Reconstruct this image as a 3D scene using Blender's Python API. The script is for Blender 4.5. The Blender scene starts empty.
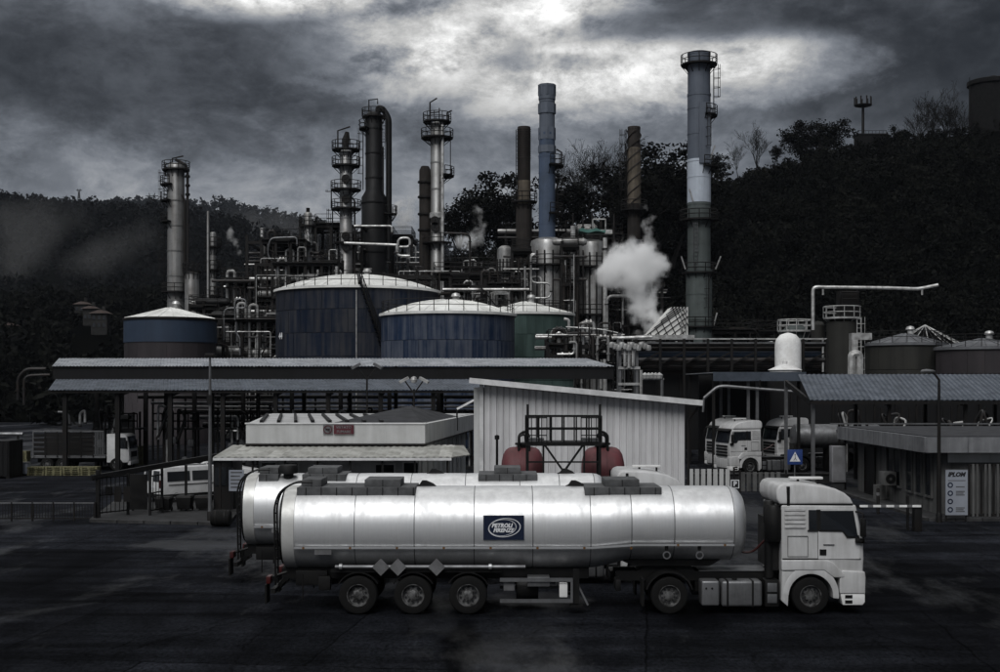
import bpy, bmesh, math, random
import numpy as np
from mathutils import Vector, Matrix, Euler
R = math.radians
PI = math.pi
sc = bpy.context.scene
col = sc.collection

# ------------------------------------------------------------------ camera
CAMZ, F, HROW, CX = 6.2, 1250.0, 385.0, 500.0
cd = bpy.data.cameras.new('camera'); cam = bpy.data.objects.new('camera', cd); col.objects.link(cam)
cam.location = (0, 0, CAMZ); cam.rotation_euler = (R(90), 0, 0)
cd.sensor_width = 36; cd.lens = F * 36 / 1000; cd.shift_y = (HROW - 336) / 1000.0
cd.clip_start = 0.5; cd.clip_end = 9000
sc.camera = cam

# ------------------------------------------------------------------ world: heavy overcast with a bright gap
SUN_EL, SUN_AZ = R(48), R(196)          # azimuth clockwise from +Y (north)
w = bpy.data.worlds.new('World'); sc.world = w; w.use_nodes = True
nt = w.node_tree; N = nt.nodes; L = nt.links; N.clear()
def wn(t, **k):
    n = N.new(t)
    for a, b in k.items(): setattr(n, a, b)
    return n
def wmath(op, a, b=None, c=None, clamp=False):
    n = wn('ShaderNodeMath', operation=op); n.use_clamp = clamp
    for i, v in enumerate((a, b, c)):
        if v is None: continue
        if isinstance(v, (int, float)): n.inputs[i].default_value = v
        else: L.new(v, n.inputs[i])
    return n.outputs[0]
def wvec(op, a, b=None):
    n = wn('ShaderNodeVectorMath', operation=op)
    for i, v in enumerate((a, b)):
        if v is None: continue
        if isinstance(v, (tuple, list)): n.inputs[i].default_value = v
        else: L.new(v, n.inputs[i])
    return n
def wsmooth(v, a, b, lo=0.0, hi=1.0):
    n = wn('ShaderNodeMapRange', interpolation_type='SMOOTHSTEP')
    L.new(v, n.inputs['Value']); n.inputs['From Min'].default_value = a; n.inputs['From Max'].default_value = b
    n.inputs['To Min'].default_value = lo; n.inputs['To Max'].default_value = hi
    return n.outputs['Result']
tc = wn('ShaderNodeTexCoord'); dirv = wvec('NORMALIZE', tc.outputs['Generated']).outputs[0]
sp = wn('ShaderNodeSeparateXYZ'); L.new(dirv, sp.inputs[0])
zz = wmath('MAXIMUM', sp.outputs[2], 0.0)
den = wmath('ADD', zz, 0.16)
cb = wn('ShaderNodeCombineXYZ')
L.new(wmath('DIVIDE', sp.outputs[0], den), cb.inputs[0]); L.new(wmath('DIVIDE', sp.outputs[1], den), cb.inputs[1])
def wnoise(vec, scale, detail, rough, dist=0.0, off=(0, 0, 0)):
    n = wn('ShaderNodeTexNoise'); L.new(wvec('ADD', vec, off).outputs[0], n.inputs['Vector'])
    n.inputs['Scale'].default_value = scale; n.inputs['Detail'].default_value = detail
    n.inputs['Roughness'].default_value = rough; n.inputs['Distortion'].default_value = dist
    return n.outputs['Fac']
n_big = wnoise(cb.outputs[0], 0.62, 7, 0.55, 0.4, (3.1, 1.7, 0))
st = wvec('MULTIPLY', dirv, (1, 1, 1.75)).outputs[0]
n_wisp = wnoise(st, 8.5, 12, 0.66, 0.15, (0.3, 4.2, 1.1))
n_fine = wnoise(st, 24.0, 11, 0.68, 0.15, (7.3, 2.2, 0.6))
n_rug = wnoise(st, 12.0, 13, 0.70, 0.25, (2.7, 9.1, 3.3))
n_rag = wmath('ADD', wmath('MULTIPLY', n_wisp, 0.62), wmath('MULTIPLY', n_fine, 0.38))
# thin places in the cloud deck (world directions), ragged by noise
def gap(px, row, sx, sz, rag):
    d0 = Vector(((px - CX) / F, 1, (HROW - row) / F)).normalized()
    v = wvec('SUBTRACT', dirv, tuple(d0)).outputs[0]
    v = wvec('MULTIPLY', v, (F / sx, F / sx, F / sz)).outputs[0]
    ln = wvec('LENGTH', v).outputs['Value']
    ln = wmath('ADD', ln, wmath('MULTIPLY', wmath('SUBTRACT', n_rag, 0.5), rag))
    return wsmooth(ln, 1.15, 0.30)
g = gap(600, 72, 215, 50, 3.4)
for a in ((430, 48, 170, 56, 3.4), (740, 62, 120, 34, 2.8), (290, -6, 150, 30, 2.8), (540, 15, 130, 44, 3.0)):
    g = wmath('MAXIMUM', g, gap(*a))
dk = gap(680, 24, 190, 22, 2.6)      # dark bar of cloud across the gap
dk = wmath('MAXIMUM', dk, gap(305, 48, 120, 44, 2.6))
dk = wmath('MAXIMUM', dk, wmath('MULTIPLY', gap(560, 62, 150, 12, 3.0), 0.55))
g = wmath('MULTIPLY', g, wmath('SUBTRACT', 1.0, wmath('MULTIPLY', dk, 0.80)))
nn = wmath('ADD', wmath('MULTIPLY', n_big, 0.42), wmath('ADD', wmath('MULTIPLY', n_wisp, 0.38), wmath('MULTIPLY', n_fine, 0.20)))
thick = wsmooth(nn, 0.40, 0.60, 0.0, 1.0)
low = wsmooth(zz, 0.04, 0.25, 1.0, 0.0)           # paler towards the horizon
base = wmath('ADD', wmath('MULTIPLY', thick, 0.115), 0.034)
base = wmath('ADD', base, wmath('MULTIPLY', low, wmath('ADD', wmath('MULTIPLY', n_wisp, 0.20), 0.05)))
heavy = gap(110, 70, 330, 95, 1.2)                # heavy cloud bank at the left
base = wmath('MULTIPLY', base, wmath('SUBTRACT', 1.0, wmath('MULTIPLY', heavy, 0.62)))
zen = wsmooth(zz, 0.30, 0.74)                     # overcast sky: brighter overhead
base = wmath('ADD', base, wmath('MULTIPLY', zen, wmath('ADD', wmath('MULTIPLY', thick, 0.40), 0.40)))
base = wmath('ADD', base, wmath('MULTIPLY', g, wmath('ADD', wmath('MULTIPLY', wsmooth(n_rag, 0.36, 0.64), 0.56), 0.27)))
# the west (right of the view) stays under heavier cloud
side = wsmooth(sp.outputs[0], 0.12, 0.38, 1.0, 0.30)
base = wmath('MULTIPLY', wmath('MULTIPLY', base, side), wsmooth(n_rug, 0.34, 0.66, 0.62, 1.34))
bright = wsmooth(base, 0.08, 0.45)
tint = wn('ShaderNodeMix', data_type='RGBA'); L.new(bright, tint.inputs[0])
tint.inputs[6].default_value = (0.90, 0.985, 1.13, 1); tint.inputs[7].default_value = (1.0, 1.0, 0.99, 1)
cloud = wvec('SCALE', tint.outputs[2]); L.new(base, cloud.inputs['Scale'])
sky = wn('ShaderNodeTexSky', sky_type='NISHITA'); sky.sun_disc = False
sky.sun_elevation = SUN_EL; sky.sun_rotation = SUN_AZ
skys = wvec('SCALE', sky.outputs[0]); skys.inputs['Scale'].default_value = 0.05
mixs = wn('ShaderNodeMix', data_type='RGBA'); mixs.inputs[0].default_value = 0.97    # cloud cover
L.new(skys.outputs[0], mixs.inputs[6]); L.new(cloud.outputs[0], mixs.inputs[7])
bg = wn('ShaderNodeBackground'); L.new(mixs.outputs[2], bg.inputs[0]); bg.inputs[1].default_value = 1.0
out = wn('ShaderNodeOutputWorld'); L.new(bg.outputs[0], out.inputs[0])

# ------------------------------------------------------------------ sun behind thin cloud
ld = bpy.data.lights.new('sun', 'SUN'); ld.energy = 1.35; ld.angle = R(40); ld.color = (1, 1.0, 1.0)
sun = bpy.data.objects.new('sun', ld); col.objects.link(sun)
sd = Vector((math.sin(SUN_AZ) * math.cos(SUN_EL), math.cos(SUN_AZ) * math.cos(SUN_EL), math.sin(SUN_EL)))
sun.rotation_euler = (-sd).to_track_quat('-Z', 'Y').to_euler(); sun.location = (0, 0, 120)
vs = sc.view_settings; vs.view_transform = 'Standard'; vs.look = 'None'; vs.gamma = 1; vs.use_curve_mapping = False
vs.exposure = 0.3
sc.cycles.use_denoising = True
sc.cycles.max_bounces = 12; sc.cycles.diffuse_bounces = 3; sc.cycles.glossy_bounces = 3
sc.cycles.volume_bounces = 12; sc.cycles.transparent_max_bounces = 8
sc.cycles.volume_step_rate = 1.0; sc.cycles.volume_max_steps = 256

# ------------------------------------------------------------------ helpers
rnd = random.Random(7)
def X(px, Y): return (px - CX) / F * Y
def Z(row, Y): return CAMZ + (HROW - row) / F * Y
def P(px, row, Y): return Vector((X(px, Y), Y, Z(row, Y)))
def G(px, row):
    Y = F * CAMZ / (row - HROW); return Vector((X(px, Y), Y, 0))

class MB:
    def __init__(s, off=None):
        s.v = []; s.f = []
        s.off = Vector(off) if off is not None else Vector((0, 0, 0))
    def add(s, vs_, fs_):
        n = len(s.v); s.v += [tuple(Vector(q) - s.off) for q in vs_]; s.f += [tuple(i + n for i in f) for f in fs_]; return s
    def box(s, x0, x1, y0, y1, z0, z1):
        return s.add([(x0,y0,z0),(x1,y0,z0),(x1,y1,z0),(x0,y1,z0),(x0,y0,z1),(x1,y0,z1),(x1,y1,z1),(x0,y1,z1)],
                     [(0,3,2,1),(4,5,6,7),(0,1,5,4),(1,2,6,5),(2,3,7,6),(3,0,4,7)])
    def beam(s, p0, p1, w_, h_, up=(0, 0, 1)):
        p0 = Vector(p0); p1 = Vector(p1); d = (p1 - p0).normalized(); u = Vector(up)
        if abs(d.dot(u)) > 0.98: u = Vector((0, 1, 0))
        a = d.cross(u).normalized() * (w_ / 2); b = a.cross(d).normalized() * (h_ / 2)
        q = []
        for p in (p0, p1): q += [p - a - b, p + a - b, p + a + b, p - a + b]
        return s.add(q, [(0,1,2,3),(7,6,5,4),(0,4,5,1),(1,5,6,2),(2,6,7,3),(3,7,4,0)])
    def pipe(s, pts, r, n=8, caps=True, fil=0):
        pts = [Vector(p) for p in pts]
        if fil: pts = fillet(pts, fil)
        m = len(pts); rs = r if isinstance(r, (list, tuple)) else [r] * m
        d0 = (pts[1] - pts[0]).normalized()
        ref = Vector((0, 0, 1)) if abs(d0.z) < 0.9 else Vector((1, 0, 0))
        a = d0.cross(ref).normalized(); q = []; f = []
        for i in range(m):
            d = (pts[min(i + 1, m - 1)] - pts[max(i - 1, 0)])
            d = d.normalized() if d.length > 1e-9 else d0
            a = (a - d * a.dot(d)).normalized(); b = d.cross(a)
            for k in range(n):
                t = 2 * PI * k / n; q.append(pts[i] + (a * math.cos(t) + b * math.sin(t)) * rs[i])
        for i in range(m - 1):
            for k in range(n):
                k2 = (k + 1) % n; f.append((i*n+k, i*n+k2, (i+1)*n+k2, (i+1)*n+k))
        if caps: f.append(tuple(range(n))[::-1]); f.append(tuple((m-1)*n + k for k in range(n)))
        return s.add(q, f)
    def lathe(s, prof, n=24, o=(0, 0, 0), ax='z', a0=0.0, a1=2 * PI):
        full = abs(a1 - a0 - 2 * PI) < 1e-6; nn_ = n if full else n + 1
        q = []; f = []; o = Vector(o)
        for r_, h in prof:
            for k in range(nn_):
                t = a0 + (a1 - a0) * k / n; c, s_ = r_ * math.cos(t), r_ * math.sin(t)
                q.append(o + (Vector((c, s_, h)) if ax == 'z' else Vector((h, c, s_)) if ax == 'x' else Vector((s_, h, c))))
        for i in range(len(prof) - 1):
            for k in range(n):
                k2 = (k + 1) % nn_; f.append((i*nn_+k, i*nn_+k2, (i+1)*nn_+k2, (i+1)*nn_+k))
        return s.add(q, f)
    def prism(s, poly, ax, a0, a1):          # poly in the two other axes, in order
        n = len(poly)
        def m(u, v, t): return (t, u, v) if ax == 'x' else (u, t, v) if ax == 'y' else (u, v, t)
        q = [m(u, v, a0) for u, v in poly] + [m(u, v, a1) for u, v in poly]
        f = [tuple(range(n))[::-1], tuple(range(n, 2 * n))] + [(i, (i+1) % n, (i+1) % n + n, i + n) for i in range(n)]
        return s.add(q, f)
    def quad(s, a, b, c, d): return s.add([a, b, c, d], [(0, 1, 2, 3)])
    def rings(s, secs, caps=True):           # loft of equal-length rings
        n = len(secs[0]); q = [p for r_ in secs for p in r_]; f = []
        for i in range(len(secs) - 1):
            for k in range(n):
                k2 = (k + 1) % n; f.append((i*n+k, i*n+k2, (i+1)*n+k2, (i+1)*n+k))
        if caps: f.append(tuple(range(n))[::-1]); f.append(tuple((len(secs)-1)*n + k for k in range(n)))
        return s.add(q, f)
    def build(s, name, mat, parent=None, bevel=0, seg=2, sharp=38, warp=None, smooth=True):
        me = bpy.data.meshes.new(name); me.from_pydata(s.v, [], s.f)
        bm = bmesh.new(); bm.from_mesh(me)
        bmesh.ops.recalc_face_normals(bm, faces=bm.faces)
        if bevel:
            es = [e for e in bm.edges if len(e.link_faces) == 2 and e.calc_face_angle(0) > R(28)]
            bmesh.ops.bevel(bm, geom=es, offset=bevel, segments=seg, profile=0.6, affect='EDGES', clamp_overlap=True)
        if warp:
            for v_ in bm.verts: v_.co = warp(v_.co)
        bm.to_mesh(me); bm.free()
        if smooth:
            me.polygons.foreach_set('use_smooth', [True] * len(me.polygons))
            me.set_sharp_from_angle(angle=R(sharp))
        me.materials.append(mat if not isinstance(mat, str) else M[mat])
        o = bpy.data.objects.new(name, me); col.objects.link(o)
        if parent is not None: o.parent = parent
        return o

def fillet(pts, r, seg=4):
    o = [pts[0]]
    for i in range(1, len(pts) - 1):
        a, b, c = pts[i-1], pts[i], pts[i+1]
        u = (a - b); v = (c - b); l = min(r, u.length * 0.45, v.length * 0.45)
        p = b + u.normalized() * l; q = b + v.normalized() * l
        for k in range(seg + 1):
            t = k / seg; o.append(p * (1-t)**2 + b * 2*t*(1-t) + q * t*t)
    o.append(pts[-1]); return o

def tag(o, label=None, cat=None, group=None, kind=None):
    if label: o['label'] = label
    if cat: o['category'] = cat
    if group: o['group'] = group
    if kind: o['kind'] = kind
    return o
def thing(name, label, cat, loc=(0, 0, 0), rz=0.0, group=None):
    o = bpy.data.objects.new(name, None); col.objects.link(o)
    o.location = loc; o.rotation_euler = (0, 0, rz); o.empty_display_size = 0.3
    return tag(o, label, cat, group)
def W(root): return MB(root.location)        # world coordinates into an unrotated thing
_kids = None
def copy_tree(o, parent=None):
    c = o.copy(); col.objects.link(c); c.parent = parent
    for ch in [q for q in o.children]: copy_tree(ch, c)
    return c
def place(o, loc, rz=0.0, label=None, scale=None, group=None):
    c = copy_tree(o); c.location = loc; c.rotation_euler = (0, 0, rz)
    if scale: c.scale = scale if isinstance(scale, (tuple, list)) else (scale,) * 3
    if label: c['label'] = label
    if group: c['group'] = group
    return c
def text_mesh(s_, size, extrude=0.004, bold=0.0, shear=0.0, align='CENTER'):
    cu = bpy.data.curves.new('lettering', 'FONT'); cu.body = s_; cu.size = size; cu.extrude = extrude
    cu.align_x = align; cu.align_y = 'CENTER'; cu.offset = bold; cu.shear = shear; cu.resolution_u = 2
    o = bpy.data.objects.new('lettering', cu); col.objects.link(o)
    dg = bpy.context.evaluated_depsgraph_get()
    me = bpy.data.meshes.new_from_object(o.evaluated_get(dg)); bpy.data.objects.remove(o)
    return me
def text(s_, size, loc, mat, parent, rot=(PI / 2, 0, 0), extrude=0.004, bold=0.0, shear=0.0, name='lettering'):
    me = text_mesh(s_, size, extrude, bold, shear); me.materials.clear(); me.materials.append(M[mat])
    o = bpy.data.objects.new(name, me); col.objects.link(o); o.location = loc; o.rotation_euler = rot; o.parent = parent
    return o

# ------------------------------------------------------------------ materials
M = {}
def mat(name, c, rough=0.6, metal=0.0, dirt=None, amt=0.5, scale=1.2, streak=0.0, bump=0.0, bscale=20, spec=0.3, jit=0.12, coat=0.0):
    """painted / metal / masonry surface: colour varied by two noises, rain streaks, fine relief"""
    m = bpy.data.materials.new(name); m.use_nodes = True; t = m.node_tree; n = t.nodes; l = t.links
    b = n['Principled BSDF']
    b.inputs['Roughness'].default_value = rough; b.inputs['Metallic'].default_value = metal
    b.inputs['Specular IOR Level'].default_value = spec; b.inputs['Coat Weight'].default_value = coat
    tcn = n.new('ShaderNodeTexCoord'); oi = n.new('ShaderNodeObjectInfo')
    sh = n.new('ShaderNodeVectorMath'); sh.operation = 'SCALE'
    cbn = n.new('ShaderNodeCombineXYZ')
    for i in range(3): l.new(oi.outputs['Random'], cbn.inputs[i])
    l.new(cbn.outputs[0], sh.inputs[0]); sh.inputs['Scale'].default_value = 37.0
    ad = n.new('ShaderNodeVectorMath'); l.new(tcn.outputs['Object'], ad.inputs[0]); l.new(sh.outputs[0], ad.inputs[1])
    nz = n.new('ShaderNodeTexNoise'); l.new(ad.outputs[0], nz.inputs['Vector'])
    nz.inputs['Scale'].default_value = scale; nz.inputs['Detail'].default_value = 8; nz.inputs['Roughness'].default_value = 0.62
    fac = nz.outputs['Fac']
    if streak:
        mp = n.new('ShaderNodeMapping'); mp.inputs['Scale'].default_value = (1, 1, 0.06); l.new(ad.outputs[0], mp.inputs[0])
        ns = n.new('ShaderNodeTexNoise'); l.new(mp.outputs[0], ns.inputs['Vector'])
        ns.inputs['Scale'].default_value = scale * 2.4; ns.inputs['Detail'].default_value = 6; ns.inputs['Roughness'].default_value = 0.65
        mxs = n.new('ShaderNodeMix'); mxs.inputs[0].default_value = streak; l.new(nz.outputs['Fac'], mxs.inputs[2]); l.new(ns.outputs['Fac'], mxs.inputs[3])
        fac = mxs.outputs[0]
    rp = n.new('ShaderNodeMapRange'); l.new(fac, rp.inputs['Value'])
    rp.inputs['From Min'].default_value = 0.41; rp.inputs['From Max'].default_value = 0.61
    rp.inputs['To Min'].default_value = 0; rp.inputs['To Max'].default_value = amt
    mx = n.new('ShaderNodeMix'); mx.data_type = 'RGBA'; l.new(rp.outputs[0], mx.inputs[0])
    dirt = dirt or tuple(q * 0.45 for q in c)
    mx.inputs[6].default_value = (*c, 1); mx.inputs[7].default_value = (*dirt, 1)
    hv = n.new('ShaderNodeHueSaturation'); l.new(mx.outputs[2], hv.inputs['Color'])
    jr = n.new('ShaderNodeMapRange'); l.new(oi.outputs['Random'], jr.inputs['Value'])
    jr.inputs['To Min'].default_value = 1 - jit; jr.inputs['To Max'].default_value = 1 + jit; l.new(jr.outputs[0], hv.inputs['Value'])
    l.new(hv.outputs[0], b.inputs['Base Color'])
    rr = n.new('ShaderNodeMapRange'); l.new(fac, rr.inputs['Value'])
    rr.inputs['From Min'].default_value = 0.3; rr.inputs['From Max'].default_value = 0.7
    rr.inputs['To Min'].default_value = max(0.03, rough - 0.1); rr.inputs['To Max'].default_value = min(1, rough + 0.15)
    l.new(rr.outputs[0], b.inputs['Roughness'])
    if bump:
        nb = n.new('ShaderNodeTexNoise'); l.new(ad.outputs[0], nb.inputs['Vector']); nb.inputs['Scale'].default_value = bscale; nb.inputs['Detail'].default_value = 5
        bp = n.new('ShaderNodeBump'); bp.inputs['Strength'].default_value = bump; bp.inputs['Distance'].default_value = 0.03
        l.new(nb.outputs['Fac'], bp.inputs['Height']); l.new(bp.outputs[0], b.inputs['Normal'])
    M[name] = m; return m
mat('white_paint', (0.56, 0.56, 0.56), 0.38, dirt=(0.30, 0.295, 0.285), amt=0.6, streak=0.6, scale=1.3, coat=0.25, jit=0.03)
mat('white_plain', (0.78, 0.78, 0.77), 0.5, dirt=(0.5, 0.49, 0.47), amt=0.5, scale=2)
mat('tank_alu', (0.80, 0.805, 0.81), 0.44, 0.76, dirt=(0.52, 0.52, 0.52), amt=0.55, streak=0.65, scale=1.6, bump=0.06, bscale=1.6)
mat('tank_rim', (0.66, 0.66, 0.64), 0.4, 0.3, dirt=(0.35, 0.34, 0.32), amt=0.5)
mat('walkway_grey', (0.11, 0.112, 0.115), 0.75, 0.2, amt=0.6, scale=3)
mat('black_steel', (0.0042, 0.0042, 0.0045), 0.55, 0.1, dirt=(0.009, 0.0085, 0.008), amt=0.6, scale=3)
mat('rubber', (0.0025, 0.0025, 0.0025), 0.9, dirt=(0.007, 0.0066, 0.0062), amt=0.5, scale=5)
mat('rim_steel', (0.14, 0.14, 0.14), 0.55, 0.3, dirt=(0.014, 0.0135, 0.013), amt=0.95, scale=6)
mat('alu_dull', (0.20, 0.203, 0.21), 0.45, 0.6, dirt=(0.07, 0.07, 0.07), amt=0.6, streak=0.4, scale=2)
mat('glass_dark', (0.012, 0.014, 0.017), 0.06, 0.0, amt=0.1, spec=0.6, jit=0.0)
mat('lamp_red', (0.05, 0.008, 0.008), 0.4); mat('lamp_clear', (0.5, 0.5, 0.5), 0.15); mat('amber', (0.16, 0.08, 0.03), 0.4)
mat('logo_navy', (0.008, 0.014, 0.035), 0.45, amt=0.2); mat('print_white', (0.72, 0.73, 0.75), 0.5, amt=0.2)
mat('print_black', (0.015, 0.015, 0.017), 0.6, amt=0.2)
mat('placard', (0.15, 0.15, 0.155), 0.55, dirt=(0.08, 0.08, 0.08), amt=0.6, scale=4)
mat('rail_bright', (0.55, 0.56, 0.57), 0.4, 0.6, dirt=(0.25, 0.25, 0.25))
mat('red_tank', (0.13, 0.036, 0.042), 0.55, dirt=(0.065, 0.03, 0.03), amt=0.7, streak=0.5, scale=1.2)
mat('shed_sheet', (0.68, 0.675, 0.68), 0.5, 0.0, dirt=(0.42, 0.415, 0.42), amt=0.6, streak=0.75, scale=1.0, jit=0.05)
mat('shed_trim', (0.74, 0.74, 0.74), 0.5, dirt=(0.32, 0.32, 0.32), amt=0.5)
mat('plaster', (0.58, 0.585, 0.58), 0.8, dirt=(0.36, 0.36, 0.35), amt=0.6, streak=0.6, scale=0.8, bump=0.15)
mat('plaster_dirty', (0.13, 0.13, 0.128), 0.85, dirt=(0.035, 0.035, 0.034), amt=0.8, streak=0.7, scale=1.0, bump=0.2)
mat('roof_membrane', (0.46, 0.46, 0.46), 0.6, dirt=(0.25, 0.25, 0.25), amt=0.6, scale=0.6)
mat('roof_felt', (0.035, 0.036, 0.04), 0.85, amt=0.5)
mat('awning_sheet', (0.40, 0.40, 0.375), 0.6, dirt=(0.17, 0.165, 0.145), amt=0.7, streak=0.2, scale=1.0)
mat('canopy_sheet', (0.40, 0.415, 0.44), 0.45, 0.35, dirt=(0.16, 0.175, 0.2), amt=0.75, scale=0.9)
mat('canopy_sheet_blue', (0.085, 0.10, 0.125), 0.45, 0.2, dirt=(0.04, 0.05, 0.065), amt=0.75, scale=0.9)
mat('concrete', (0.026, 0.0265, 0.028), 0.9, dirt=(0.012, 0.012, 0.012), amt=0.7, scale=0.7, bump=0.2)
mat('fascia_concrete', (0.20, 0.205, 0.215), 0.85, dirt=(0.08, 0.082, 0.088), amt=0.8, streak=0.6, scale=0.9, bump=0.15)
mat('cabinet_grey', (0.2, 0.2, 0.21), 0.7, dirt=(0.1, 0.1, 0.1), amt=0.6)
mat('kerb_concrete', (0.045, 0.045, 0.046), 0.85, dirt=(0.015, 0.015, 0.015), amt=0.7, scale=1.5)
mat('dark_steel', (0.0075, 0.0074, 0.0075), 0.6, 0.2, dirt=(0.013, 0.010, 0.0085), amt=0.6, scale=1.4)
mat('rust_steel', (0.022, 0.018, 0.0155), 0.8, 0.1, dirt=(0.010, 0.0088, 0.008), amt=0.7, streak=0.5, scale=1.0)
mat('column_grey', (0.30, 0.30, 0.295), 0.42, 0.55, dirt=(0.07, 0.062, 0.056), amt=0.75, streak=0.6, scale=0.6)
mat('column_dark', (0.0085, 0.0085, 0.0095), 0.55, 0.2, dirt=(0.0045, 0.0045, 0.0045), amt=0.6, streak=0.6, scale=0.7)
mat('insul_grey', (0.42, 0.42, 0.415), 0.38, 0.65, dirt=(0.10, 0.09, 0.08), amt=0.75, streak=0.5, scale=0.8)
mat('pipe_pale', (0.55, 0.55, 0.54), 0.4, 0.4, dirt=(0.16, 0.155, 0.15), amt=0.7, scale=1.6)
mat('pipe_dark', (0.024, 0.024, 0.025), 0.5, 0.35, dirt=(0.03, 0.022, 0.018), amt=0.6, scale=1.5)
mat('stack_tan', (0.135, 0.112, 0.085), 0.75, dirt=(0.03, 0.026, 0.022), amt=0.8, streak=0.6, scale=0.7)
mat('stack_brown', (0.034, 0.028, 0.025), 0.75, dirt=(0.012, 0.011, 0.010), amt=0.8, streak=0.6, scale=0.7)
mat('stack_blue', (0.07, 0.098, 0.155), 0.65, dirt=(0.045, 0.06, 0.085), amt=0.7, streak=0.5, scale=0.6)
mat('stack_grey', (0.11, 0.127, 0.158), 0.6, dirt=(0.06, 0.07, 0.09), amt=0.7, streak=0.6, scale=0.5)
mat('stack_white', (0.5, 0.55, 0.62), 0.55, dirt=(0.3, 0.33, 0.38), amt=0.6, streak=0.5, scale=0.6)
mat('stack_green', (0.085, 0.10, 0.098), 0.7, dirt=(0.045, 0.052, 0.05), amt=0.7, streak=0.5, scale=0.6)
mat('tank_blue', (0.007, 0.0125, 0.026), 0.55, dirt=(0.046, 0.046, 0.05), amt=0.8, streak=0.75, scale=0.8, spec=0.12, jit=0.10)
mat('tank_blue_light', (0.013, 0.025, 0.054), 0.5, dirt=(0.095, 0.105, 0.13), amt=0.8, streak=0.75, scale=0.8, spec=0.12, jit=0.12)
mat('tank_green', (0.055, 0.085, 0.078), 0.6, dirt=(0.02, 0.034, 0.031), amt=0.7, streak=0.7, scale=0.8, spec=0.12, jit=0.08)
mat('tank_mauve', (0.040, 0.034, 0.037), 0.6, dirt=(0.020, 0.018, 0.020), amt=0.7, streak=0.5, scale=0.4)
mat('tank_band', (0.028, 0.045, 0.075), 0.6, dirt=(0.02, 0.03, 0.05), amt=0.7, streak=0.5, scale=0.4)
mat('tank_roof', (0.80, 0.80, 0.775), 0.7, dirt=(0.5, 0.5, 0.475), amt=0.7, scale=0.5)
mat('tank_roof_dull', (0.15, 0.155, 0.165), 0.7, dirt=(0.06, 0.06, 0.065), amt=0.7, scale=0.5)
mat('tank_olive', (0.028, 0.0275, 0.024), 0.7, dirt=(0.014, 0.014, 0.013), amt=0.7, streak=0.6, scale=0.5)
mat('pallet_wood', (0.20, 0.19, 0.11), 0.85, dirt=(0.12, 0.11, 0.055), amt=0.6, scale=4)
mat('sign_blue', (0.02, 0.045, 0.16), 0.5, amt=0.2); mat('sign_red', (0.085, 0.018, 0.026), 0.55, amt=0.4)
mat('sign_panel', (0.27, 0.29, 0.33), 0.6, dirt=(0.2, 0.21, 0.24), amt=0.5)
mat('van_white', (0.66, 0.66, 0.66), 0.35, amt=0.4, coat=0.3)
mat('bark', (0.009, 0.008, 0.007), 0.9, amt=0.6, scale=3)
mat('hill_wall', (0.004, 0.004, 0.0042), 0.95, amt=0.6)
mat('green_cover', (0.03, 0.10, 0.085), 0.6)
mat('house_wall', (0.022, 0.0215, 0.0205), 0.85, dirt=(0.008, 0.008, 0.0078), amt=0.6); mat('house_roof', (0.05, 0.035, 0.03), 0.9, amt=0.5)

def leafmat(name, c1, c2):
    m = bpy.data.materials.new(name); m.use_nodes = True; t = m.node_tree; n = t.nodes; l = t.links; b = n['Principled BSDF']
    gi = n.new('ShaderNodeNewGeometry'); tcn = n.new('ShaderNodeTexCoord')
    nz = n.new('ShaderNodeTexNoise'); l.new(tcn.outputs['Object'], nz.inputs['Vector']); nz.inputs['Scale'].default_value = 0.12; nz.inputs['Detail'].default_value = 4
    a = n.new('ShaderNodeMath'); a.operation = 'MULTIPLY_ADD'; l.new(gi.outputs['Random Per Island'], a.inputs[0]); a.inputs[1].default_value = 0.4; l.new(nz.outputs['Fac'], a.inputs[2])
    rp = n.new('ShaderNodeMapRange'); l.new(a.outputs[0], rp.inputs['Value']); rp.inputs['From Min'].default_value = 0.4; rp.inputs['From Max'].default_value = 0.95
    mx = n.new('ShaderNodeMix'); mx.data_type = 'RGBA'; l.new(rp.outputs[0], mx.inputs[0]); mx.inputs[6].default_value = (*c1, 1); mx.inputs[7].default_value = (*c2, 1)
    l.new(mx.outputs[2], b.inputs['Base Color']); b.inputs['Roughness'].default_value = 0.8; b.inputs['Specular IOR Level'].default_value = 0.05
    M[name] = m
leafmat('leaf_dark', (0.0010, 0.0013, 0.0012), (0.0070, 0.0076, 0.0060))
leafmat('leaf_mid', (0.0018, 0.0023, 0.0020), (0.0115, 0.012, 0.0094))
leafmat('leaf_olive', (0.005, 0.0055, 0.0045), (0.022, 0.022, 0.017))
leafmat('leaf_far', (0.002, 0.0026, 0.0028), (0.006, 0.0068, 0.007))

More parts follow.
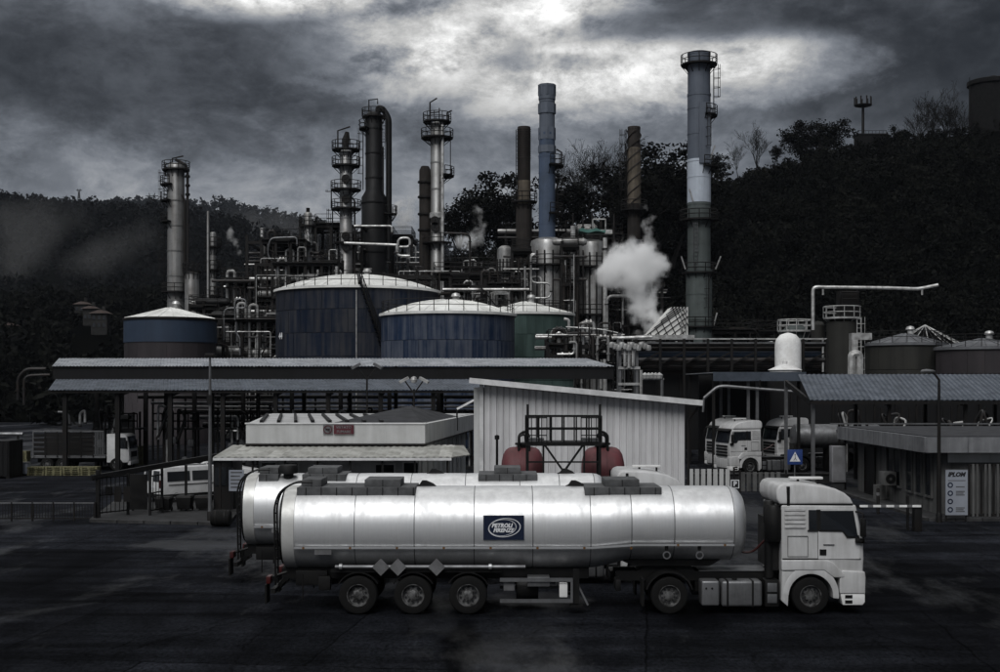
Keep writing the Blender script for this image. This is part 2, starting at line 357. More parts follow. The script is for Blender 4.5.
def ground_material():
    m = bpy.data.materials.new('asphalt'); m.use_nodes = True; t = m.node_tree; n = t.nodes; l = t.links; b = n['Principled BSDF']
    tcn = n.new('ShaderNodeTexCoord')
    def noise(scale, detail=6, rough=0.6, sx=1, sy=1, dist=0):
        mp = n.new('ShaderNodeMapping'); mp.inputs['Scale'].default_value = (sx, sy, 1); l.new(tcn.outputs['Object'], mp.inputs[0])
        z = n.new('ShaderNodeTexNoise'); l.new(mp.outputs[0], z.inputs['Vector']); z.inputs['Scale'].default_value = scale
        z.inputs['Detail'].default_value = detail; z.inputs['Roughness'].default_value = rough; z.inputs['Distortion'].default_value = dist
        return z.outputs['Fac']
    def rng(v, a, b_, lo, hi):
        q = n.new('ShaderNodeMapRange'); l.new(v, q.inputs['Value']); q.inputs['From Min'].default_value = a; q.inputs['From Max'].default_value = b_
        q.inputs['To Min'].default_value = lo; q.inputs['To Max'].default_value = hi; return q.outputs[0]
    big = noise(0.085, 6, 0.62, 1.0, 0.45, 0.3); mid = noise(0.8, 9, 0.68, 1.0, 0.42); fine = noise(11, 5, 0.75, 1.0, 0.5); grit = noise(45, 2, 0.6)
    track = noise(0.9, 6, 0.6, 0.10, 1.0)                       # long drag and tyre marks along the yard
    dn = n.new('ShaderNodeTexNoise'); dn.inputs['Scale'].default_value = 0.9; dn.inputs['Detail'].default_value = 6; l.new(tcn.outputs['Object'], dn.inputs['Vector'])
    def warped(k):
        q = n.new('ShaderNodeVectorMath'); q.operation = 'MULTIPLY_ADD'; l.new(dn.outputs['Color'], q.inputs[0]); q.inputs[1].default_value = (k, k, 0); l.new(tcn.outputs['Object'], q.inputs[2]); return q.outputs[0]
    def mul(a, c):
        q = n.new('ShaderNodeMath'); q.operation = 'MULTIPLY'
        for i, v in enumerate((a, c)):
            if isinstance(v, float): q.inputs[i].default_value = v
            else: l.new(v, q.inputs[i])
        return q.outputs[0]
    # resurfaced rectangular patches with dark joints
    br = n.new('ShaderNodeTexBrick'); mpb = n.new('ShaderNodeMapping'); mpb.inputs['Rotation'].default_value = (0, 0, 0.12); l.new(warped(0.25), mpb.inputs[0]); l.new(mpb.outputs[0], br.inputs['Vector'])
    br.inputs['Scale'].default_value = 1.0; br.inputs['Brick Width'].default_value = 7.5; br.inputs['Row Height'].default_value = 9.0; br.inputs['Mortar Size'].default_value = 0.035; br.inputs['Mortar Smooth'].default_value = 0.3
    br.inputs['Color1'].default_value = (0.62, 0.62, 0.62, 1); br.inputs['Color2'].default_value = (1.35, 1.35, 1.35, 1); br.inputs['Mortar'].default_value = (0.30, 0.30, 0.30, 1)
    sb = n.new('ShaderNodeSeparateColor'); l.new(br.outputs['Color'], sb.inputs[0])
    crack = n.new('ShaderNodeTexVoronoi'); crack.feature = 'DISTANCE_TO_EDGE'; crack.inputs['Scale'].default_value = 0.20; l.new(warped(1.1), crack.inputs['Vector'])
    ck = rng(crack.outputs['Distance'], 0.0, 0.008, 0.55, 1.0)
    # oil and water stain running out from under the trailer
    def spot(x, y, sx, sy, lo, rag=0.9):
        q = n.new('ShaderNodeVectorMath'); q.operation = 'SUBTRACT'; l.new(warped(rag), q.inputs[0]); q.inputs[1].default_value = (x + rag * .5, y + rag * .5, 0)
        q2 = n.new('ShaderNodeVectorMath'); q2.operation = 'MULTIPLY'; l.new(q.outputs[0], q2.inputs[0]); q2.inputs[1].default_value = (1 / sx, 1 / sy, 0)
        q3 = n.new('ShaderNodeVectorMath'); q3.operation = 'LENGTH'; l.new(q2.outputs[0], q3.inputs[0]); return rng(q3.outputs['Value'], 0.55, 1.0, lo, 1.0)
    stain = mul(spot(-0.9, 29.5, 0.55, 4.6, 0.25), mul(spot(5.2, 33.0, 0.9, 2.2, 0.45), spot(-8.0, 44.0, 2.2, 5.0, 0.6)))
    v = mul(mul(rng(mid, 0.32, 0.68, 0.55, 1.6), rng(fine, 0.34, 0.66, 0.35, 1.8)), mul(sb.outputs[0], ck))
    v = mul(mul(v, rng(big, 0.36, 0.64, 0.55, 1.6)), mul(stain, mul(rng(track, 0.38, 0.62, 0.6, 1.45), rng(grit, 0.3, 0.7, 0.5, 1.6))))
    sc_ = n.new('ShaderNodeVectorMath'); sc_.operation = 'SCALE'; sc_.inputs[0].default_value = (0.0078, 0.0085, 0.0106); l.new(v, sc_.inputs['Scale'])
    l.new(sc_.outputs[0], b.inputs['Base Color'])
    wet = noise(0.13, 9, 0.66, 1.0, 0.40, 0.2)                    # damp patches that shine
    pud = mul(mul(spot(1.3, 36.3, 1.9, 1.7, 0.0), spot(-12.0, 48.5, 2.6, 1.8, 0.0)), mul(spot(4.2, 41.5, 2.0, 3.0, 0.0), spot(-20.0, 46.0, 2.0, 2.0, 0.2)))
    wa = n.new('ShaderNodeMath'); wa.operation = 'MULTIPLY_ADD'; l.new(pud, wa.inputs[0]); wa.inputs[1].default_value = -0.13
    wb = n.new('ShaderNodeMath'); l.new(wet, wb.inputs[0]); wb.inputs[1].default_value = 0.13; l.new(wb.outputs[0], wa.inputs[2]); wet = wa.outputs[0]
    l.new(rng(wet, 0.50, 0.58, 0.85, 0.40), b.inputs['Roughness']); l.new(rng(wet, 0.50, 0.64, 0.012, 0.20), b.inputs['Specular IOR Level'])
    bp = n.new('ShaderNodeBump'); bp.inputs['Strength'].default_value = 0.7; bp.inputs['Distance'].default_value = 0.010
    hs = n.new('ShaderNodeMath'); l.new(fine, hs.inputs[0]); l.new(mul(grit, 0.8), hs.inputs[1]); hs2 = n.new('ShaderNodeMath'); l.new(hs.outputs[0], hs2.inputs[0]); l.new(mul(ck, 1.5), hs2.inputs[1]); l.new(hs2.outputs[0], bp.inputs['Height']); l.new(bp.outputs[0], b.inputs['Normal'])
    M['asphalt'] = m
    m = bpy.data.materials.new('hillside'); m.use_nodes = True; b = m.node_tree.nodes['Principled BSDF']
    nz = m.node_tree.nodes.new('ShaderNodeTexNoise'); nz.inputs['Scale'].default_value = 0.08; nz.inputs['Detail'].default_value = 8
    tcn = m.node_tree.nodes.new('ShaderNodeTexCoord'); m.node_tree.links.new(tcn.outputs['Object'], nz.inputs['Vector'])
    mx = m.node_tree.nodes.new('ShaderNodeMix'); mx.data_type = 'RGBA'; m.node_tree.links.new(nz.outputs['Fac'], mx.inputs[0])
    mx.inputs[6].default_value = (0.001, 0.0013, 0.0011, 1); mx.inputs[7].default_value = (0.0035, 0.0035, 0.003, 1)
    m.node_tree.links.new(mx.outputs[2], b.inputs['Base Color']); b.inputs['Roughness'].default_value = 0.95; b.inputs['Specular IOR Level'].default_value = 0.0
    M['hillside'] = m
ground_material()
# ------------------------------------------------------------------ ground and hills
g_ = MB(); g_.quad((-3000, -400, 0), (3000, -400, 0), (3000, 3600, 0), (-3000, 3600, 0))
tag(g_.build('ground', 'asphalt'), kind='structure')
def sstep(t): t = np.clip(t, 0, 1); return t * t * (3 - 2 * t)
def fbm(x, y, seed, oct=5, base=0.006):
    r = np.random.RandomState(seed); z = 0; a = 1.0; f = base
    for _ in range(oct):
        for _ in range(3):
            th, ph = r.rand() * 6.28, r.rand() * 6.28
            z = z + a * np.sin((x * math.cos(th) + y * math.sin(th)) * f * 6.28 + ph) / 3
        a *= 0.5; f *= 2.0
    return z
def terrain(name, x0, x1, y0, y1, nx, ny, fn):
    xs = np.linspace(x0, x1, nx); ys = np.linspace(y0, y1, ny); gx, gy = np.meshgrid(xs, ys); gz = fn(gx, gy)
    v = np.stack([gx, gy, gz], -1).reshape(-1, 3)
    i = np.arange(nx * ny).reshape(ny, nx)
    f = np.stack([i[:-1, :-1], i[:-1, 1:], i[1:, 1:], i[1:, :-1]], -1).reshape(-1, 4)
    me = bpy.data.meshes.new(name); me.from_pydata(v.tolist(), [], f.tolist()); me.materials.append(M['hillside'])
    me.polygons.foreach_set('use_smooth', [True] * len(me.polygons))
    o = bpy.data.objects.new(name, me); col.objects.link(o); tag(o, kind='structure'); return o
RX = np.array([-120, -60, -25, -8, 15, 40, 57, 79, 98, 132, 170, 260, 420, 700.])
RH = np.array([-2, 8, 20, 36, 43, 50, 57.5, 65, 68.5, 72, 76, 84, 70, 40.])
def hill_right(x, y):
    H = np.interp(x, RX, RH)
    s = sstep((y - 196) / 134) * (1 - 0.35 * sstep((y - 345) / 250))
    return H * s + fbm(x, y, 3) * 1.6 * s - 0.5
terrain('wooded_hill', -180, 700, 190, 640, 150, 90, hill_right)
LX = np.array([-1500, -900, -560, -360, -290, -240, -170, -120, -60, 0, 100, 300.])
LH = np.array([140, 140, 134, 130, 124, 119, 104, 92, 80, 66, 44, 20.])
def hill_left(x, y):
    H = np.interp(x, LX, LH)
    s = sstep((y - 430) / 470) * (1 - 0.4 * sstep((y - 920) / 500))
    return H * s + fbm(x, y, 5, 5, 0.003) * 5 * s - 0.6
terrain('valley_hillside', -1500, 300, 425, 1450, 120, 90, hill_left)
def ridge_far(x, y):
    H = np.interp(x, [-1500, -560, -420, -330, -250, -160, 0, 300, 900], [230, 268, 272, 256, 236, 215, 190, 150, 60])
    return H * sstep((y - 1300) / 600) * (1 - 0.3 * sstep((y - 1950) / 900)) + fbm(x, y, 9, 5, 0.002) * 9 * sstep((y - 1300) / 600) - 1
terrain('distant_ridge', -1700, 900, 1290, 2900, 90, 60, ridge_far)
def terrace_left(x, y):
    s = sstep((y - 190) / 220) * sstep((-40 - x) / 60)
    return 30 * s * (1 - 0.2 * sstep((y - 420) / 100)) + fbm(x, y, 15) * 1.0 * s - 0.4
terrain('lower_slope', -420, -30, 180, 560, 60, 60, terrace_left)

# ------------------------------------------------------------------ foliage
def leaf_cloud(centres, radii, per, size, seed, squash=0.8):
    """many small leaf-clump faces spread through uneven crowns -> (verts, faces) arrays"""
    r = np.random.RandomState(seed); n = len(centres); k = n * per
    c = np.repeat(centres, per, 0); rad = np.repeat(radii, per)
    d = r.normal(size=(k, 3)); d /= np.linalg.norm(d, axis=1)[:, None]
    t = r.rand(k) ** 0.45
    p = c + d * (rad * t)[:, None] * np.array([1, 1, squash])
    nr = d * 0.7 + r.normal(size=(k, 3)) * 0.6; nr /= np.linalg.norm(nr, axis=1)[:, None] + 1e-9
    u = np.cross(nr, r.normal(size=(k, 3))); u /= np.linalg.norm(u, axis=1)[:, None] + 1e-9
    v = np.cross(nr, u); s = (size * (0.55 + 0.9 * r.rand(k)))[:, None]
    q = np.stack([p - u * s, p - v * s * 0.6, p + u * s, p + v * s * 0.6], 1).reshape(-1, 3)
    return q
def quads_object(name, q, matn, parent=None):
    n = len(q) // 4; me = bpy.data.meshes.new(name)
    me.vertices.add(len(q)); me.vertices.foreach_set('co', q.astype(np.float32).ravel())
    me.loops.add(len(q)); me.loops.foreach_set('vertex_index', np.arange(len(q), dtype=np.int32))
    me.polygons.add(n); me.polygons.foreach_set('loop_start', np.arange(0, len(q), 4, dtype=np.int32))
    me.update(calc_edges=True); me.validate()
    me.materials.append(M[matn]); o = bpy.data.objects.new(name, me); col.objects.link(o)
    if parent is not None: o.parent = parent
    return o
def forest(name, label, fn, n, xr, yr, rr, per, size, seed, matn, keep=None):
    r = np.random.RandomState(seed); x = xr[0] + r.rand(n) * (xr[1] - xr[0]); y = yr[0] + r.rand(n) * (yr[1] - yr[0])
    if keep is not None: k = keep(x, y); x, y = x[k], y[k]
    z = fn(x, y); rad = rr[0] + r.rand(len(x)) * (rr[1] - rr[0])
    # each tree is three offset clumps
    cs, rs = [], []
    for j in range(3):
        cs.append(np.stack([x + r.normal(size=len(x)) * rad * 0.35, y + r.normal(size=len(x)) * rad * 0.35, z + rad * (0.6 + 0.45 * j)], -1)); rs.append(rad * (1.0 - 0.2 * j) * (0.75 + 0.4 * r.rand(len(x))))
    q = leaf_cloud(np.concatenate(cs), np.concatenate(rs), per, size, seed)
    o = quads_object(name, q, matn); tag(o, label, 'woodland', kind='stuff'); return o
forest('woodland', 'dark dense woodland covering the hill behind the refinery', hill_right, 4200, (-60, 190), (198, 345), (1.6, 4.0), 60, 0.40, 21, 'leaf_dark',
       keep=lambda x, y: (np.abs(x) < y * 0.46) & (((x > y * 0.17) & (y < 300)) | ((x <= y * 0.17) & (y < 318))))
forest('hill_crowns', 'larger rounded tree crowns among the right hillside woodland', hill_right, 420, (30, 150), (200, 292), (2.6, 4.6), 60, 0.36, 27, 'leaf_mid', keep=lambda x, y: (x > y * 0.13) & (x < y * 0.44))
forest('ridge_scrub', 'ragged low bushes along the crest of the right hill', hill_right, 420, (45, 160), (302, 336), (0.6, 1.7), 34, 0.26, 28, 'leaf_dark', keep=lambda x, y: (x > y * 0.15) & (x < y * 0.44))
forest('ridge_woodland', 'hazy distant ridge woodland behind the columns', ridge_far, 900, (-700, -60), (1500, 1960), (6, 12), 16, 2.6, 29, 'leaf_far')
forest('hillside_scrub', 'paler autumn bushes scattered over the dark right hillside', hill_right, 80, (45, 120), (205, 320), (1.0, 2.2), 46, 0.28, 22, 'leaf_olive',
       keep=lambda x, y: (x > y * 0.17) & (x < y * 0.40))
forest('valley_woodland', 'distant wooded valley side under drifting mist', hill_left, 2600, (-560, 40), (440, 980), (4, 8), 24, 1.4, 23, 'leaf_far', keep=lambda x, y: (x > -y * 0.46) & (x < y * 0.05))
forest('lower_woodland', 'black trees on the low slope behind the left canopy', terrace_left, 620, (-200, -45), (192, 420), (2.2, 5), 50, 0.7, 24, 'leaf_dark', keep=lambda x, y: (x > -y * 0.46) & ~((np.abs(x + y * 0.325) < 7) & (y < 330) & (y > 270)))

def limb(mb, p, d, ln, r, depth, rr, minr=0.03):
    pts = [Vector(p)]; rs = [r]; d = Vector(d)
    for i in range(4):
        d = (d + Vector((rr.gauss(0, .13), rr.gauss(0, .13), rr.gauss(0.05, .08)))).normalized()
        pts.append(pts[-1] + d * ln / 4); rs.append(max(minr, r * (1 - 0.16 * (i + 1))))
    mb.pipe(pts, rs, 5 if depth > 1 else 4); ends = [pts[-1]]
    if depth > 0:
        for j in range(rr.choice((3, 4)) if depth > 1 else 4):
            k = rr.choice((2, 3, 4)); a = rr.uniform(0, 2 * PI); s = rr.uniform(0.45, 0.95)
            nd = (d + Vector((math.cos(a) * s, math.sin(a) * s, rr.uniform(-0.05, 0.45)))).normalized()
            ends += limb(mb, pts[k], nd, ln * rr.uniform(0.5, 0.72), rs[k] * 0.6, depth - 1, rr, minr)
    return ends
def tree_proto(kind, seed, H):
    rr = random.Random(seed); root = thing('hill_tree' if kind != 'bare' else 'bare_tree', 'x', 'tree')
    t = MB(); ends = []
    th = H * (0.34 if kind != 'bare' else 0.3)
    ends = limb(t, (0, 0, -0.5), (0, 0, 1), th + 0.5, H * 0.022, 0, rr)
    for j in range(6 if kind != 'bare' else 9):
        a = rr.uniform(0, 2 * PI); s = rr.uniform(0.15, 0.75) if kind != 'bare' else rr.uniform(0.1, 0.55)
        b = Vector((0, 0, th * rr.uniform(0.75, 1.0))) + (ends[0] - Vector((0, 0, th))) * 0.9
        ends += limb(t, b, (math.cos(a) * s, math.sin(a) * s, 1), H * rr.uniform(0.3, 0.5), H * (0.008 if kind == 'bare' else 0.013), 3 if kind == 'bare' else 1, rr, 0.018 if kind == 'bare' else 0.05)
    ends += limb(t, ends[0], (0, 0, 1), H * 0.5, H * 0.012, 3 if kind == 'bare' else 1, rr, 0.02)
    t.build('trunk', 'bark', root)
    e = np.array([list(q) for q in ends[1:]])
    nr = np.random.RandomState(seed)
    if kind == 'leafy':
        u = nr.normal(size=(30, 3)); u /= np.linalg.norm(u, axis=1)[:, None]; u *= (nr.rand(30) ** .4)[:, None]
        ex = np.concatenate([e[nr.randint(len(e), size=22)], u * np.array([.30, .30, .32]) * H + np.array([0, 0, .60 * H])])
        q = leaf_cloud(ex, H * (0.075 + 0.07 * nr.rand(len(ex))), 80, H * 0.018, seed)
    else:
        ex = e[nr.randint(len(e), size=260)]
        q = leaf_cloud(ex, np.full(len(ex), H * 0.045), 7, H * 0.0065, seed)
    quads_object('crown', q, 'leaf_dark', root); return root
TP = [tree_proto('leafy', 31 + i, 10) for i in range(4)] + [tree_proto('bare', 51 + i, 10) for i in range(3)]
used_proto = set()
def tree(px, row_top, Y, H, kind, label, squash=1.0):
    base = Z(row_top, Y) - H; p = TP[kind]
    if kind in used_proto: o = copy_tree(p)
    else: o = p; used_proto.add(kind)
    o.location = (X(px, Y), Y, base); o.rotation_euler = (0, 0, rnd.uniform(0, 6.28)); o.scale = (H / 10 * squash, H / 10 * squash, H / 10)
    o['label'] = label; o['group'] = 'trees along the skyline of the hill'
SK = [  # px, row of top, Y, height, kind, label
 (465, 200, 262, 15, 0, 'leafy dark tree right of the banded distillation column, beside the steam'),
 (492, 178, 262, 19, 1, 'dark leafy tree just left of the short brown stack'),
 (508, 186, 258, 17, 2, 'dark tree half hidden behind the short brown stack'),
 (571, 168, 270, 15, 4, 'thin bare tree just right of the blue stack'),
 (588, 160, 275, 17, 5, 'tall bare tree between blue and tan stacks, left of two'),
 (607, 156, 272, 18, 6, 'tall bare tree between blue and tan stacks, right of two'),
 (578, 176, 255, 18, 3, 'rounded dark tree below the bare trees by the blue stack'),
 (620, 166, 258, 19, 0, 'leafy dark tree touching the left side of the tan stack'),
 (655, 150, 265, 24, 1, 'tall dark leafy tree right of the tan stack'),
 (672, 153, 262, 23, 2, 'dark leafy tree between tan stack and tall grey chimney'),
 (650, 175, 250, 17, 3, 'lower dark tree at the foot of the tan stack tree group'),
 (716, 152, 300, 9, 0, 'small dark tree with ragged crown touching the tall grey chimney right side'),
 (738, 150, 318, 7, 4, 'smallest bare sapling on the ridge right of the tall chimney'),
 (756, 135, 320, 11, 5, 'bare tree standing alone on the open ridge'),
 (778, 146, 322, 5, 3, 'low dark shrub on the ridge left of the big round tree'),
 (802, 124, 326, 13, 1, 'left half of the broad dark round tree pair on the ridge'),
 (820, 119, 328, 15, 0, 'broad dark round tree crowning the ridge left of the antenna mast'),
 (884, 134, 326, 6, 2, 'low dark bush just right of the antenna mast base'),
 (900, 129, 326, 8, 3, 'dark bush on the ridge between mast and bare thicket'),
 (918, 116, 328, 12, 6, 'bare tree at the left of the thicket by the concrete tower'),
 (932, 108, 329, 14, 5, 'bare tree in the middle of the thicket by the concrete tower'),
 (946, 104, 329, 15, 4, 'tallest bare tree of the thicket left of the concrete tower'),
 (960, 112, 328, 13, 6, 'bare tree touching the left side of the concrete tower'),
]
for a in SK: tree(*a, squash=1.25 if a[4] < 4 else 0.95)

# ------------------------------------------------------------------ hilltop things
Y = 330.0
r_ = thing('antenna_mast', 'slim antenna mast with a crown of panel aerials on the ridge', 'antenna mast', P(863, 141, Y) - Vector((0, 0, 2)))
W(r_).pipe([P(863, 148, Y), P(863, 106, Y)], [0.42, 0.34], 8).build('mast', 'dark_steel', r_)
m = W(r_); c = P(863, 106, Y); m.lathe([(0.3, -0.5), (2.2, 0.0), (2.3, 0.25), (0.3, 0.25)], 16, c); m.build('head_ring', 'dark_steel', r_)
for k in range(9):
    a = 2 * PI * k / 9; q = c + Vector((math.cos(a) * 2.15, math.sin(a) * 2.15, 0))
    W(r_).box(q.x - 0.16, q.x + 0.16, q.y - 0.12, q.y + 0.12, q.z + 0.1, q.z + 2.3).build('panel_aerial', 'dark_steel', r_)
r_ = thing('equipment_hut', 'low equipment hut with railing at the antenna mast foot', 'hut', P(870, 141, 329) - Vector((0, 0, 1)))
a = P(856, 141, 329); b = P(884, 136, 329)
W(r_).box(a.x, b.x, 327, 331, a.z - 2, b.z).build('wall', 'hill_wall', r_)
W(r_).box(a.x - .2, b.x + .2, 326.8, 331.2, b.z, b.z + 0.25).build('roof', 'dark_steel', r_)
m = W(r_)
for k in range(9): q = a.x + (b.x - a.x) * k / 8; m.pipe([(q, 326.9, b.z + .2), (q, 326.9, b.z + 1.0)], 0.06, 4)
m.pipe([(a.x, 326.9, b.z + 1.0), (b.x, 326.9, b.z + 1.0)], 0.06, 4); m.build('railing', 'dark_steel', r_)
r_ = thing('water_tower', 'dark cylindrical water tower at the top right edge of the hill', 'water tower', P(990, 132, 325) - Vector((0, 0, 3)))
c = P(991, 132, 325); rad = 21 / F * 325; h = Z(81, 325) - c.z
W(r_).lathe([(rad, -4), (rad, h - 1.2), (rad + .5, h - 1.2), (rad + .5, h - .2), (rad, h), (0, h + .5)], 28, c).build('shell', 'hill_wall', r_)
W(r_).lathe([(0.0, 1.5), (1.0, 1.2), (1.3, 0.2), (1.3, -.5)], 12, c + Vector((0.6, 0, h))).build('hatch', 'hill_wall', r_)
m = W(r_); m.pipe([c + Vector((-rad - .3, -.5, 0)), c + Vector((-rad - .3, -.5, h + .8))], 0.1, 4); m.build('ladder_pipe', 'dark_steel', r_)

def pylon(px, rt, Y, H, label):
    b = P(px, rt, Y) - Vector((0, 0, H)); r_ = thing('power_pylon', label, 'pylon', b, group='power pylons on the far hill'); m = MB(); w_ = H * 0.11
    for sx in (-1, 1):
        m.beam((sx * w_, 0, 0), (sx * w_ * 0.45, 0, H * .62), .5, .5); m.beam((sx * w_ * 0.45, 0, H * .62), (sx * w_ * 1.2, 0, H), .45, .45)
        for k in range(5):
            t0, t1 = k / 5, (k + 1) / 5
            f = lambda t: w_ * (1 - .55 * t)
            m.beam((sx * f(t0), 0, H * .62 * t0), (-sx * f(t1), 0, H * .62 * t1), .3, .3)
    m.build('lattice', 'dark_steel', r_)
    MB().beam((-w_ * 2.6, 0, H * .86), (w_ * 2.6, 0, H * .86), .5, .5).build('cross_arm', 'dark_steel', r_)
pylon(152, 193, 905, 16, 'small power pylon standing on the far ridge left of the grey column')
pylon(79, 189, 915, 7, 'tiny mast on the far ridge at the left')

# ------------------------------------------------------------------ houses on the left slope
def house(px, row, Y, wd, hh, label, dz=0):
    p = P(px, row, Y); r_ = thing('hill_house', label, 'house', p, group='houses on the left slope'); d = wd * .8
    MB().box(-wd/2, wd/2, -d/2, d/2, -1.2, hh).build('wall', 'house_wall', r_)
    m = MB(); e = .5; m.add([(-wd/2-e, -d/2-e, hh), (wd/2+e, -d/2-e, hh), (wd/2+e, d/2+e, hh), (-wd/2-e, d/2+e, hh), (-wd*.2, 0, hh+wd*.24), (wd*.2, 0, hh+wd*.24)],
        [(0,1,5,4),(1,2,5),(2,3,4,5),(3,0,4),(3,2,1,0)]); ro = m.build('roof', 'house_roof', r_)
    MB().box(wd*.1, wd*.1+.7, -.3, .4, hh+wd*.1, hh+wd*.24+.9).build('chimney', 'house_wall', ro)
    for i in range(3):
        for j in range(2 if hh > 3.5 else 1):
            x = -wd*.32 + i * wd*.32; z = hh*.18 + j * hh*.45
            wi = MB().box(x-.3, x+.3, -d/2-.03, -d/2+.1, z, z+.9).build('window', 'glass_dark', r_)
            MB().box(x-.38, x+.38, -d/2-.12, -d/2-.032, z-.1, z).build('sill', 'house_wall', wi)
house(101, 330, 300, 3.8, 3.9, 'pale two storey house among black trees above the left canopy')
house(91, 321, 310, 3.2, 3.0, 'house with dark roof just behind the pale two storey house')
house(83, 312, 322, 3.4, 1.9, 'uphill cottage with a low hipped roof on the left slope')
house(8, 334, 300, 3.6, 2.0, 'low house at the far left edge among trees')
# ------------------------------------------------------------------ refinery kit
def ring_platform(root, c, z, r0, r1, a0=0.0, a1=2 * PI, m_='dark_steel', rail=1.1, rr=0.05, n=18):
    """annular grating platform with its own railing"""
    full = abs(a1 - a0 - 2 * PI) < 1e-6
    mb = MB(); mb.lathe([(r0, z - .12), (r1, z - .12), (r1, z + .06), (r0, z + .06), (r0, z - .12)], n, c, 'z', a0, a1)
    k = max(4, int((a1 - a0) / 0.55))
    for i in range(k + 1):
        t = a0 + (a1 - a0) * i / k
        mb.beam(c + Vector((r0 * math.cos(t), r0 * math.sin(t), z - .1)) if False else Vector(c) + Vector((r0 * .98 * math.cos(t), r0 * .98 * math.sin(t), z - 1.0)), Vector(c) + Vector((r1 * .95 * math.cos(t), r1 * .95 * math.sin(t), z - .12)), .07, .07)
    pl = mb.build('platform', m_, root)
    mb = MB()
    for i in range(k + 1):
        if full and i == k: break
        t = a0 + (a1 - a0) * i / k; b = Vector(c) + Vector((r1 * math.cos(t), r1 * math.sin(t), z))
        mb.pipe([b, b + Vector((0, 0, rail))], rr, 4)
    for h in (rail * .5, rail):
        mb.pipe([Vector(c) + Vector((r1 * math.cos(a0 + (a1 - a0) * i / 20), r1 * math.sin(a0 + (a1 - a0) * i / 20), z + h)) for i in range(21)], rr, 4, caps=False)
    mb.build('railing', m_, pl); return pl
def ladder(root, p, z0, z1, out=(0, -1), m_='dark_steel', w_=0.5, cage=True, r=0.045):
    p = Vector(p); o = Vector((out[0], out[1], 0)).normalized(); s = Vector((-o.y, o.x, 0)) * w_ / 2; mb = MB()
    for q in (-1, 1): mb.pipe([p + s * q + Vector((0, 0, z0)), p + s * q + Vector((0, 0, z1))], r, 4)
    z = z0
    while z < z1: mb.pipe([p - s + Vector((0, 0, z)), p + s + Vector((0, 0, z))], r * .7, 3, caps=False); z += .45
    if cage:
        z = z0 + 2.2
        while z < z1:
            mb.pipe([p + s * 1.3 * math.cos(t) * 1.0 + o * (.75 * math.sin(t)) + Vector((0, 0, z)) for t in [PI * i / 6 for i in range(7)]], r * .7, 3, caps=False); z += 1.1
        for t in (.25, .5, .75):
            mb.pipe([p + s * 1.3 * math.cos(PI * t) + o * (.75 * math.sin(PI * t)) + Vector((0, 0, zz_)) for zz_ in (z0 + 2.2, z1)], r * .6, 3)
    mb.build('ladder', m_, root)
def pipe_part(root, pts, r, m_='pipe_dark', fil=.5, n=8, name='pipe', flanges=False):
    mb = W(root); mb.pipe(pts, r, n, fil=fil)
    if flanges:
        for a, b in zip(pts[:-1], pts[1:]):
            a = Vector(a); b = Vector(b); d = (b - a).normalized()
            for t in (.3, .7): q = a.lerp(b, t); mb.pipe([q - d * .06, q + d * .06], r * 1.6, n)
    return mb.build(name, m_, root)
def davit(root, p, h, reach, m_='dark_steel'):
    p = Vector(p); MB().pipe([p, p + Vector((0, 0, h)), p + Vector((reach, 0, h * 1.22))], .11, 5).build('davit_arm', m_, root)
def vessel_column(name, label, px, rtop, rbot, Y, wpx, mat_, plats, steps=None, loc_z=0, cat='column', group=None):
    """vertical vessel with skirt, dished head, flanged rings, platforms (row, half-width px, from deg, to deg)"""
    base = Vector((X(px, Y), Y, 0)); root = thing(name, label, cat, base, group=group)
    zt = Z(rtop, Y); r = wpx / F * Y / 2
    prof = [(r * 1.08, 0), (r * 1.08, 1.2), (r, 1.3)]
    if steps:
        prof = [(steps[0] / F * Y / 2, 0), (steps[0] / F * Y / 2, Z(steps[1], Y) - r * .8), (r, Z(steps[1], Y))]
    prof += [(r, zt - r * .55), (r * .92, zt - r * .3), (r * .7, zt - r * .1), (r * .35, zt), (0, zt)]
    MB().lathe(prof, 22).build('shell', mat_, root)
    mb = MB(); z = 4.0
    while z < zt - 2:
        rr_ = r if not steps or z > Z(steps[1], Y) else steps[0] / F * Y / 2
        mb.lathe([(rr_ * .99, z - .09), (rr_ * 1.05, z - .09), (rr_ * 1.05, z + .09), (rr_ * .99, z + .09)], 22, (0, 0, 0)); z += 3.4
    mb.build('stiffening_ring', mat_, root)
    for (row, hw, a0, a1) in plats:
        rr_ = r if not steps or row < steps[1] else steps[0] / F * Y / 2
        ring_platform(root, Vector((0, 0, 0)), Z(row, Y), rr_ * 1.02, hw / F * Y, R(a0), R(a1))
    return root
def platform_deck(root, x0, x1, y0, y1, z, m_='dark_steel', rail=1.1, rr=.05):
    d = W(root).box(x0, x1, y0, y1, z - .15, z).build('deck', m_, root); mb = MB(root.location)
    for (a, b) in (((x0, y0), (x1, y0)), ((x1, y0), (x1, y1)), ((x1, y1), (x0, y1)), ((x0, y1), (x0, y0))):
        a = Vector((*a, z)); b = Vector((*b, z)); k = max(1, int((b - a).length / 1.8))
        for i in range(k): q = a.lerp(b, i / k); mb.pipe([q, q + Vector((0, 0, rail))], rr, 4)
        for h in (rail * .5, rail): mb.pipe([a + Vector((0, 0, h)), b + Vector((0, 0, h))], rr, 4)
    mb.build('railing', m_, d); return d
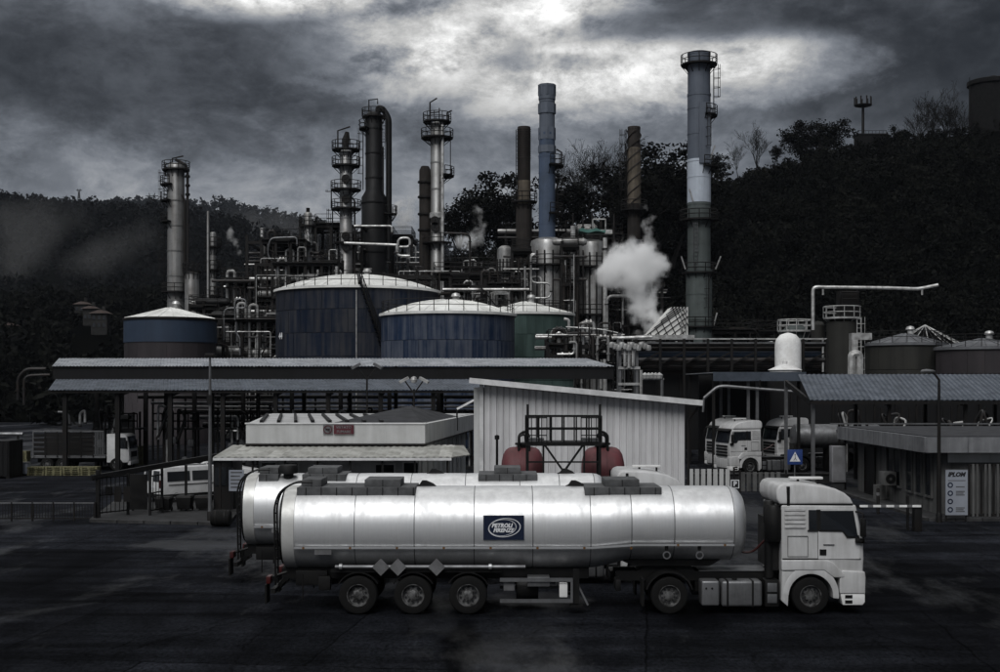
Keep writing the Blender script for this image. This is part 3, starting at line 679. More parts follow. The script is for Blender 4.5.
def steel_structure(name, label, px0, px1, rtop, Y, depth, nlev, nbx, seed, cat='process structure', pipes=14, vessels=3, rbot=None, pale=.14):
    """open steel frame full of decks, pipes, drums and exchangers"""
    q = random.Random(seed); x0, x1 = X(px0, Y), X(px1, Y); zt = Z(rtop, Y); z0 = 0.0 if rbot is None else Z(rbot, Y); y0, y1 = Y, Y + depth
    root = thing(name, label, cat, ((x0 + x1) / 2, (y0 + y1) / 2, z0))
    xs = [x0 + (x1 - x0) * i / nbx for i in range(nbx + 1)]
    cs = .32
    for x in xs:
        for y in (y0, y1): W(root).beam((x, y, z0), (x, y, zt + q.uniform(-.2, .6)), cs, cs).build('steel_column', 'dark_steel', root)
    lv = [z0 + (zt - z0) * (i + 1) / nlev for i in range(nlev)]
    for z in lv:
        for y in (y0, y1): W(root).beam((x0, y, z - .3), (x1, y, z - .3), .22, .34).build('beam', 'dark_steel', root)
        for x in xs: W(root).beam((x, y0, z - .3), (x, y1, z - .3), .2, .3).build('beam', 'dark_steel', root)
        for _ in range(2):
            i = q.randrange(nbx); j = q.randrange(i + 1, nbx + 1)
            platform_deck(root, xs[i] + .01 * _, xs[j] + .013 * _, y0 - .5 - .02 * _, y1 + .02 * _, z + .17 * _, rr=.035)
    for i in range(nbx):
        if q.random() < .5:
            k = q.randrange(nlev); za = z0 if k == 0 else lv[k - 1]; W(root).beam((xs[i], y0, za), (xs[i + 1], y0, lv[k] - .3), .14, .14).build('brace', 'dark_steel', root)
    for i in range(int(pipes * 2.8)):
        r = q.choice((.05, .07, .09, .12, .18)); y = q.uniform(y0 - .9, y1 - .5); xa = q.uniform(x0, x1); xb = q.uniform(x0, x1)
        za = q.uniform(z0, zt); zb = q.uniform(z0 + 1, zt + .8); mt = 'pipe_pale' if q.random() < pale else q.choice(('pipe_dark', 'insul_grey', 'rust_steel'))
        pts = q.choice(([(xa, y, z0), (xa, y, zb), (xb, y, zb), (xb, y, za)], [(xa, y, za), (xb, y, za), (xb, y, zb)], [(xa, y, z0), (xa, y, zb + 1), (xa + .9, y, zb + 1), (xa + .9, y, za)], [(x0 - 1, y, zb), (x1 + 1, y, zb)]))
        pipe_part(root, [Vector(p) for p in pts], r, mt, fil=r * 3, n=7, flanges=q.random() < .6)
    for i in range(vessels):
        x = q.uniform(x0 + 1, x1 - 1); z = q.choice(lv); r = q.uniform(.5, 1.0); y = q.uniform(y0 + .6, y1 - .6)
        mt = q.choice(('insul_grey', 'column_grey', 'rust_steel', 'column_dark'))
        if q.random() < .5:
            h = q.uniform(2.5, 5); o = Vector((x, y, max(z0, z - h)))
            W(root).lathe([(0, 0), (r * .7, .15), (r, .5), (r, h - .5), (r * .7, h - .12), (0, h)], 14, o).build('drum', mt, root)
        else:
            ln = q.uniform(2.5, 4.5); o = Vector((x - ln / 2, y, z + r * .9))
            W(root).lathe([(0, 0), (r * .5, .1), (r * .7, .4), (r * .7, ln - .5), (r * .8, ln - .5), (r * .8, ln - .35), (r * .7, ln - .35), (r * .5, ln - .05), (0, ln)], 14, o, 'x').build('heat_exchanger', mt, root)
    if q.random() < .7: 
        mb = W(root); k = q.choice(xs); lp = MB(root.location)
        zz0 = z0
        for (a, b) in ((0, 1), (1, 2), (2, 3)):
            if b > nlev: break
            za = z0 if a == 0 else lv[a - 1]; zb = lv[b - 1]
            lp.beam((k, y0 - 1.0, za), (k + (zb - za) * (.8 if a % 2 else -.8), y0 - 1.0, zb), .5, .12)
        lp.build('stair', 'dark_steel', root)
    return root

# ------------------------------------------------------------------ distillation columns
def dome_plats(*rows): return [(r_, hw, a, b) for (r_, hw, a, b) in rows]
# 1: stout grey column at the left
Y = 170.0
c1 = vessel_column('distillation_column', 'stout grey distillation column standing alone behind the left tank', 176, 163, 330, Y, 17, 'column_grey',
    [(170, 13.5, 0, 360), (185, 15, 120, 260), (201, 15, 110, 250), (222, 15, 110, 250), (292, 14, 100, 350)])
r0 = 8.5 / F * Y
ladder(c1, (-r0 - .35, -.4, 0), Z(292, Y), Z(225, Y), (-1, -.2)); ladder(c1, (-r0 - .35, -.4, 0), Z(222, Y), Z(170, Y), (-1, -.2))
MB().pipe([(r0 + .5, -.3, Z(300, Y)), (r0 + .5, -.3, Z(166, Y)), (0, -.3, Z(160, Y))], .2, 7, fil=.8).build('overhead_pipe', 'pipe_dark', c1)
MB().pipe([(r0 + .2, -.6, Z(295, Y)), (r0 + .2, -.6, Z(200, Y)), (r0 * .7, -.6, Z(195, Y))], .14, 6, fil=.4).build('riser_pipe', 'rust_steel', c1)
for row in (178, 187, 196): MB().lathe([(.05, 0), (.34, 0), (.34, .3), (.05, .3)], 10, (r0 + .5, -.3, Z(row, Y))).build('valve', 'dark_steel', c1)
davit(c1, (-.4, -.4, Z(170, Y)), 1.5, 1.5); davit(c1, (-1.5, .3, Z(176, Y)), 1.6, 1.0)
# short companion drums of column 1
vessel_column('reflux_drum', 'squat grey vessel with a railed top right of the stout column', 192, 271, 330, 165, 14, 'column_grey', [(272, 9, 0, 360)])
# 2: slim column with four platforms
Y = 162.0
c2 = vessel_column('distillation_column', 'slim silver distillation column with many railed platforms left of the black column', 346, 150, 300, Y, 12.5, 'insul_grey',
    [(150, 14, 0, 360), (166, 14, 0, 360), (190, 15, 0, 360), (209, 15, 0, 360), (243, 13, 180, 360)])
r0 = 6.25 / F * Y
MB().pipe([(0, 0, Z(152, Y)), (0, 0, Z(139, Y)), (.15, 0, Z(132, Y))], [.35, .5, .25], 8).build('top_nozzle', 'dark_steel', c2)
davit(c2, (-1.0, -.5, Z(150, Y)), 2.4, 1.6)
ladder(c2, (-1.85, -.4, 0), Z(209, Y), Z(190, Y), (-1, 0)); ladder(c2, (1.75, -.4, 0), Z(166, Y), Z(150, Y), (1, 0), cage=False); ladder(c2, (-1.7, -.3, 0), Z(270, Y), Z(209, Y), (-1, 0))
for row in (180, 200, 237, 248): MB().lathe([(.1, -.25), (.55, -.25), (.55, .1), (.3, .18), (0, .18)], 14, (.1, -r0 - .1, Z(row, Y)), 'y').build('manhole', 'dark_steel', c2)
MB().pipe([(r0 + .35, -.3, 0), (r0 + .35, -.3, Z(200, Y)), (r0 * .4, -.5, Z(196, Y))], .13, 6, fil=.4).build('riser_pipe', 'pipe_dark', c2)
# 3: black column with shoulder and big overhead line
Y = 172.0
c3 = vessel_column('distillation_column', 'black shouldered distillation column with a hooked overhead pipe', 374, 112, 300, Y, 17, 'column_dark', [(117, 12, 0, 360), (129, 15, 100, 240)], steps=(25, 191))
r0 = 8.5 / F * Y
MB().pipe([(.6, -.2, Z(113, Y)), (.6, -.2, Z(108, Y)), (1.2, -.2, Z(109, Y) ), (2.05, -.2, Z(118, Y)), (2.05, -.2, Z(260, Y))], .42, 9, fil=1.0).build('overhead_pipe', 'column_dark', c3)
MB().pipe([(1.35, -.9, Z(148, Y)), (1.35, -.9, Z(235, Y))], .1, 5).build('riser_pipe', 'dark_steel', c3)
MB().pipe([(-.7, 0, Z(112, Y)), (-.7, 0, Z(100, Y)), (.5, 0, Z(99, Y)), (.5, 0, Z(104, Y))], .1, 5).build('davit_arm', 'dark_steel', c3)
ring_platform(c3, Vector((2.05, 0, 0)), Z(214, Y), .5, 1.1, 0, 2 * PI)
ladder(c3, (-r0 - .3, -.3, 0), Z(190, Y), Z(129, Y), (-1, -.2)); ladder(c3, (r0 + .2, -.9, 0), Z(160, Y), Z(117, Y), (.6, -1))
# 4: tall column right of the big tank
Y = 160.0
c4 = vessel_column('distillation_column', 'tall grey distillation column with two crowning platforms, left of the brown stack', 437, 122, 300, Y, 13, 'column_grey',
    [(122, 14, 0, 360), (138, 16, 0, 360), (176, 17, -60, 60), (243, 15, 180, 360)])
r0 = 6.5 / F * Y
ladder(c4, (r0 + .9, -.3, 0), Z(176, Y), Z(139, Y), (1, 0), cage=False); ladder(c4, (-r0 - .3, -.5, 0), Z(290, Y), Z(243, Y), (-1, -.3))
MB().pipe([(.75, -r0 - .25, Z(300, Y)), (.75, -r0 - .25, Z(126, Y)), (.2, -.3, Z(122, Y))], .2, 7, fil=.5).build('overhead_pipe', 'pipe_pale', c4)
davit(c4, (-.9, 0, Z(122, Y)), 2.5, .9); davit(c4, (1.3, 0, Z(122, Y)), 1.2, .6)
MB().pipe([(-.9, 0, Z(113, Y)), (.3, 0, Z(112, Y))], .08, 4).build('davit_arm', 'dark_steel', c4)
for row in (108, 112): MB().pipe([(.3, 0, Z(122, Y)), (.3, 0, Z(row, Y))], .07, 4).build('vent_pipe', 'dark_steel', c4)
MB().lathe([(.75, Z(300, Y)), (.75, Z(170, Y)), (.5, Z(166, Y)), (0, Z(166, Y))], 12, (-1.55, .3, 0)).build('side_column', 'rust_steel', c4)
for row in (182, 197, 214, 230): MB().lathe([(.7, -.1), (.95, -.1), (.95, .12), (.7, .12)], 12, (-1.55, .3, Z(row, Y))).build('flange', 'dark_steel', c4)
MB().lathe([(r0 * 1.1, -.4), (r0 * 1.22, -.3), (r0 * 1.22, .3), (r0 * 1.1, .4)], 20, (0, 0, Z(216, Y))).build('insulation_band', 'pipe_pale', c4)
for row in (222, 228): MB().lathe([(.1, -.25), (.6, -.25), (.6, .1), (0, .2)], 14, (-.2, -r0 - .1, Z(row, Y)), 'y').build('manhole', 'dark_steel', c4)
# thin vent column
c5 = vessel_column('vent_column', 'thin pale vertical column just left of the big blue tank roof', 308, 212, 300, 155, 8, 'insul_grey', [(226, 8, 150, 390)])
MB().pipe([(0, 0, Z(212, 155)), (0, 0, Z(208, 155))], .25, 6).build('top_nozzle', 'dark_steel', c5)
vessel_column('vent_column', 'very thin rod-like stack right of the stout left column', 208, 211, 330, 150, 2.4, 'column_grey', [])
vessel_column('vent_column', 'thin column with platforms behind the left tank right edge', 213, 232, 330, 152, 6, 'column_grey', [(247, 8, 0, 360), (270, 8, 0, 360), (296, 8, 0, 360)])
vessel_column('vent_column', 'small flue rising from the left pipe structure', 262, 228, 320, 152, 4, 'insul_grey', [])

# ------------------------------------------------------------------ chimneys
def chimney(name, label, px, Y, segs, cat='chimney', n=20, hollow=True):
    """segs: (row_top, row_bottom, width px, material)"""
    base = Vector((X(px, Y), Y, 0)); root = thing(name, label, cat, base)
    for i, (rt, rb, wd, mt) in enumerate(segs):
        r = wd / F * Y / 2; z1 = Z(rt, Y); z0 = max(0, Z(rb, Y)); mb = MB()
        prof = [(r, z0), (r, z1)] if i else [(r, z0), (r, z1), (r * .86, z1), (r * .86, z1 - 1.5), (0, z1 - 1.5)]
        mb.lathe(prof, n); mb.lathe([(r * .98, z1 - .3), (r * 1.03, z1 - .3), (r * 1.03, z1 - .02), (r * .98, z1 - .02)], n)
        z = z0 + 3
        while z < z1 - 1: mb.lathe([(r * .99, z - .07), (r * 1.025, z - .07), (r * 1.025, z + .07), (r * .99, z + .07)], n); z += 3
        mb.build('flue_section', mt, root)
    return root
Y = 150.0
s1 = chimney('flue_stack', 'short brown banded flue stack left of the blue stack', 524, Y, [(127, 158, 12.5, 'stack_brown'), (158, 181, 13, 'rust_steel'), (181, 205, 13.5, 'stack_tan'), (205, 300, 16, 'stack_brown')])
mb = MB()
for k in range(14): mb.lathe([(6.4 / F * Y, Z(129 + 2.2 * k, Y)), (6.9 / F * Y, Z(129 + 2.2 * k, Y)), (6.9 / F * Y, Z(130 + 2.2 * k, Y)), (6.4 / F * Y, Z(130 + 2.2 * k, Y))], 16)
mb.build('ribbing', 'stack_brown', s1)
ring_platform(s1, Vector((0, 0, 0)), Z(202, Y), .9, 13 / F * Y); ladder(s1, (-.85, -.5, 0), Z(200, Y), Z(130, Y), (-1, -.4), cage=False)
Y = 146.0
s2 = chimney('flue_stack', 'tall blue flue stack with boxy upper section', 547, Y, [(85, 100, 17, 'stack_grey'), (100, 133, 15.5, 'stack_grey'), (133, 155, 16, 'stack_blue'), (155, 250, 16.5, 'stack_blue')])
for (ra, rb, wd) in ((85, 96, 18), (104, 114, 18), (128, 140, 17.5), (146, 153, 18)):
    r = wd / F * Y / 2; MB().lathe([(r * .95, Z(rb, Y)), (r, Z(rb, Y)), (r, Z(ra, Y)), (r * .95, Z(ra, Y))], 8).build('cladding_band', 'stack_grey', s2)
ring_platform(s2, Vector((0, 0, 0)), Z(166, Y), .98, 17 / F * Y, R(-80), R(60)); davit(s2, (1.7, 0, Z(166, Y)), 1.6, -.6)
ring_platform(s2, Vector((0, 0, 0)), Z(214, Y), .98, 16 / F * Y, R(-80), R(60))
ladder(s2, (1.2, -.3, 0), Z(214, Y), Z(166, Y), (1, -.3))
Y = 152.0
s3 = chimney('flue_stack', 'tan flue stack wrapped in spiral strakes behind the white steam', 634, Y, [(127, 148, 12.5, 'stack_brown'), (148, 205, 13.5, 'stack_tan'), (205, 240, 13, 'stack_brown'), (240, 330, 13.5, 'tank_roof_dull')])
mb = MB(); r = 6.9 / F * Y
for ph in (0, 2 * PI / 3, 4 * PI / 3):
    mb.pipe([(r * math.cos(ph + t * .42), r * math.sin(ph + t * .42), Z(204 - t * 2.3, Y)) for t in range(33)], .09, 4)
mb.build('spiral_strake', 'stack_brown', s3)
ring_platform(s3, Vector((0, 0, 0)), Z(210, Y), .85, 13 / F * Y)
ladder(s3, (-1.05, -.3, 0), Z(208, Y), Z(130, Y), (-1, -.2), cage=True)
Y = 148.0
s4 = chimney('flue_stack', 'tallest grey chimney with platforms, pale band and greenish base at the right', 699, Y, [(53, 94, 22.5, 'stack_grey'), (94, 160, 23, 'stack_grey'), (160, 203, 23.5, 'stack_white'), (203, 270, 23, 'stack_green'), (270, 345, 26, 'stack_green')], n=26)
r = 11.4 / F * Y
for (row, hw, a0, a1) in ((65, 18, 0, 360), (116, 18, -75, 70), (167, 17, -80, 60), (220, 18.5, 0, 360), (273, 17, 180, 420), (327, 17, 180, 420)):
    ring_platform(s4, Vector((0, 0, 0)), Z(row, Y), r, hw / F * Y, R(a0), R(a1), rr=.055)
ladder(s4, (r + .35, -.25, 0), Z(116, Y), Z(65, Y), (1, -.2), r=.055); ladder(s4, (r * .55, -r * .95, 0), Z(167, Y), Z(108, Y), (.4, -1), r=.055)
ladder(s4, (-r * .45, -r * .97, 0), Z(272, Y), Z(224, Y), (-.2, -1), m_='alu_dull'); ladder(s4, (r * .5, -r * .97, 0), Z(327, Y), Z(275, Y), (.2, -1))
MB().box(-.2, 1.1, -r - .25, -r * .8, Z(165, Y), Z(105, Y)).build('cable_duct', 'stack_grey', s4)
for (px_, row, dx) in ((692, 203, -.5), (684, 270, -.5), (714, 270, .6), (686, 326, -.4), (712, 326, .4), (709, 160, .5)):
    q = Vector((X(px_, Y) - X(699, Y), -r * .8, Z(row, Y))); MB().pipe([q, q + Vector((dx, -.1, 1.5))], .09, 5).build('lamp_arm', 'pipe_pale', s4)

# ------------------------------------------------------------------ heaters and process structures
def heater(px, rtop, Y, wpx, label, mt):
    root = thing('process_heater', label, 'heater', (X(px, Y), Y, 0), group='cylindrical heaters under the stacks'); r = wpx / F * Y / 2; zt = Z(rtop, Y)
    MB().lathe([(r, 0), (r, zt - .9), (r * .93, zt - .35), (r * .5, zt), (0, zt)], 22).build('shell', mt, root)
    mb = MB()
    for k in range(14):
        a = 2 * PI * k / 14; mb.beam((r * 1.02 * math.cos(a), r * 1.02 * math.sin(a), 2), (r * 1.02 * math.cos(a), r * 1.02 * math.sin(a), zt - 1.6), .16, .16)
    mb.build('stiffener', 'dark_steel', root)
    for f in (.35, .62, .86): ring_platform(root, Vector((0, 0, 0)), zt * f, r, r + 1.0)
    ladder(root, (r + .6, -r * .6, 0), 0, zt, (1, -.6))
    MB().pipe([(-r - .4, -.6, 1), (-r - .4, -.6, zt * .8), (-r * .4, -r * .9, zt * .8), (-r * .4, -r - .3, zt * .4), (r * .5, -r - .3, zt * .4), (r * .5, -r - .3, zt * .25)], .16, 7, fil=.5).build('transfer_pipe', 'pipe_pale', root)
    return root
heater(548, 238, 145, 36, 'wide cylindrical heater under the blue stack', 'insul_grey')
heater(592, 240, 146, 30, 'cylindrical heater right of the blue stack with a green cover above', 'insul_grey')
heater(505, 246, 148, 16, 'narrow pale heater at the foot of the brown stack', 'insul_grey')
SS = steel_structure
SS('process_structure', 'open steel structure crowded with pipes behind the left tank', 190, 232, 306, 146, 6, 3, 3, 101)
SS('process_structure', 'tall narrow pipe structure left of the big blue tank', 222, 250, 279, 148, 5, 5, 2, 102, pipes=20)
SS('process_structure', 'broad stepped steel structure with pale piping left of the thin vent column', 247, 305, 240, 150, 8, 6, 4, 103, pipes=30, vessels=6)
SS('process_structure', 'steel structure around the foot of the slim silver column', 300, 362, 224, 166, 7, 6, 4, 104, pipes=26, vessels=5)
SS('process_structure', 'dark decked structure at the foot of the black shouldered column', 356, 412, 236, 176, 7, 5, 3, 105, pipes=24, vessels=4)
SS('process_structure', 'pipe structure around the foot of the tall grey column', 408, 470, 262, 163, 7, 5, 4, 106, pipes=26, vessels=4)
SS('process_structure', 'low steel structure beside the small steam plume', 462, 512, 268, 158, 7, 4, 3, 107, pipes=22, vessels=4)
SS('process_structure', 'heater structure with galleries behind the green tank', 506, 566, 233, 150.5, 4, 6, 4, 108, pipes=24, vessels=5, pale=.22)
SS('process_structure', 'heater structure with vent pipes under the green cover', 562, 622, 235, 150.5, 4, 6, 4, 109, pipes=24, vessels=5, pale=.22)
SS('process_structure', 'dark structure at the foot of the tan spiral stack', 612, 662, 286, 150, 6, 4, 3, 110, pipes=22, vessels=4)
SS('process_structure', 'steel frame behind the steam right of the tan stack', 640, 700, 318, 156, 5, 2, 4, 111, pipes=12, vessels=2)
SS('process_structure', 'dark tangle of low piping right of the left tank', 205, 278, 318, 138, 5, 3, 4, 112, pipes=30, vessels=5)
SS('process_structure', 'dark process frame at the foot of the tall chimney', 690, 780, 330, 158, 8, 3, 4, 113, pipes=12, vessels=3, pale=.15)
SS('process_structure', 'fine web of thin pipes above the big blue tank left shoulder', 256, 338, 262, 141, 4, 5, 5, 121, pipes=34, vessels=4, pale=.25)
SS('process_structure', 'fine web of thin pipes between black column and lighter blue tank', 384, 500, 274, 142, 4, 4, 7, 122, pipes=40, vessels=5, pale=.25)
SS('process_structure', 'low dark manifold of pipes left of the green tank roof', 452, 520, 284, 138, 3, 3, 4, 123, pipes=24, vessels=3, pale=.25)
SS('process_structure', 'slim pipe frame standing between the two big heaters', 562, 578, 246, 141, 1.6, 5, 1, 124, cat='pipe frame', pipes=9, vessels=1, pale=.3)
SS('process_structure', 'slim pipe frame standing left of the wide heater', 512, 530, 250, 141, 1.6, 5, 1, 125, cat='pipe frame', pipes=9, vessels=1, pale=.3)
# vent pipes and cover on the heaters
r_ = thing('vent_pipe_row', 'tall pale vertical vent pipe left of the right heater', 'pipe', (X(573, 143), 143, 0)); MB().pipe([(0, 0, 0), (0, 0, Z(226, 143))], .28, 8).build('pipe', 'pipe_pale', r_); MB().lathe([(.1, 0), (.4, 0), (.4, .2), (.1, .2)], 10, (0, 0, Z(240, 143))).build('flange', 'pipe_dark', r_)
r_ = thing('vent_pipe_row', 'tall pale vertical vent pipe right of the right heater', 'pipe', (X(605, 143), 143, 0)); MB().pipe([(0, 0, 0), (0, 0, Z(238, 143))], .25, 8).build('pipe', 'pipe_pale', r_); MB().lathe([(.1, 0), (.36, 0), (.36, .2), (.1, .2)], 10, (0, 0, Z(250, 143))).build('flange', 'pipe_dark', r_)
for i, (px_, rt) in enumerate(((573, 213), (583, 216), (592, 211), (601, 218), (614, 214), (566, 222))):
    pos = ('first', 'second', 'third', 'fourth', 'last', 'shortest')[i]
    r_ = thing('gas_vent', 'thin vent spike above the heaters, %s in the row right of the blue stack' % pos, 'vent', (X(px_, 149), 149, Z(238, 149)), group='vent spikes above the heaters')
    MB().pipe([(0, 0, -1), (0, 0, Z(rt, 149) - Z(238, 149))], [.16, .09], 6).build('spike', 'pipe_dark', r_)
    MB().lathe([(.09, 0), (.24, 0), (.24, .14), (.09, .14)], 8, (0, 0, 1.2)).build('flange', 'dark_steel', r_)
r_ = thing('roof_cover', 'small teal green tarpaulin cover on the heater roof', 'cover', P(592, 232, 145)); mb = MB()
for i in range(6):
    for j in range(3): pass
mb.rings([[(x, -1.0, -.1 + .1 * math.sin(x * 3)), (x, -.6, .25 + .15 * math.sin(x * 4)), (x, .4, .3 + .12 * math.cos(x * 3)), (x, .9, -.1)] for x in np.linspace(-1.5, 1.5, 9)]); mb.build('sheet', 'green_cover', r_)
r_ = thing('roof_plant', 'white railed box on top of the right heater', 'plant', P(600, 232, 147)); MB().box(-1.5, 1.4, -.7, .7, -.3, .2).build('skid', 'pipe_pale', r_); mb = MB()
for x in (-.9, .6): mb.pipe([(x, -.7, .2), (x, -.7, 1.4)], .08, 4)
mb.pipe([(-.9, -.7, 1.4), (.6, -.7, 1.4)], .08, 4); mb.build('frame', 'pipe_pale', r_)
# big pale pipe loops
def loop(label, pts, r, mt='pipe_pale', fil=.7):
    root = thing('pipe_loop', label, 'pipe', pts[0]); pipe_part(root, pts, r, mt, fil, 8)
    mb = W(root)
    for p in pts[1:-1]:
        d = Vector((0, 0, 1)); q = Vector(p) - Vector((0, 0, 1.0)); mb.pipe([q, q + Vector((0, 0, .12))], r * 1.5, 8)
    mb.build('flange', 'pipe_dark', root); return root
loop('white expansion loop of pipe in front of the wide heater', [P(531, 306, 140), P(531, 256, 140), P(536, 254, 140), P(531, 254, 140), P(531, 283, 140), P(551, 283, 140), P(551, 298, 140), P(531, 298, 140)], 0.11)
loop('pale elbow pipe in front of the right heater', [P(607, 330, 140), P(607, 296, 140), P(634, 296, 140), P(634, 312, 140)], 0.17)
loop('pale elbow pipe at the foot of the black column', [P(344, 243, 150), P(395, 245, 150), P(397, 245, 150), P(397, 256, 150), P(410, 256, 150)], 0.17)
loop('white header pipe above the deck of the black column', [P(354, 226, 156), P(392, 226, 156), P(392, 232, 156)], 0.13)
loop('pale looped pipe right of the slim column foot', [P(398, 250, 152), P(398, 238, 152), P(410, 238, 152), P(410, 247, 152), P(399, 247, 152)], 0.15)
loop('black pipe frame above the small steam plume', [P(445, 233, 152), P(470, 234, 152), P(470, 300, 152)], 0.13, 'pipe_dark')
loop('pale pipes on the left structure roof', [P(268, 250, 148), P(270, 238, 148), P(297, 237, 148), P(297, 246, 148)], 0.09, 'alu_dull')
loop('pale squared pipe low in the left pipe structure', [P(224, 340, 136), P(224, 308, 136), P(246, 308, 136), P(246, 299, 136), P(235, 299, 136), P(235, 320, 136)], 0.07, 'alu_dull')
loop('pale goose neck pipe left of the big blue tank', [P(240, 355, 130), P(240, 338, 130), P(236, 333, 130), P(236, 322, 130)], 0.09, 'alu_dull')
loop('small pale pipe hook left of the structure beside the vent column', [P(273, 300, 146), P(273, 262, 146), P(268, 256, 146), P(268, 244, 146)], 0.08, 'alu_dull')

# ------------------------------------------------------------------ lattice panel (cooling unit) with steam
r_ = thing('cooling_unit', 'sloping pale latticed panel with a ladder beside the white steam', 'cooling unit', P(665, 340, 132)); Y = 132.0
A, B, C_, D_ = P(647, 335, Y), P(688, 335, Y), P(688, 307, Y), P(672, 307, Y)
mb = W(r_); dv = Vector((0, 3.5, 0))
mb.add([A, B, C_, D_, A + dv, B + dv, C_ + dv, D_ + dv], [(0,1,2,3),(7,6,5,4),(0,4,5,1),(1,5,6,2),(2,6,7,3),(3,7,4,0)]); mb.build('panel', 'tank_roof', r_)
mb = W(r_); f = Vector((0, -.06, 0))
def lerp2(u, v): return A.lerp(B, u).lerp(D_.lerp(C_, u), v)
for k in range(-4, 6):
    pts = []
    for s in range(13):
        v = s / 12; u = k * .2 + v * .9
        if 0 <= u <= 1: pts.append(lerp2(u, v) + f)
    if len(pts) > 1: mb.pipe([pts[0], pts[-1]], .045, 4)
    pts = [lerp2(k * .2 + .9 - v * .9, v) + f for v in [s / 12 for s in range(13)] if 0 <= k * .2 + .9 - v * .9 <= 1]
    if len(pts) > 1: mb.pipe([pts[0], pts[-1]], .045, 4)
mb.build('lattice', 'dark_steel', r_)
ladder(r_, B - r_.location + Vector((-.5, -.2, 0)), 0, 2.9, (0, -1), 'pipe_pale', cage=False)
W(r_).box(A.x - 1.2, B.x + .6, Y - .6, Y + 4, A.z - .5, A.z - .02).build('deck', 'pipe_pale', r_)
mb = W(r_)
for x in (A.x - 1, 0.5 * (A.x + B.x), B.x + .4):
    for y in (Y, Y + 3.5): mb.beam((x, y, 0), (x, y, A.z - .5), .3, .3)
mb.build('support_leg', 'dark_steel', r_)

# ------------------------------------------------------------------ storage tanks
def storage_tank(label, px0, px1, rim, peak, Y, mt, roof='tank_roof', band=None, cone=False, number=None, npx=None, rail=True):
    x0, x1 = X(px0, Y), X(px1, Y); r = (x1 - x0) / 2; root = thing('storage_tank', label, 'storage tank', ((x0 + x1) / 2, Y + r * .35, 0), group='round storage tanks')
    zr = Z(rim, Y); zp = Z(peak, Y + r * .3); n = 56; courses = max(3, int(zr / 2.2)); mb = MB()
    pr = []
    for k in range(courses):
        rr = r * (1 + .0025 * (courses - k)); pr += [(rr, zr * k / courses), (rr, zr * (k + 1) / courses - .02)]
    mb.lathe(pr, n); mb.build('shell', mt, root, sharp=60)
    mb = MB()     # vertical plate seams, staggered by course
    for k in range(courses):
        for j in range(18):
            a = 2 * PI * (j + .5 * (k % 2)) / 18; rr = r * (1 + .0025 * (courses - k)) + .01
            p = Vector((rr * math.cos(a), rr * math.sin(a), 0)); mb.beam(p + Vector((0, 0, zr * k / courses)), p + Vector((0, 0, zr * (k + 1) / courses)), .02, .03)
    mb.build('plate_seam', mt, root)
    nj = 30 if r > 7 else 24 if r > 5 else 18; da = 2 * PI / nj; first = None; hc = zr / courses      # welded shell plates on the side towards the yard
    for k in range(courses):
        for j in range(nj):
            a = da * (j + .5 * (k % 2)); 
            if math.sin(a + da / 2) > .25 or (k + 1) * hc < Z(372, Y): continue
            if first is None:
                first = MB().lathe([(r * 1.006, .015), (r * 1.006 + .03, .03), (r * 1.006 + .03, hc - .035), (r * 1.006, hc - .02)], 4, (0, 0, 0), 'z', .0035, da - .0035).build('shell_plate', mt, root); o = first
            else: o = first.copy(); col.objects.link(o)
            o.rotation_euler = (0, 0, a); o.location = (0, 0, hc * k); s_ = 1 + .0018 * (courses - k); o.scale = (s_, s_, 1)
    MB().lathe([(r * .995, zr - .25), (r * 1.03 + .1, zr - .25), (r * 1.03 + .1, zr - .02), (r * .995, zr - .02)], n).build('rim_angle', roof if band is None else 'dark_steel', root)
    if band: MB().lathe([(r * 1.03, zr - band), (r * 1.03, zr - .3)], n).build('paint_band', 'tank_band', root)
    hp = zp - zr
    prof = [(r + .05, zr)] + [(r * (1 - t), zr + (hp * t if cone else hp * (1 - (1 - t) ** 2))) for t in (.15, .3, .45, .6, .75, .9)] + [(0, zp)]
    ro = MB().lathe(prof, n).build('roof', roof, root, sharp=50)
    mb = MB()
    for j in range(20):
        a = 2 * PI * j / 20; mb.pipe([((q * math.cos(a)), (q * math.sin(a)), h + .03) for q, h in prof[:-1]], .045, 3)
    mb.build('roof_seam', roof, ro)
    MB().lathe([(0, .7), (.35, .6), (.45, .35), (.3, .3), (.3, -.2)], 10, (r * .12, 0, zp)).build('vent', 'pipe_pale', ro)
    if rail:
        mb = MB(); k = max(16, int(2 * PI * r / 1.3)); pts = [Vector((r * 1.0 * math.cos(2 * PI * i / k), r * 1.0 * math.sin(2 * PI * i / k), zr)) for i in range(k + 1)]
        for p in pts[:-1]: mb.pipe([p, p + Vector((0, 0, 1.1))], .035, 4)
        for h in (.55, 1.1): mb.pipe([p + Vector((0, 0, h)) for p in pts], .028, 4, caps=False)
        mb.build('railing', 'dark_steel', root)
    if number:
        a = math.asin(max(-.99, min(.99, (X(npx[0], Y) - root.location.x) / r))); th = -PI / 2 + a
        text(number, .85, ((r * 1.035) * math.cos(th), (r * 1.035) * math.sin(th), Z(npx[1], Y)), 'print_white', root, (PI / 2, 0, th + PI / 2), .01, .02)
    return root, r, zr
storage_tank('pale left tank with a blue band under a white conical roof', 122, 211, 318, 307, 132, 'tank_mauve', band=2.6, cone=True, rail=False)
t2, r2, zr2 = storage_tank('largest dark blue tank with a curved stair on its side and white domed roof', 273, 436, 289, 275, 122, 'tank_blue', number='44', npx=(286, 337))
t3, r3, zr3 = storage_tank('lighter streaked blue tank in front of the largest tank', 380, 514, 313, 300, 112, 'tank_blue_light')
t4, r4, zr4 = storage_tank('green tank half hidden behind the lighter blue tank', 478, 574, 313, 301, 124, 'tank_green', number='45', npx=(549, 353), cone=True)
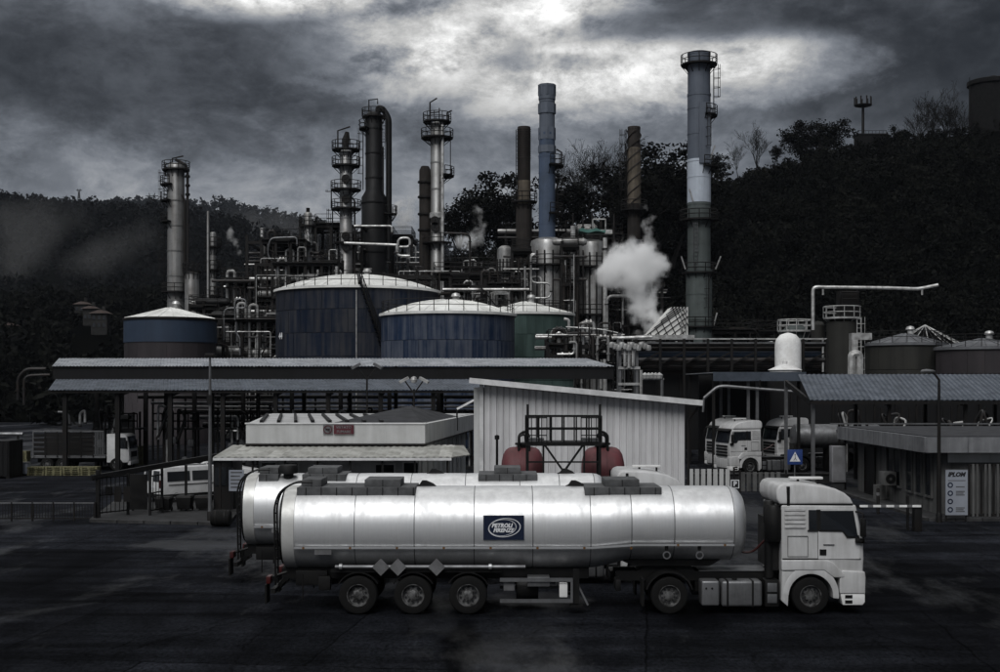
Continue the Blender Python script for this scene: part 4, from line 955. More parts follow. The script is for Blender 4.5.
# curved stair on the largest tank
mb = MB(); mb2 = MB(); K = 40
for i in range(K):
    t = i / (K - 1); a = -PI / 2 + .14 + t * .62; z = zr2 * (1 - t * .98) + .3
    p0 = Vector(((r2 + .1) * math.cos(a), (r2 + .1) * math.sin(a), z)); p1 = Vector(((r2 + 1.0) * math.cos(a), (r2 + 1.0) * math.sin(a), z)); mb.beam(p0, p1, .32, .07)
    mb2.pipe([p1, p1 + Vector((0, 0, 1.0))], .04, 4)
for h in (-.12, 1.0): mb2.pipe([Vector(((r2 + 1.0) * math.cos(-PI / 2 + .14 + t * .62), (r2 + 1.0) * math.sin(-PI / 2 + .14 + t * .62), zr2 * (1 - t * .98) + .3 + h)) for t in [i / 30 for i in range(31)]], .08 if h < 0 else .05, 5)
st_ = mb.build('curved_stair', 'black_steel', t2); mb2.build('stair_rail', 'black_steel', st_)
MB().pipe([(r2 * .1, -r2 - .15, 0), (r2 * .1, -r2 - .15, zr2 - .5)], .06, 5).build('drain_pipe', 'pipe_pale', t2)
mb = MB(); a = -PI / 2 + .14; mb.pipe([((r2 * q) * math.cos(a), (r2 * q) * math.sin(a), zr2 + (Z(275, 122) - zr2) * (1 - q * q) + .15) for q in (1.0, .8, .6, .4, .2, .05)], .22, 5); mb.build('roof_walkway', 'black_steel', t2)
# tanks at the right
storage_tank('brown and blue tank with a peaked roof behind the right corrugated canopy', 872, 948, 343, 333, 118, 'tank_olive', 'tank_roof_dull', band=None, cone=True)
storage_tank('low dark tank with pale roof at the far right edge', 944, 1036, 347, 338, 112, 'tank_mauve', 'tank_roof_dull', cone=True)
r_ = thing('wire_tent', 'pale mesh tent frame rising over the brown and blue tank', 'frame', P(925, 345, 122)); mb = MB(); r = 36 / F * 122
for k in range(14): a = 2 * PI * k / 14; mb.pipe([(r * math.cos(a), r * math.sin(a), 0), (0, 0, Z(325, 122) - Z(345, 122))], .05, 4)
for f in (.33, .66, 1.0): mb.lathe([(r * f - .04, (1 - f) * 2.0), (r * f + .04, (1 - f) * 2.0)], 28)
mb.build('wire_frame', 'pipe_pale', r_)
r_ = thing('vertical_vessel', 'dark upright vessel with a pipe arm platform at the right', 'vessel', (X(842, 122), 122, 0)); r = 15 / F * 122; zt = Z(318, 122)
MB().lathe([(r, 0), (r, zt - .4), (r * .6, zt), (0, zt + .1)], 20).build('shell', 'tank_olive', r_); ring_platform(r_, Vector((0, 0, 0)), zt, r * .4, r + .3, m_='pipe_pale')
MB().box(-.4, 1.5, -.6, .6, zt, zt + 2.6).build('frame_box', 'dark_steel', r_); ladder(r_, (r * .9, -r * .8, 0), 0, zt, (.6, -1), 'pipe_pale')
r_ = thing('vertical_vessel', 'olive upright vessel beside the dark one', 'vessel', (X(818, 124), 124, 0)); r = 7 / F * 124; zt = Z(322, 124)
MB().lathe([(r, 0), (r, zt - .3), (r * .6, zt), (0, zt + .1)], 16).build('shell', 'tank_olive', r_)
MB().lathe([(r * .98, zt * .6), (r * 1.08, zt * .6), (r * 1.08, zt * .6 + .2), (r * .98, zt * .6 + .2)], 16).build('flange', 'dark_steel', r_)
r_ = thing('vertical_vessel', 'pale green boxy vessel left of the olive one', 'vessel', (X(795, 126), 126, 0)); r = 12 / F * 126; zt = Z(325, 126)
MB().lathe([(r, 0), (r, zt - .5), (r * .7, zt - .1), (0, zt)], 18).build('shell', 'stack_green', r_); ring_platform(r_, Vector((0, 0, 0)), zt - .6, r, r + .5, m_='pipe_pale')
r_ = thing('pipe_gantry', 'long thin pale pipe arm reaching right above the right tanks', 'pipe arm', (X(813, 120), 120, 0)); 
pipe_part(r_, [P(813, 330, 120), P(813, 287, 120), P(890, 288, 120), P(918, 289, 120), P(938, 285, 120)], .16, 'pipe_pale', .4)
for px_ in (823, 922): W(r_).pipe([P(px_, 289, 120), P(px_, 295, 120)], .1, 5).build('hanger', 'pipe_pale', r_)
mb = W(r_); a, b = P(842, 312, 121), P(858, 292, 121); mb.pipe([a, (a.x, a.y, b.z), b, (b.x, b.y, a.z)], .07, 4)
for k in range(4): z = a.z + (b.z - a.z) * k / 3; mb.pipe([(a.x, a.y, z), (b.x, b.y, z)], .06, 4)
mb.pipe([(a.x, a.y, 0), (a.x, a.y, a.z)], .07, 4); mb.pipe([(b.x, b.y, 0), (b.x, b.y, a.z)], .07, 4); mb.build('scaffold', 'dark_steel', r_)
r_ = thing('white_silo', 'small bright white domed silo above the right canopy', 'silo', (X(788, 106), 106, 0)); r = 13 / F * 106; zt = Z(333, 106)
MB().lathe([(r, 0), (r, zt - 1.0), (r * .92, zt - .55), (r * .6, zt - .15), (r * .2, zt), (0, zt)], 24).build('shell', 'white_plain', r_)
MB().lathe([(.12, -.1), (.12, .2), (.2, .2), (0, .3)], 8, (0, 0, zt)).build('vent', 'pipe_pale', r_)
r_ = thing('white_silo', 'low white cone roof in front of the domed silo', 'silo', (X(785, 103.6), 103.6, 0)); r = 17 / F * 103.6; zt = Z(364, 103.6)
MB().lathe([(r * .9, 0), (r * .9, zt - .5), (r, zt - .5), (r * .4, zt - .12), (.2, zt), (.2, zt + .25), (0, zt + .3)], 24).build('shell', 'white_plain', r_)
MB().lathe([(r * .88, zt * .5), (r * .94, zt * .5), (r * .94, zt * .5 + .15), (r * .88, zt * .5 + .15)], 24).build('stiffening_ring', 'pipe_pale', r_)
# cabinets by the right tanks
r_ = thing('pump_cabinet', 'pale grey cabinet with pipe hoop left of the brown and blue tank', 'cabinet', (X(862, 112), 112, 0)); z0 = Z(362, 112); z1 = Z(333, 112)
W(r_).box(X(852, 112), X(872, 112), 112, 113, z1 - .6, z1).build('header', 'pipe_pale', r_); W(r_).box(X(852, 112), X(858, 112), 112, 113, 0, z1 - .602).build('leg', 'pipe_pale', r_); W(r_).pipe([(X(850, 112), 111.5, 0), (X(850, 112), 111.5, Z(354, 112)), (X(858, 112), 111.5, Z(354, 112)), (X(858, 112), 111.5, 0)], .35, 8, fil=1).build('hoop', 'pipe_pale', r_)

# ------------------------------------------------------------------ pipe bridge at the right
Y = 108.0
r_ = thing('pipe_bridge', 'long dark pipe bridge with a pale handrail running right from the steel tower', 'pipe bridge', (X(720, Y), Y, 0))
xa, xb = X(636, Y), X(826, Y)
for i, (row, rad, mt) in enumerate(((345, .16, 'pipe_dark'), (349, .2, 'rust_steel'), (354, .3, 'tank_band'), (360, .22, 'pipe_dark'), (366, .28, 'pipe_dark'), (372, .2, 'rust_steel'))):
    pipe_part(r_, [Vector((xa, Y + .5 * (i % 3), Z(row, Y))), Vector((xb, Y + .5 * (i % 3), Z(row, Y)))], rad, mt, 0)
for row in (339, 343): W(r_).beam((xa, Y - .3, Z(row, Y)), (xb, Y - .3, Z(row, Y)), .12, .12).build('handrail', 'pipe_pale' if row == 339 else 'alu_dull', r_)
for k in range(9):
    x = xa + (xb - xa) * k / 8
    for y in (Y - .3, Y + 1.6): W(r_).beam((x, y, 0), (x, y, Z(339, Y)), .22, .22).build('bridge_column', 'dark_steel', r_)
    if k < 8: x2 = xa + (xb - xa) * (k + 1) / 8; W(r_).beam((x, Y - .35, Z(364, Y)), (x2, Y - .35, Z(352, Y)), .12, .12).build('brace', 'dark_steel', r_)
W(r_).box(xa, xb, Y + 1.8, Y + 2.0, 0.5, Z(350, Y)).build('back_screen', 'column_dark', r_)
pipe_part(r_, [P(822, 339, Y), P(823, 339, Y), P(823, 372, Y)], .09, 'pipe_pale', .2)
# steel tower with pale valves
Y = 100.0
r_ = thing('pipe_tower', 'pale steel tower with valves at the end of the long canopy', 'pipe tower', (X(635, Y), Y, 0))
for px_ in (620, 637):
    for y in (Y, Y + 1.6): W(r_).beam((X(px_, Y), y, 0), (X(px_, Y), y, Z(333 if px_ == 620 else 346, Y)), .2, .2).build('post', 'alu_dull', r_)
for row in (338, 368, 384): W(r_).beam((X(618, Y), Y - .12, Z(row, Y)), (X(640, Y), Y - .12, Z(row, Y)), .16, .2).build('cross_beam', 'pipe_pale', r_)
for k, (px_, ra, rb) in enumerate(((625, 345, 366), (629, 342, 368), (633, 346, 366), (641, 370, 396), (662, 378, 396))): W(r_).pipe([P(px_, ra, Y - .3), P(px_, rb, Y - .3)], .13, 6).build('riser_pipe', 'pipe_pale' if k < 4 else 'alu_dull', r_)
mb = W(r_)
for k in range(12): q = P(612 + k * 3.3, 345 + (k % 3) * 1.5, Y - .5); mb.lathe([(0, -.25), (.22, -.2), (.28, 0), (.22, .2), (0, .25)], 8, q)
mb.build('valve_bank', 'pipe_pale', r_)
W(r_).beam(P(640, 379, Y - .3), P(664, 379, Y - .3), .12, .14).build('cross_beam', 'pipe_pale', r_)
mb = W(r_)
for k in range(5): mb.lathe([(0, -.3), (.25, -.2), (.3, .1), (0, .3)], 8, P(645 + k * 3.6, 376, Y - .3))
mb.build('valve_bank', 'pipe_pale', r_)
pipe_part(r_, [P(612, 338, Y - .2), P(652, 337, Y - .2)], .12, 'pipe_pale', 0)
# pipe deck over the canopy end
Y = 104.0
SS('pipe_deck', 'dark pipe deck with goose neck pipes above the long canopy end', 548, 612, 343, Y, 4, 2, 4, 131, cat='pipe deck', rbot=362, pipes=10, vessels=1)
loop('pale goose neck pipe in front of the green tank', [P(569, 345, 106), P(569, 320, 106), P(564, 319, 106)], 0.13)
loop('second goose neck pipe right of the green tank', [P(590, 345, 106), P(590, 322, 106), P(583, 322, 106), P(583, 345, 106)], 0.15, 'alu_dull')
loop('thin sloping pipe running from green tank to the steel tower', [P(566, 327, 104), P(600, 329, 104), P(618, 333, 104)], 0.06)

# ------------------------------------------------------------------ long canopy (loading shelter)
def sheet_roof(root, x0, x1, yf, zf, yb, zb, wd, mt, ribs=4, th=.04, skew=0.0, rib=.035):
    n = max(1, round((x1 - x0) / wd)); w_ = (x1 - x0) / n; mb = MB(); prof = []
    for k in range(ribs * 4 + 1):
        x = w_ * k / (ribs * 4); h = rib if k % 4 in (1, 2) else 0.0; prof.append((x, h))
    top = [(x, yf, zf + h) for x, h in prof] + [(x + skew, yb, zb + h) for x, h in prof]; m_ = len(prof)
    bot = [(x, yf, zf + h - th) for x, h in prof] + [(x + skew, yb, zb + h - th) for x, h in prof]
    q = [(a - 0, b - yf, c - zf) for a, b, c in top + bot]; f = []
    for k in range(m_ - 1):
        f += [(k, k + 1, m_ + k + 1, m_ + k), (2*m_ + k, 3*m_ + k, 3*m_ + k + 1, 2*m_ + k + 1), (k, 2*m_ + k, 2*m_ + k + 1, k + 1), (m_ + k, m_ + k + 1, 3*m_ + k + 1, 3*m_ + k)]
    f += [(0, m_, 3*m_, 2*m_), (m_ - 1, 3*m_ - 1, 4*m_ - 1, 2*m_ - 1)]
    mb.add(q, f); first = None
    for i in range(n):
        if first is None: o = first = mb.build('roof_sheet', mt, root, sharp=20)
        else: o = first.copy(); col.objects.link(o)
        o.location = Vector((x0 + i * w_ + (0.004 if i % 2 else 0), yf, zf + (.006 if i % 2 else 0))) - root.location
YF = 88.0
r_ = thing('loading_canopy', 'long two level corrugated loading canopy in front of the blue tanks', 'canopy', (-10, 95, 0))
xl, xr = X(48, YF), X(500, YF)
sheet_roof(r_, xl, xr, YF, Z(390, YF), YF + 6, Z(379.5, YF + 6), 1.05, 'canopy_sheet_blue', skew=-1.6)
xl2, xr2 = X(52, 96), X(614, 96)
sheet_roof(r_, xl2, xr2, 96, Z(366, 96), 102, Z(358.5, 102), 1.05, 'canopy_sheet', skew=-1.6)
W(r_).box(xl2, xr2, 96.2, 96.4, Z(379, 96), Z(367, 96)).build('clerestory_shade_panel', 'column_dark', r_)  # dark sheet standing in for the shade inside the open clerestory
W(r_).box(xl, xr, YF + .1, YF + .3, Z(393, YF), Z(390.8, YF)).build('fascia', 'dark_steel', r_)
for i in range(9):
    x = xl + 1 + i * (xr - xl - 2) / 8
    for y in (YF + .6, 95.6, 101.5):
        zt = Z(391, YF) if y < 90 else Z(381, 96) if y < 100 else Z(362, 101.5)
        W(r_).beam((x, y, 0), (x, y, zt), .3, .3).build('canopy_post', 'dark_steel', r_)
    W(r_).beam((x, YF + .6, Z(391, YF) - .2), (x, 95.6, Z(382, 96) - .2), .2, .4).build('rafter', 'dark_steel', r_)
W(r_).beam((xr2 - .3, 96.8, 0), (xr2 - .3, 96.8, Z(366, 96)), .3, .3).build('canopy_post', 'dark_steel', r_)
# loading islands under it
for i in range(7):
    x = xl + 3.5 + i * 4.4; q = random.Random(300 + i)
    r_ = thing('loading_island', 'loading arm island under the long canopy, %s from the left' % ('first', 'second', 'third', 'fourth', 'fifth', 'sixth', 'seventh')[i], 'loading island', (x, 93, 0), group='loading islands under the long canopy')
    MB().box(-1.6, 1.6, -1, 1, 0, .2).build('plinth', 'concrete', r_)
    for sx in (-1.3, 1.3):
        for sy in (-.8, .8): MB().beam((sx, sy, .2), (sx, sy, 4.2), .14, .14).build('post', 'dark_steel', r_)
    MB().box(-1.7, 1.7, -1, 1, 2.9, 3.02).build('deck', 'dark_steel', r_)
    mb = MB()
    for sx in np.linspace(-1.6, 1.6, 6): mb.pipe([(sx, -.95, 3), (sx, -.95, 4.1)], .05, 4)
    for h in (3.55, 4.1): mb.pipe([(-1.6, -.95, h), (1.6, -.95, h)], .05, 4)
    mb.build('railing', 'dark_steel', r_)
    for k in range(4):
        xx = q.uniform(-1.4, 1.4); MB().pipe([(xx, -.6, .2), (xx, -.6, q.uniform(3.2, 4.6)), (xx + q.uniform(-1, 1), -1.1, q.uniform(3.4, 4.8)), (xx + q.uniform(-.6, .6), -1.3, 2.2)], q.uniform(.07, .13), 6, fil=.4).build('loading_arm', 'pipe_pale' if k == 1 else 'pipe_dark', r_)
    mb = MB()
    for k in range(3): mb.lathe([(0, -.3), (.22, -.25), (.28, 0), (.22, .25), (0, .3)], 8, (q.uniform(-1.3, 1.3), -.85, q.uniform(.6, 2.2)))
    mb.build('meter', 'alu_dull', r_)
r_ = thing('pipe_run', 'pale horizontal product pipes running below the long canopy', 'pipes', (-10, 103, 0))
for k, (row, mt, rad) in enumerate(((397, 'pipe_dark', .15), (403, 'alu_dull', .12), (407, 'pipe_pale', .09), (412, 'pipe_dark', .2), (418, 'alu_dull', .16), (426, 'pipe_dark', .25))):
    pipe_part(r_, [Vector((xl + 2 + k, 103 + .3 * k, Z(row, 103))), Vector((xr - 1, 103 + .3 * k, Z(row, 103)))], rad, mt, 0, 7)
mb = W(r_)
for k in range(12): mb.beam((xl + 3 + k * 2.7, 103.8, 0), (xl + 3 + k * 2.7, 103.8, Z(396, 103)), .15, .15)
mb.build('pipe_support', 'dark_steel', r_)
# goose-neck pipes at the left end of the canopy
loop('grey goose neck pipe frame left of the long canopy', [P(18, 400, 94), P(18, 378, 94), P(26, 369, 94), P(46, 369, 94)], 0.13, 'pipe_dark')
loop('lower goose neck pipe left of the long canopy', [P(24, 405, 92), P(24, 376, 92), P(40, 375, 92), P(50, 375, 92)], 0.10, 'pipe_dark')
loop('bent pale filler pipe above the parked stake truck', [P(58, 412, 90), P(64, 412, 90), P(69, 415, 90), P(70, 424, 90)], 0.09, 'alu_dull')
loop('pale swan neck hose above the parked stake truck', [P(80, 424, 90), P(80, 413, 90), P(85, 410, 90), P(85, 424, 90)], 0.09)
r_ = thing('window_frame_post', 'pale square portal frame behind the stake truck cab', 'frame', (X(122, 97), 97, 0)); mb = W(r_)
mb.beam(P(114, 440, 97), P(114, 417, 97), .3, .2); mb.beam(P(131, 440, 97), P(131, 414, 97), .3, .2); mb.beam(P(113, 417, 97), P(132, 417, 97), .2, .3); mb.beam((X(114, 97), 97, 0), P(114, 440, 97), .3, .2); mb.beam((X(131, 97), 97, 0), P(131, 440, 97), .3, .2); mb.build('portal', 'concrete', r_)
W(r_).box(X(115, 97), X(130, 97), 97.1, 97.3, 0, Z(418, 97)).build('door', 'column_dark', r_)
# ------------------------------------------------------------------ white corrugated shed
Y = 60.0
r_ = thing('corrugated_shed', 'white corrugated shed with a sloping roof behind the tankers', 'shed', (X(590, Y), Y + 4, 0))
xs0, xs1 = X(484, Y), X(685, Y); zl, zr = Z(383.5, Y), Z(403, Y)
def roofz(x): return zl + (zr - zl) * (x - xs0) / (xs1 - xs0)
W(r_).add([(xs0, Y + .08, 0), (xs1, Y + .08, 0), (xs1, Y + 9, 0), (xs0, Y + 9, 0), (xs0, Y + .08, zl - .05), (xs1, Y + .08, zr - .05), (xs1, Y + 9, zr - .05), (xs0, Y + 9, zl - .05)],
    [(0,1,5,4),(1,2,6,5),(2,3,7,6),(3,0,4,7),(4,5,6,7)]).build('wall', 'shed_sheet', r_)
n = 31; wd = (xs1 - xs0) / n
for i in range(n):
    x = xs0 + i * wd; za, zb = roofz(x) - .06, roofz(x + wd) - .06; mb = W(r_); q = []
    for (u, d) in ((0, .0), (.12, .0), (.24, -.075), (.90, -.075), (1.0, .0)):
        xx = x + u * wd; q.append((xx, Y + .06 + d, 0)); q.append((xx, Y + .06 + d, roofz(xx) - .06))
    mb.add(q, [(2*k, 2*k+2, 2*k+3, 2*k+1) for k in range(4)]); mb.build('wall_panel', 'shed_sheet', r_, sharp=15)
for (u0, u1, d0, d1, h0, h1, nm) in ((X(470, Y), X(700, Y), -.6, 9.4, 0.02, .2, 'roof'),):
    mb = W(r_); e = [(u0, roofz(u0)), (u1, roofz(u1))]
    mb.add([(e[0][0], Y + d0, e[0][1] + h0), (e[1][0], Y + d0, e[1][1] + h0), (e[1][0], Y + d1, e[1][1] + h0), (e[0][0], Y + d1, e[0][1] + h0), (e[0][0], Y + d0, e[0][1] + h1), (e[1][0], Y + d0, e[1][1] + h1), (e[1][0], Y + d1, e[1][1] + h1), (e[0][0], Y + d1, e[0][1] + h1)],
        [(0,3,2,1),(4,5,6,7),(0,1,5,4),(1,2,6,5),(2,3,7,6),(3,0,4,7)]); ro = mb.build('roof', 'shed_trim', r_)
    W(r_).beam((u0 - .02, Y - .68, roofz(u0) + .08), (u1 + .02, Y - .68, roofz(u1) + .08), .1, .26).build('gutter', 'shed_trim', r_)
W(r_).pipe([(xs1 + .55, Y - .5, roofz(xs1) - .2), (xs1 + .15, Y - .1, roofz(xs1) - .8), (xs1 + .15, Y - .1, 0)], .06, 6).build('downpipe', 'pipe_dark', r_)
W(r_).box(xs0 - .5, xs0 - .05, Y + .5, Y + 8.5, 0, zl - .2).build('end_wall', 'plaster', r_)
W(r_).beam((xs0 - .12, Y + .02, 0), (xs0 - .12, Y + .02, zl), .18, .16).build('corner_trim', 'shed_trim', r_)

# ------------------------------------------------------------------ red tanks with loading gantry
Y = 50.0
for (pa, pb, s_, lab) in ((501, 545, -1, 'dull red horizontal tank left of the black gantry'), (583, 627, 1, 'dull red horizontal tank right of the black gantry')):
    r = 1.05; zc = Z(448, Y) - r; x0, x1 = X(pa, Y), X(pb, Y); ln = x1 - x0; r_ = thing('red_tank', lab, 'tank', ((x0 + x1) / 2, Y + r, 0), group='dull red tanks behind the tankers')
    h = ln / 2; dome = [(0, -h), (r * .45, -h + .03), (r * .72, -h + .10), (r * .88, -h + .20), (r * .965, -h + .33), (r, -h + .50)]
    MB().lathe(dome + [(q, -z) for q, z in dome[::-1]], 40, (0, 0, zc), 'x').build('shell', 'red_tank', r_, sharp=60)
    for xx in (-.35, .35): MB().box(xx - .1, xx + .1, -r * .8, r * .8, 0, zc - r * .55).build('saddle', 'concrete', r_)
    MB().lathe([(r * .99, -.03), (r * 1.02, -.03), (r * 1.02, .03), (r * .99, .03)], 40, (s_ * .1, 0, zc), 'x').build('seam_ring', 'red_tank', r_)
    MB().lathe([(.28, 0), (.28, .12), (.36, .12), (.36, .2), (0, .24)], 14, (-s_ * .05, 0, zc + r - .04)).build('manhole', 'black_steel', r_)
    MB().pipe([(s_ * .15, -.5, zc + r * .8), (s_ * .15, -.5, zc + r + .5), (-s_ * .08, -.5, zc + r + .65), (-s_ * .25, -.5, zc + r + .5), (-s_ * .25, -.5, zc + r * .8)], .06, 7, fil=.15).build('vent_pipe', 'black_steel', r_)
    MB().beam((s_ * .2, -r * .98, 0), (s_ * .2, -r * .98, zc + .2), .06, .06).build('gauge_post', 'black_steel', r_)
Y = 48.5
r_ = thing('loading_gantry', 'black railed loading gantry between the two dull red tanks', 'gantry', (X(563, Y), Y, 0)); zd = Z(441, Y); zr_ = Z(416, Y)
x0, x1 = X(526, Y), X(600, Y)
d = W(r_).box(x0, x1, Y - .7, Y + .7, zd - .16, zd).build('deck', 'black_steel', r_)
for (a, b, l) in (((x0, Y - .68), (x1, Y - .68), 'front'), ((x0, Y + .68), (x1, Y + .68), 'back'), ((x0, Y - .68), (x0, Y + .68), 's'), ((x1, Y - .68), (x1, Y + .68), 's')):
    mb = W(r_); a = Vector((*a, zd)); b = Vector((*b, zd)); k = 6 if l in ('front', 'back') else 2
    for i in range(k + 1): q = a.lerp(b, i / k); mb.beam(q, q + Vector((0, 0, zr_ - zd)), .055, .055)
    for h in (.5, 1.0): mb.beam(a + Vector((0, 0, (zr_ - zd) * h)), b + Vector((0, 0, (zr_ - zd) * h)), .055, .055)
    mb.build('railing', 'black_steel', r_)
for (a, b) in ((x0, x0 + .78), (x1 - .78, x1)):
    mb = W(r_)
    for k in range(5): q = a + (b - a) * k / 4; mb.beam((q, Y - .75, zd), (q, Y - .75, zr_), .035, .035)
    for h in (zd + .25, zr_ - .05): mb.beam((a, Y - .75, h), (b, Y - .75, h), .04, .04)
    mb.build('safety_gate', 'black_steel', r_)
    W(r_).box(a + .1, b - .1, Y - .6, Y + .5, zd + .004, zd + .12).build('folding_step', 'alu_dull', r_)
for x in (x0 + .05, x1 - .05):
    W(r_).beam((x, Y - .6, 0), (x, Y - .6, Z(404, Y)), .09, .09).build('post', 'black_steel', r_); W(r_).beam((x, Y + .6, 0), (x, Y + .6, zd), .09, .09).build('post', 'black_steel', r_)
xc = (x0 + x1) / 2
for s_ in (-1, 1):
    W(r_).beam((xc + s_ * .75, Y - .6, zd - .1), (xc + s_ * .02, Y - .6, Z(470, Y)), .08, .08).build('brace', 'black_steel', r_); W(r_).beam((xc + s_ * .78, Y - .6, 0), (xc + s_ * .78, Y - .6, zd - .1), .07, .07).build('post', 'black_steel', r_)
W(r_).beam((x0, Y - .6, Z(461, Y)), (x1, Y - .6, Z(461, Y)), .06, .06).build('cross_bar', 'black_steel', r_)
for s_, px_ in ((-1, 519), (1, 606)): W(r_).pipe([P(px_, 446, Y), P(px_, 436, Y), P(px_ - s_ * 6, 434, Y), P(px_ - s_ * 7, 446, Y)], .05, 6, fil=.15).build('hose_bend', 'black_steel', r_)
r_ = thing('vent_post', 'short dark standpipe left of the red tanks against the shed', 'pipe', (X(497, 52), 52, 0)); MB().pipe([(0, 0, 0), (0, 0, Z(438, 52))], .06, 6).build('pipe', 'black_steel', r_); MB().lathe([(0, .1), (.1, .06), (.1, -.1)], 8, (0, 0, Z(437, 52))).build('cap', 'black_steel', r_)

# ------------------------------------------------------------------ office with red sign
Y = 62.0
r_ = thing('office_building', 'flat roofed pale office with a red no smoking sign and metal awning', 'building', (-8.5, 70, 0))
fp = [(X(246, Y), Y), (X(425, Y), Y), (-1.55, 84), (-15.5, 84)]; zt, zb = Z(424, Y), Z(443.5, Y)
W(r_).prism(fp, 'z', zb, zt).build('parapet', 'plaster', r_)
mb = W(r_); mb.prism([(x + (.25 if i in (0, 3) else -.25), y + (.25 if i < 2 else -.25)) for i, (x, y) in enumerate(fp)], 'z', zt + .002, zt + .03); mb.build('roof', 'roof_membrane', r_)
W(r_).prism([(fp[0][0] - .06, Y - .06), (fp[1][0] + .06, Y - .06), (-1.49, 84.06), (-15.56, 84.06)], 'z', zb - .07, zb - .003).build('drip_edge', 'pipe_dark', r_)
W(r_).prism([(fp[0][0] - .05, Y - .05), (fp[1][0] + .05, Y - .05), (fp[1][0] + .05, Y + .2), (fp[0][0] - .05, Y + .2)], 'z', zt - .001, zt + .06).build('coping', 'shed_trim', r_)
W(r_).prism([(fp[0][0] + .5, Y + .7), (fp[1][0] - .5, Y + .7), (-2.3, 83.5), (-14.8, 83.5)], 'z', 0, zb - .08).build('wall', 'plaster', r_)
# dark felt hip on the roof
z_ = zt + .035; mb = W(r_); a, b, c, dd = Vector((-8.4, Y + 1.0, z_)), Vector((-3.95, Y + .5, z_)), Vector((-2.6, Y + 14, z_)), Vector((-7.6, Y + 12, z_)); ap = Vector((-5.0, Y + 7, z_ + .75))
mb.add([a, b, c, dd, ap], [(0, 1, 4), (1, 2, 4), (2, 3, 4), (3, 0, 4), (3, 2, 1, 0)]); mb.build('felt_hip', 'roof_felt', r_, sharp=5)
for k in range(8):
    x = -11.9 + k * .86; W(r_).beam((x, Y + .3, zt + .11), (x - 2.6, Y + 16, zt + .11), .16, .14).build('roof_batten', 'black_steel', r_)
# awning
xa, xb = X(216, 59), X(452, 59); yf, yb = 58.4, 62.6; zf, zbk = Z(457, 58.4), Z(446, 61.8)
sheet_roof(r_, xa, xb, yf, zf, yb, zbk, .62, 'awning_sheet', ribs=2, rib=.022)
mb = W(r_); mb.add([(xb, yf, zf), (xb + .8, yf + 2.5, zf - .02), (xb + .45, yb, zbk), (xb, yb, zbk), (xb, yf, zf - .05), (xb + .8, yf + 2.5, zf - .07), (xb + .45, yb, zbk - .05), (xb, yb, zbk - .05)], [(0,1,2,3),(7,6,5,4),(0,4,5,1),(1,5,6,2),(2,6,7,3),(3,7,4,0)]); mb.build('awning_end', 'awning_sheet', r_)
W(r_).beam((xa, yf - .03, zf - .1), (xb, yf - .03, zf - .1), .06, .12).build('gutter', 'shed_trim', r_)
for k in range(8):
    x = xa + .3 + k * (xb - xa - .5) / 7; W(r_).beam((x, yf + .15, 0), (x, yf + .15, zf - .12), .09, .09).build('awning_post', 'dark_steel', r_)
yw = Y + .7
for (pa, pb, nm) in ((262, 276, 'window'), (286, 298, 'window'), (312, 322, 'door'), (376, 394, 'door'), (404, 418, 'window')):
    x0, x1 = X(pa, yw), X(pb, yw); z0, z1 = (0.95, 2.3) if nm == 'window' else (0, 2.2)
    wi = W(r_).box(x0, x1, yw - .05, yw + .05, z0, z1).build(nm, 'glass_dark' if nm == 'window' else 'column_dark', r_)
    mb = W(r_)
    for (u0, u1, v0, v1) in ((x0 - .07, x0, z0, z1 + .07), (x1, x1 + .07, z0, z1 + .07), (x0, x1, z1, z1 + .07)): mb.box(u0, u1, yw - .1, yw - .005, v0, v1)
    mb.build('frame', 'shed_trim', wi)
for k in range(9):   # pilasters along the angled side
    t = .08 + .1 * k; p = Vector((X(425, Y) - .55, Y + .8, 0)).lerp(Vector((-2.25, 83.4, 0)), t); W(r_).box(p.x, p.x + .12, p.y - .12, p.y + .12, 0, zb - .09).build('pilaster', 'plaster', r_)
# sign
x0, x1 = X(334, Y), X(354, Y); z0, z1 = Z(434, Y), Z(425, Y)
sg = thing('no_smoking_sign', 'dark red sign with round no smoking symbol on the office parapet', 'sign', ((X(323, Y) + x1) / 2, Y - .08, z0))
W(sg).box(x0, x1, Y - .1, Y - .02, z0, z1).build('board', 'sign_red', sg)
cxs, czs = X(328, Y), (z0 + z1) / 2; rr = (z1 - z0) / 2
W(sg).box(cxs - rr * 1.02, cxs + rr * 1.05, Y - .085, Y - .02, z0, z1).build('symbol_board', 'placard', sg)
W(sg).lathe([(rr * .78, -.012), (rr * .97, -.012), (rr * .97, 0), (rr * .78, 0), (rr * .78, -.012)], 28, (cxs, Y - .087, czs), 'y').build('ring', 'sign_red', sg)
W(sg).beam((cxs - rr * .6, Y - .096, czs + rr * .6), (cxs + rr * .6, Y - .096, czs - rr * .6), .012, .09, (0, 1, 0)).build('slash', 'sign_red', sg)
W(sg).box(cxs - rr * .5, cxs + rr * .45, Y - .091, Y - .086, czs - .04, czs + .04).build('cigarette', 'print_black', sg)
mx = (x0 + x1) / 2 - sg.location.x; mz = (z0 + z1) / 2 - sg.location.z
text('VIETATO', .19, (mx, -.024, mz + .11), 'placard', sg, bold=.004); text('FUMARE', .19, (mx, -.024, mz - .11), 'placard', sg, bold=.004)

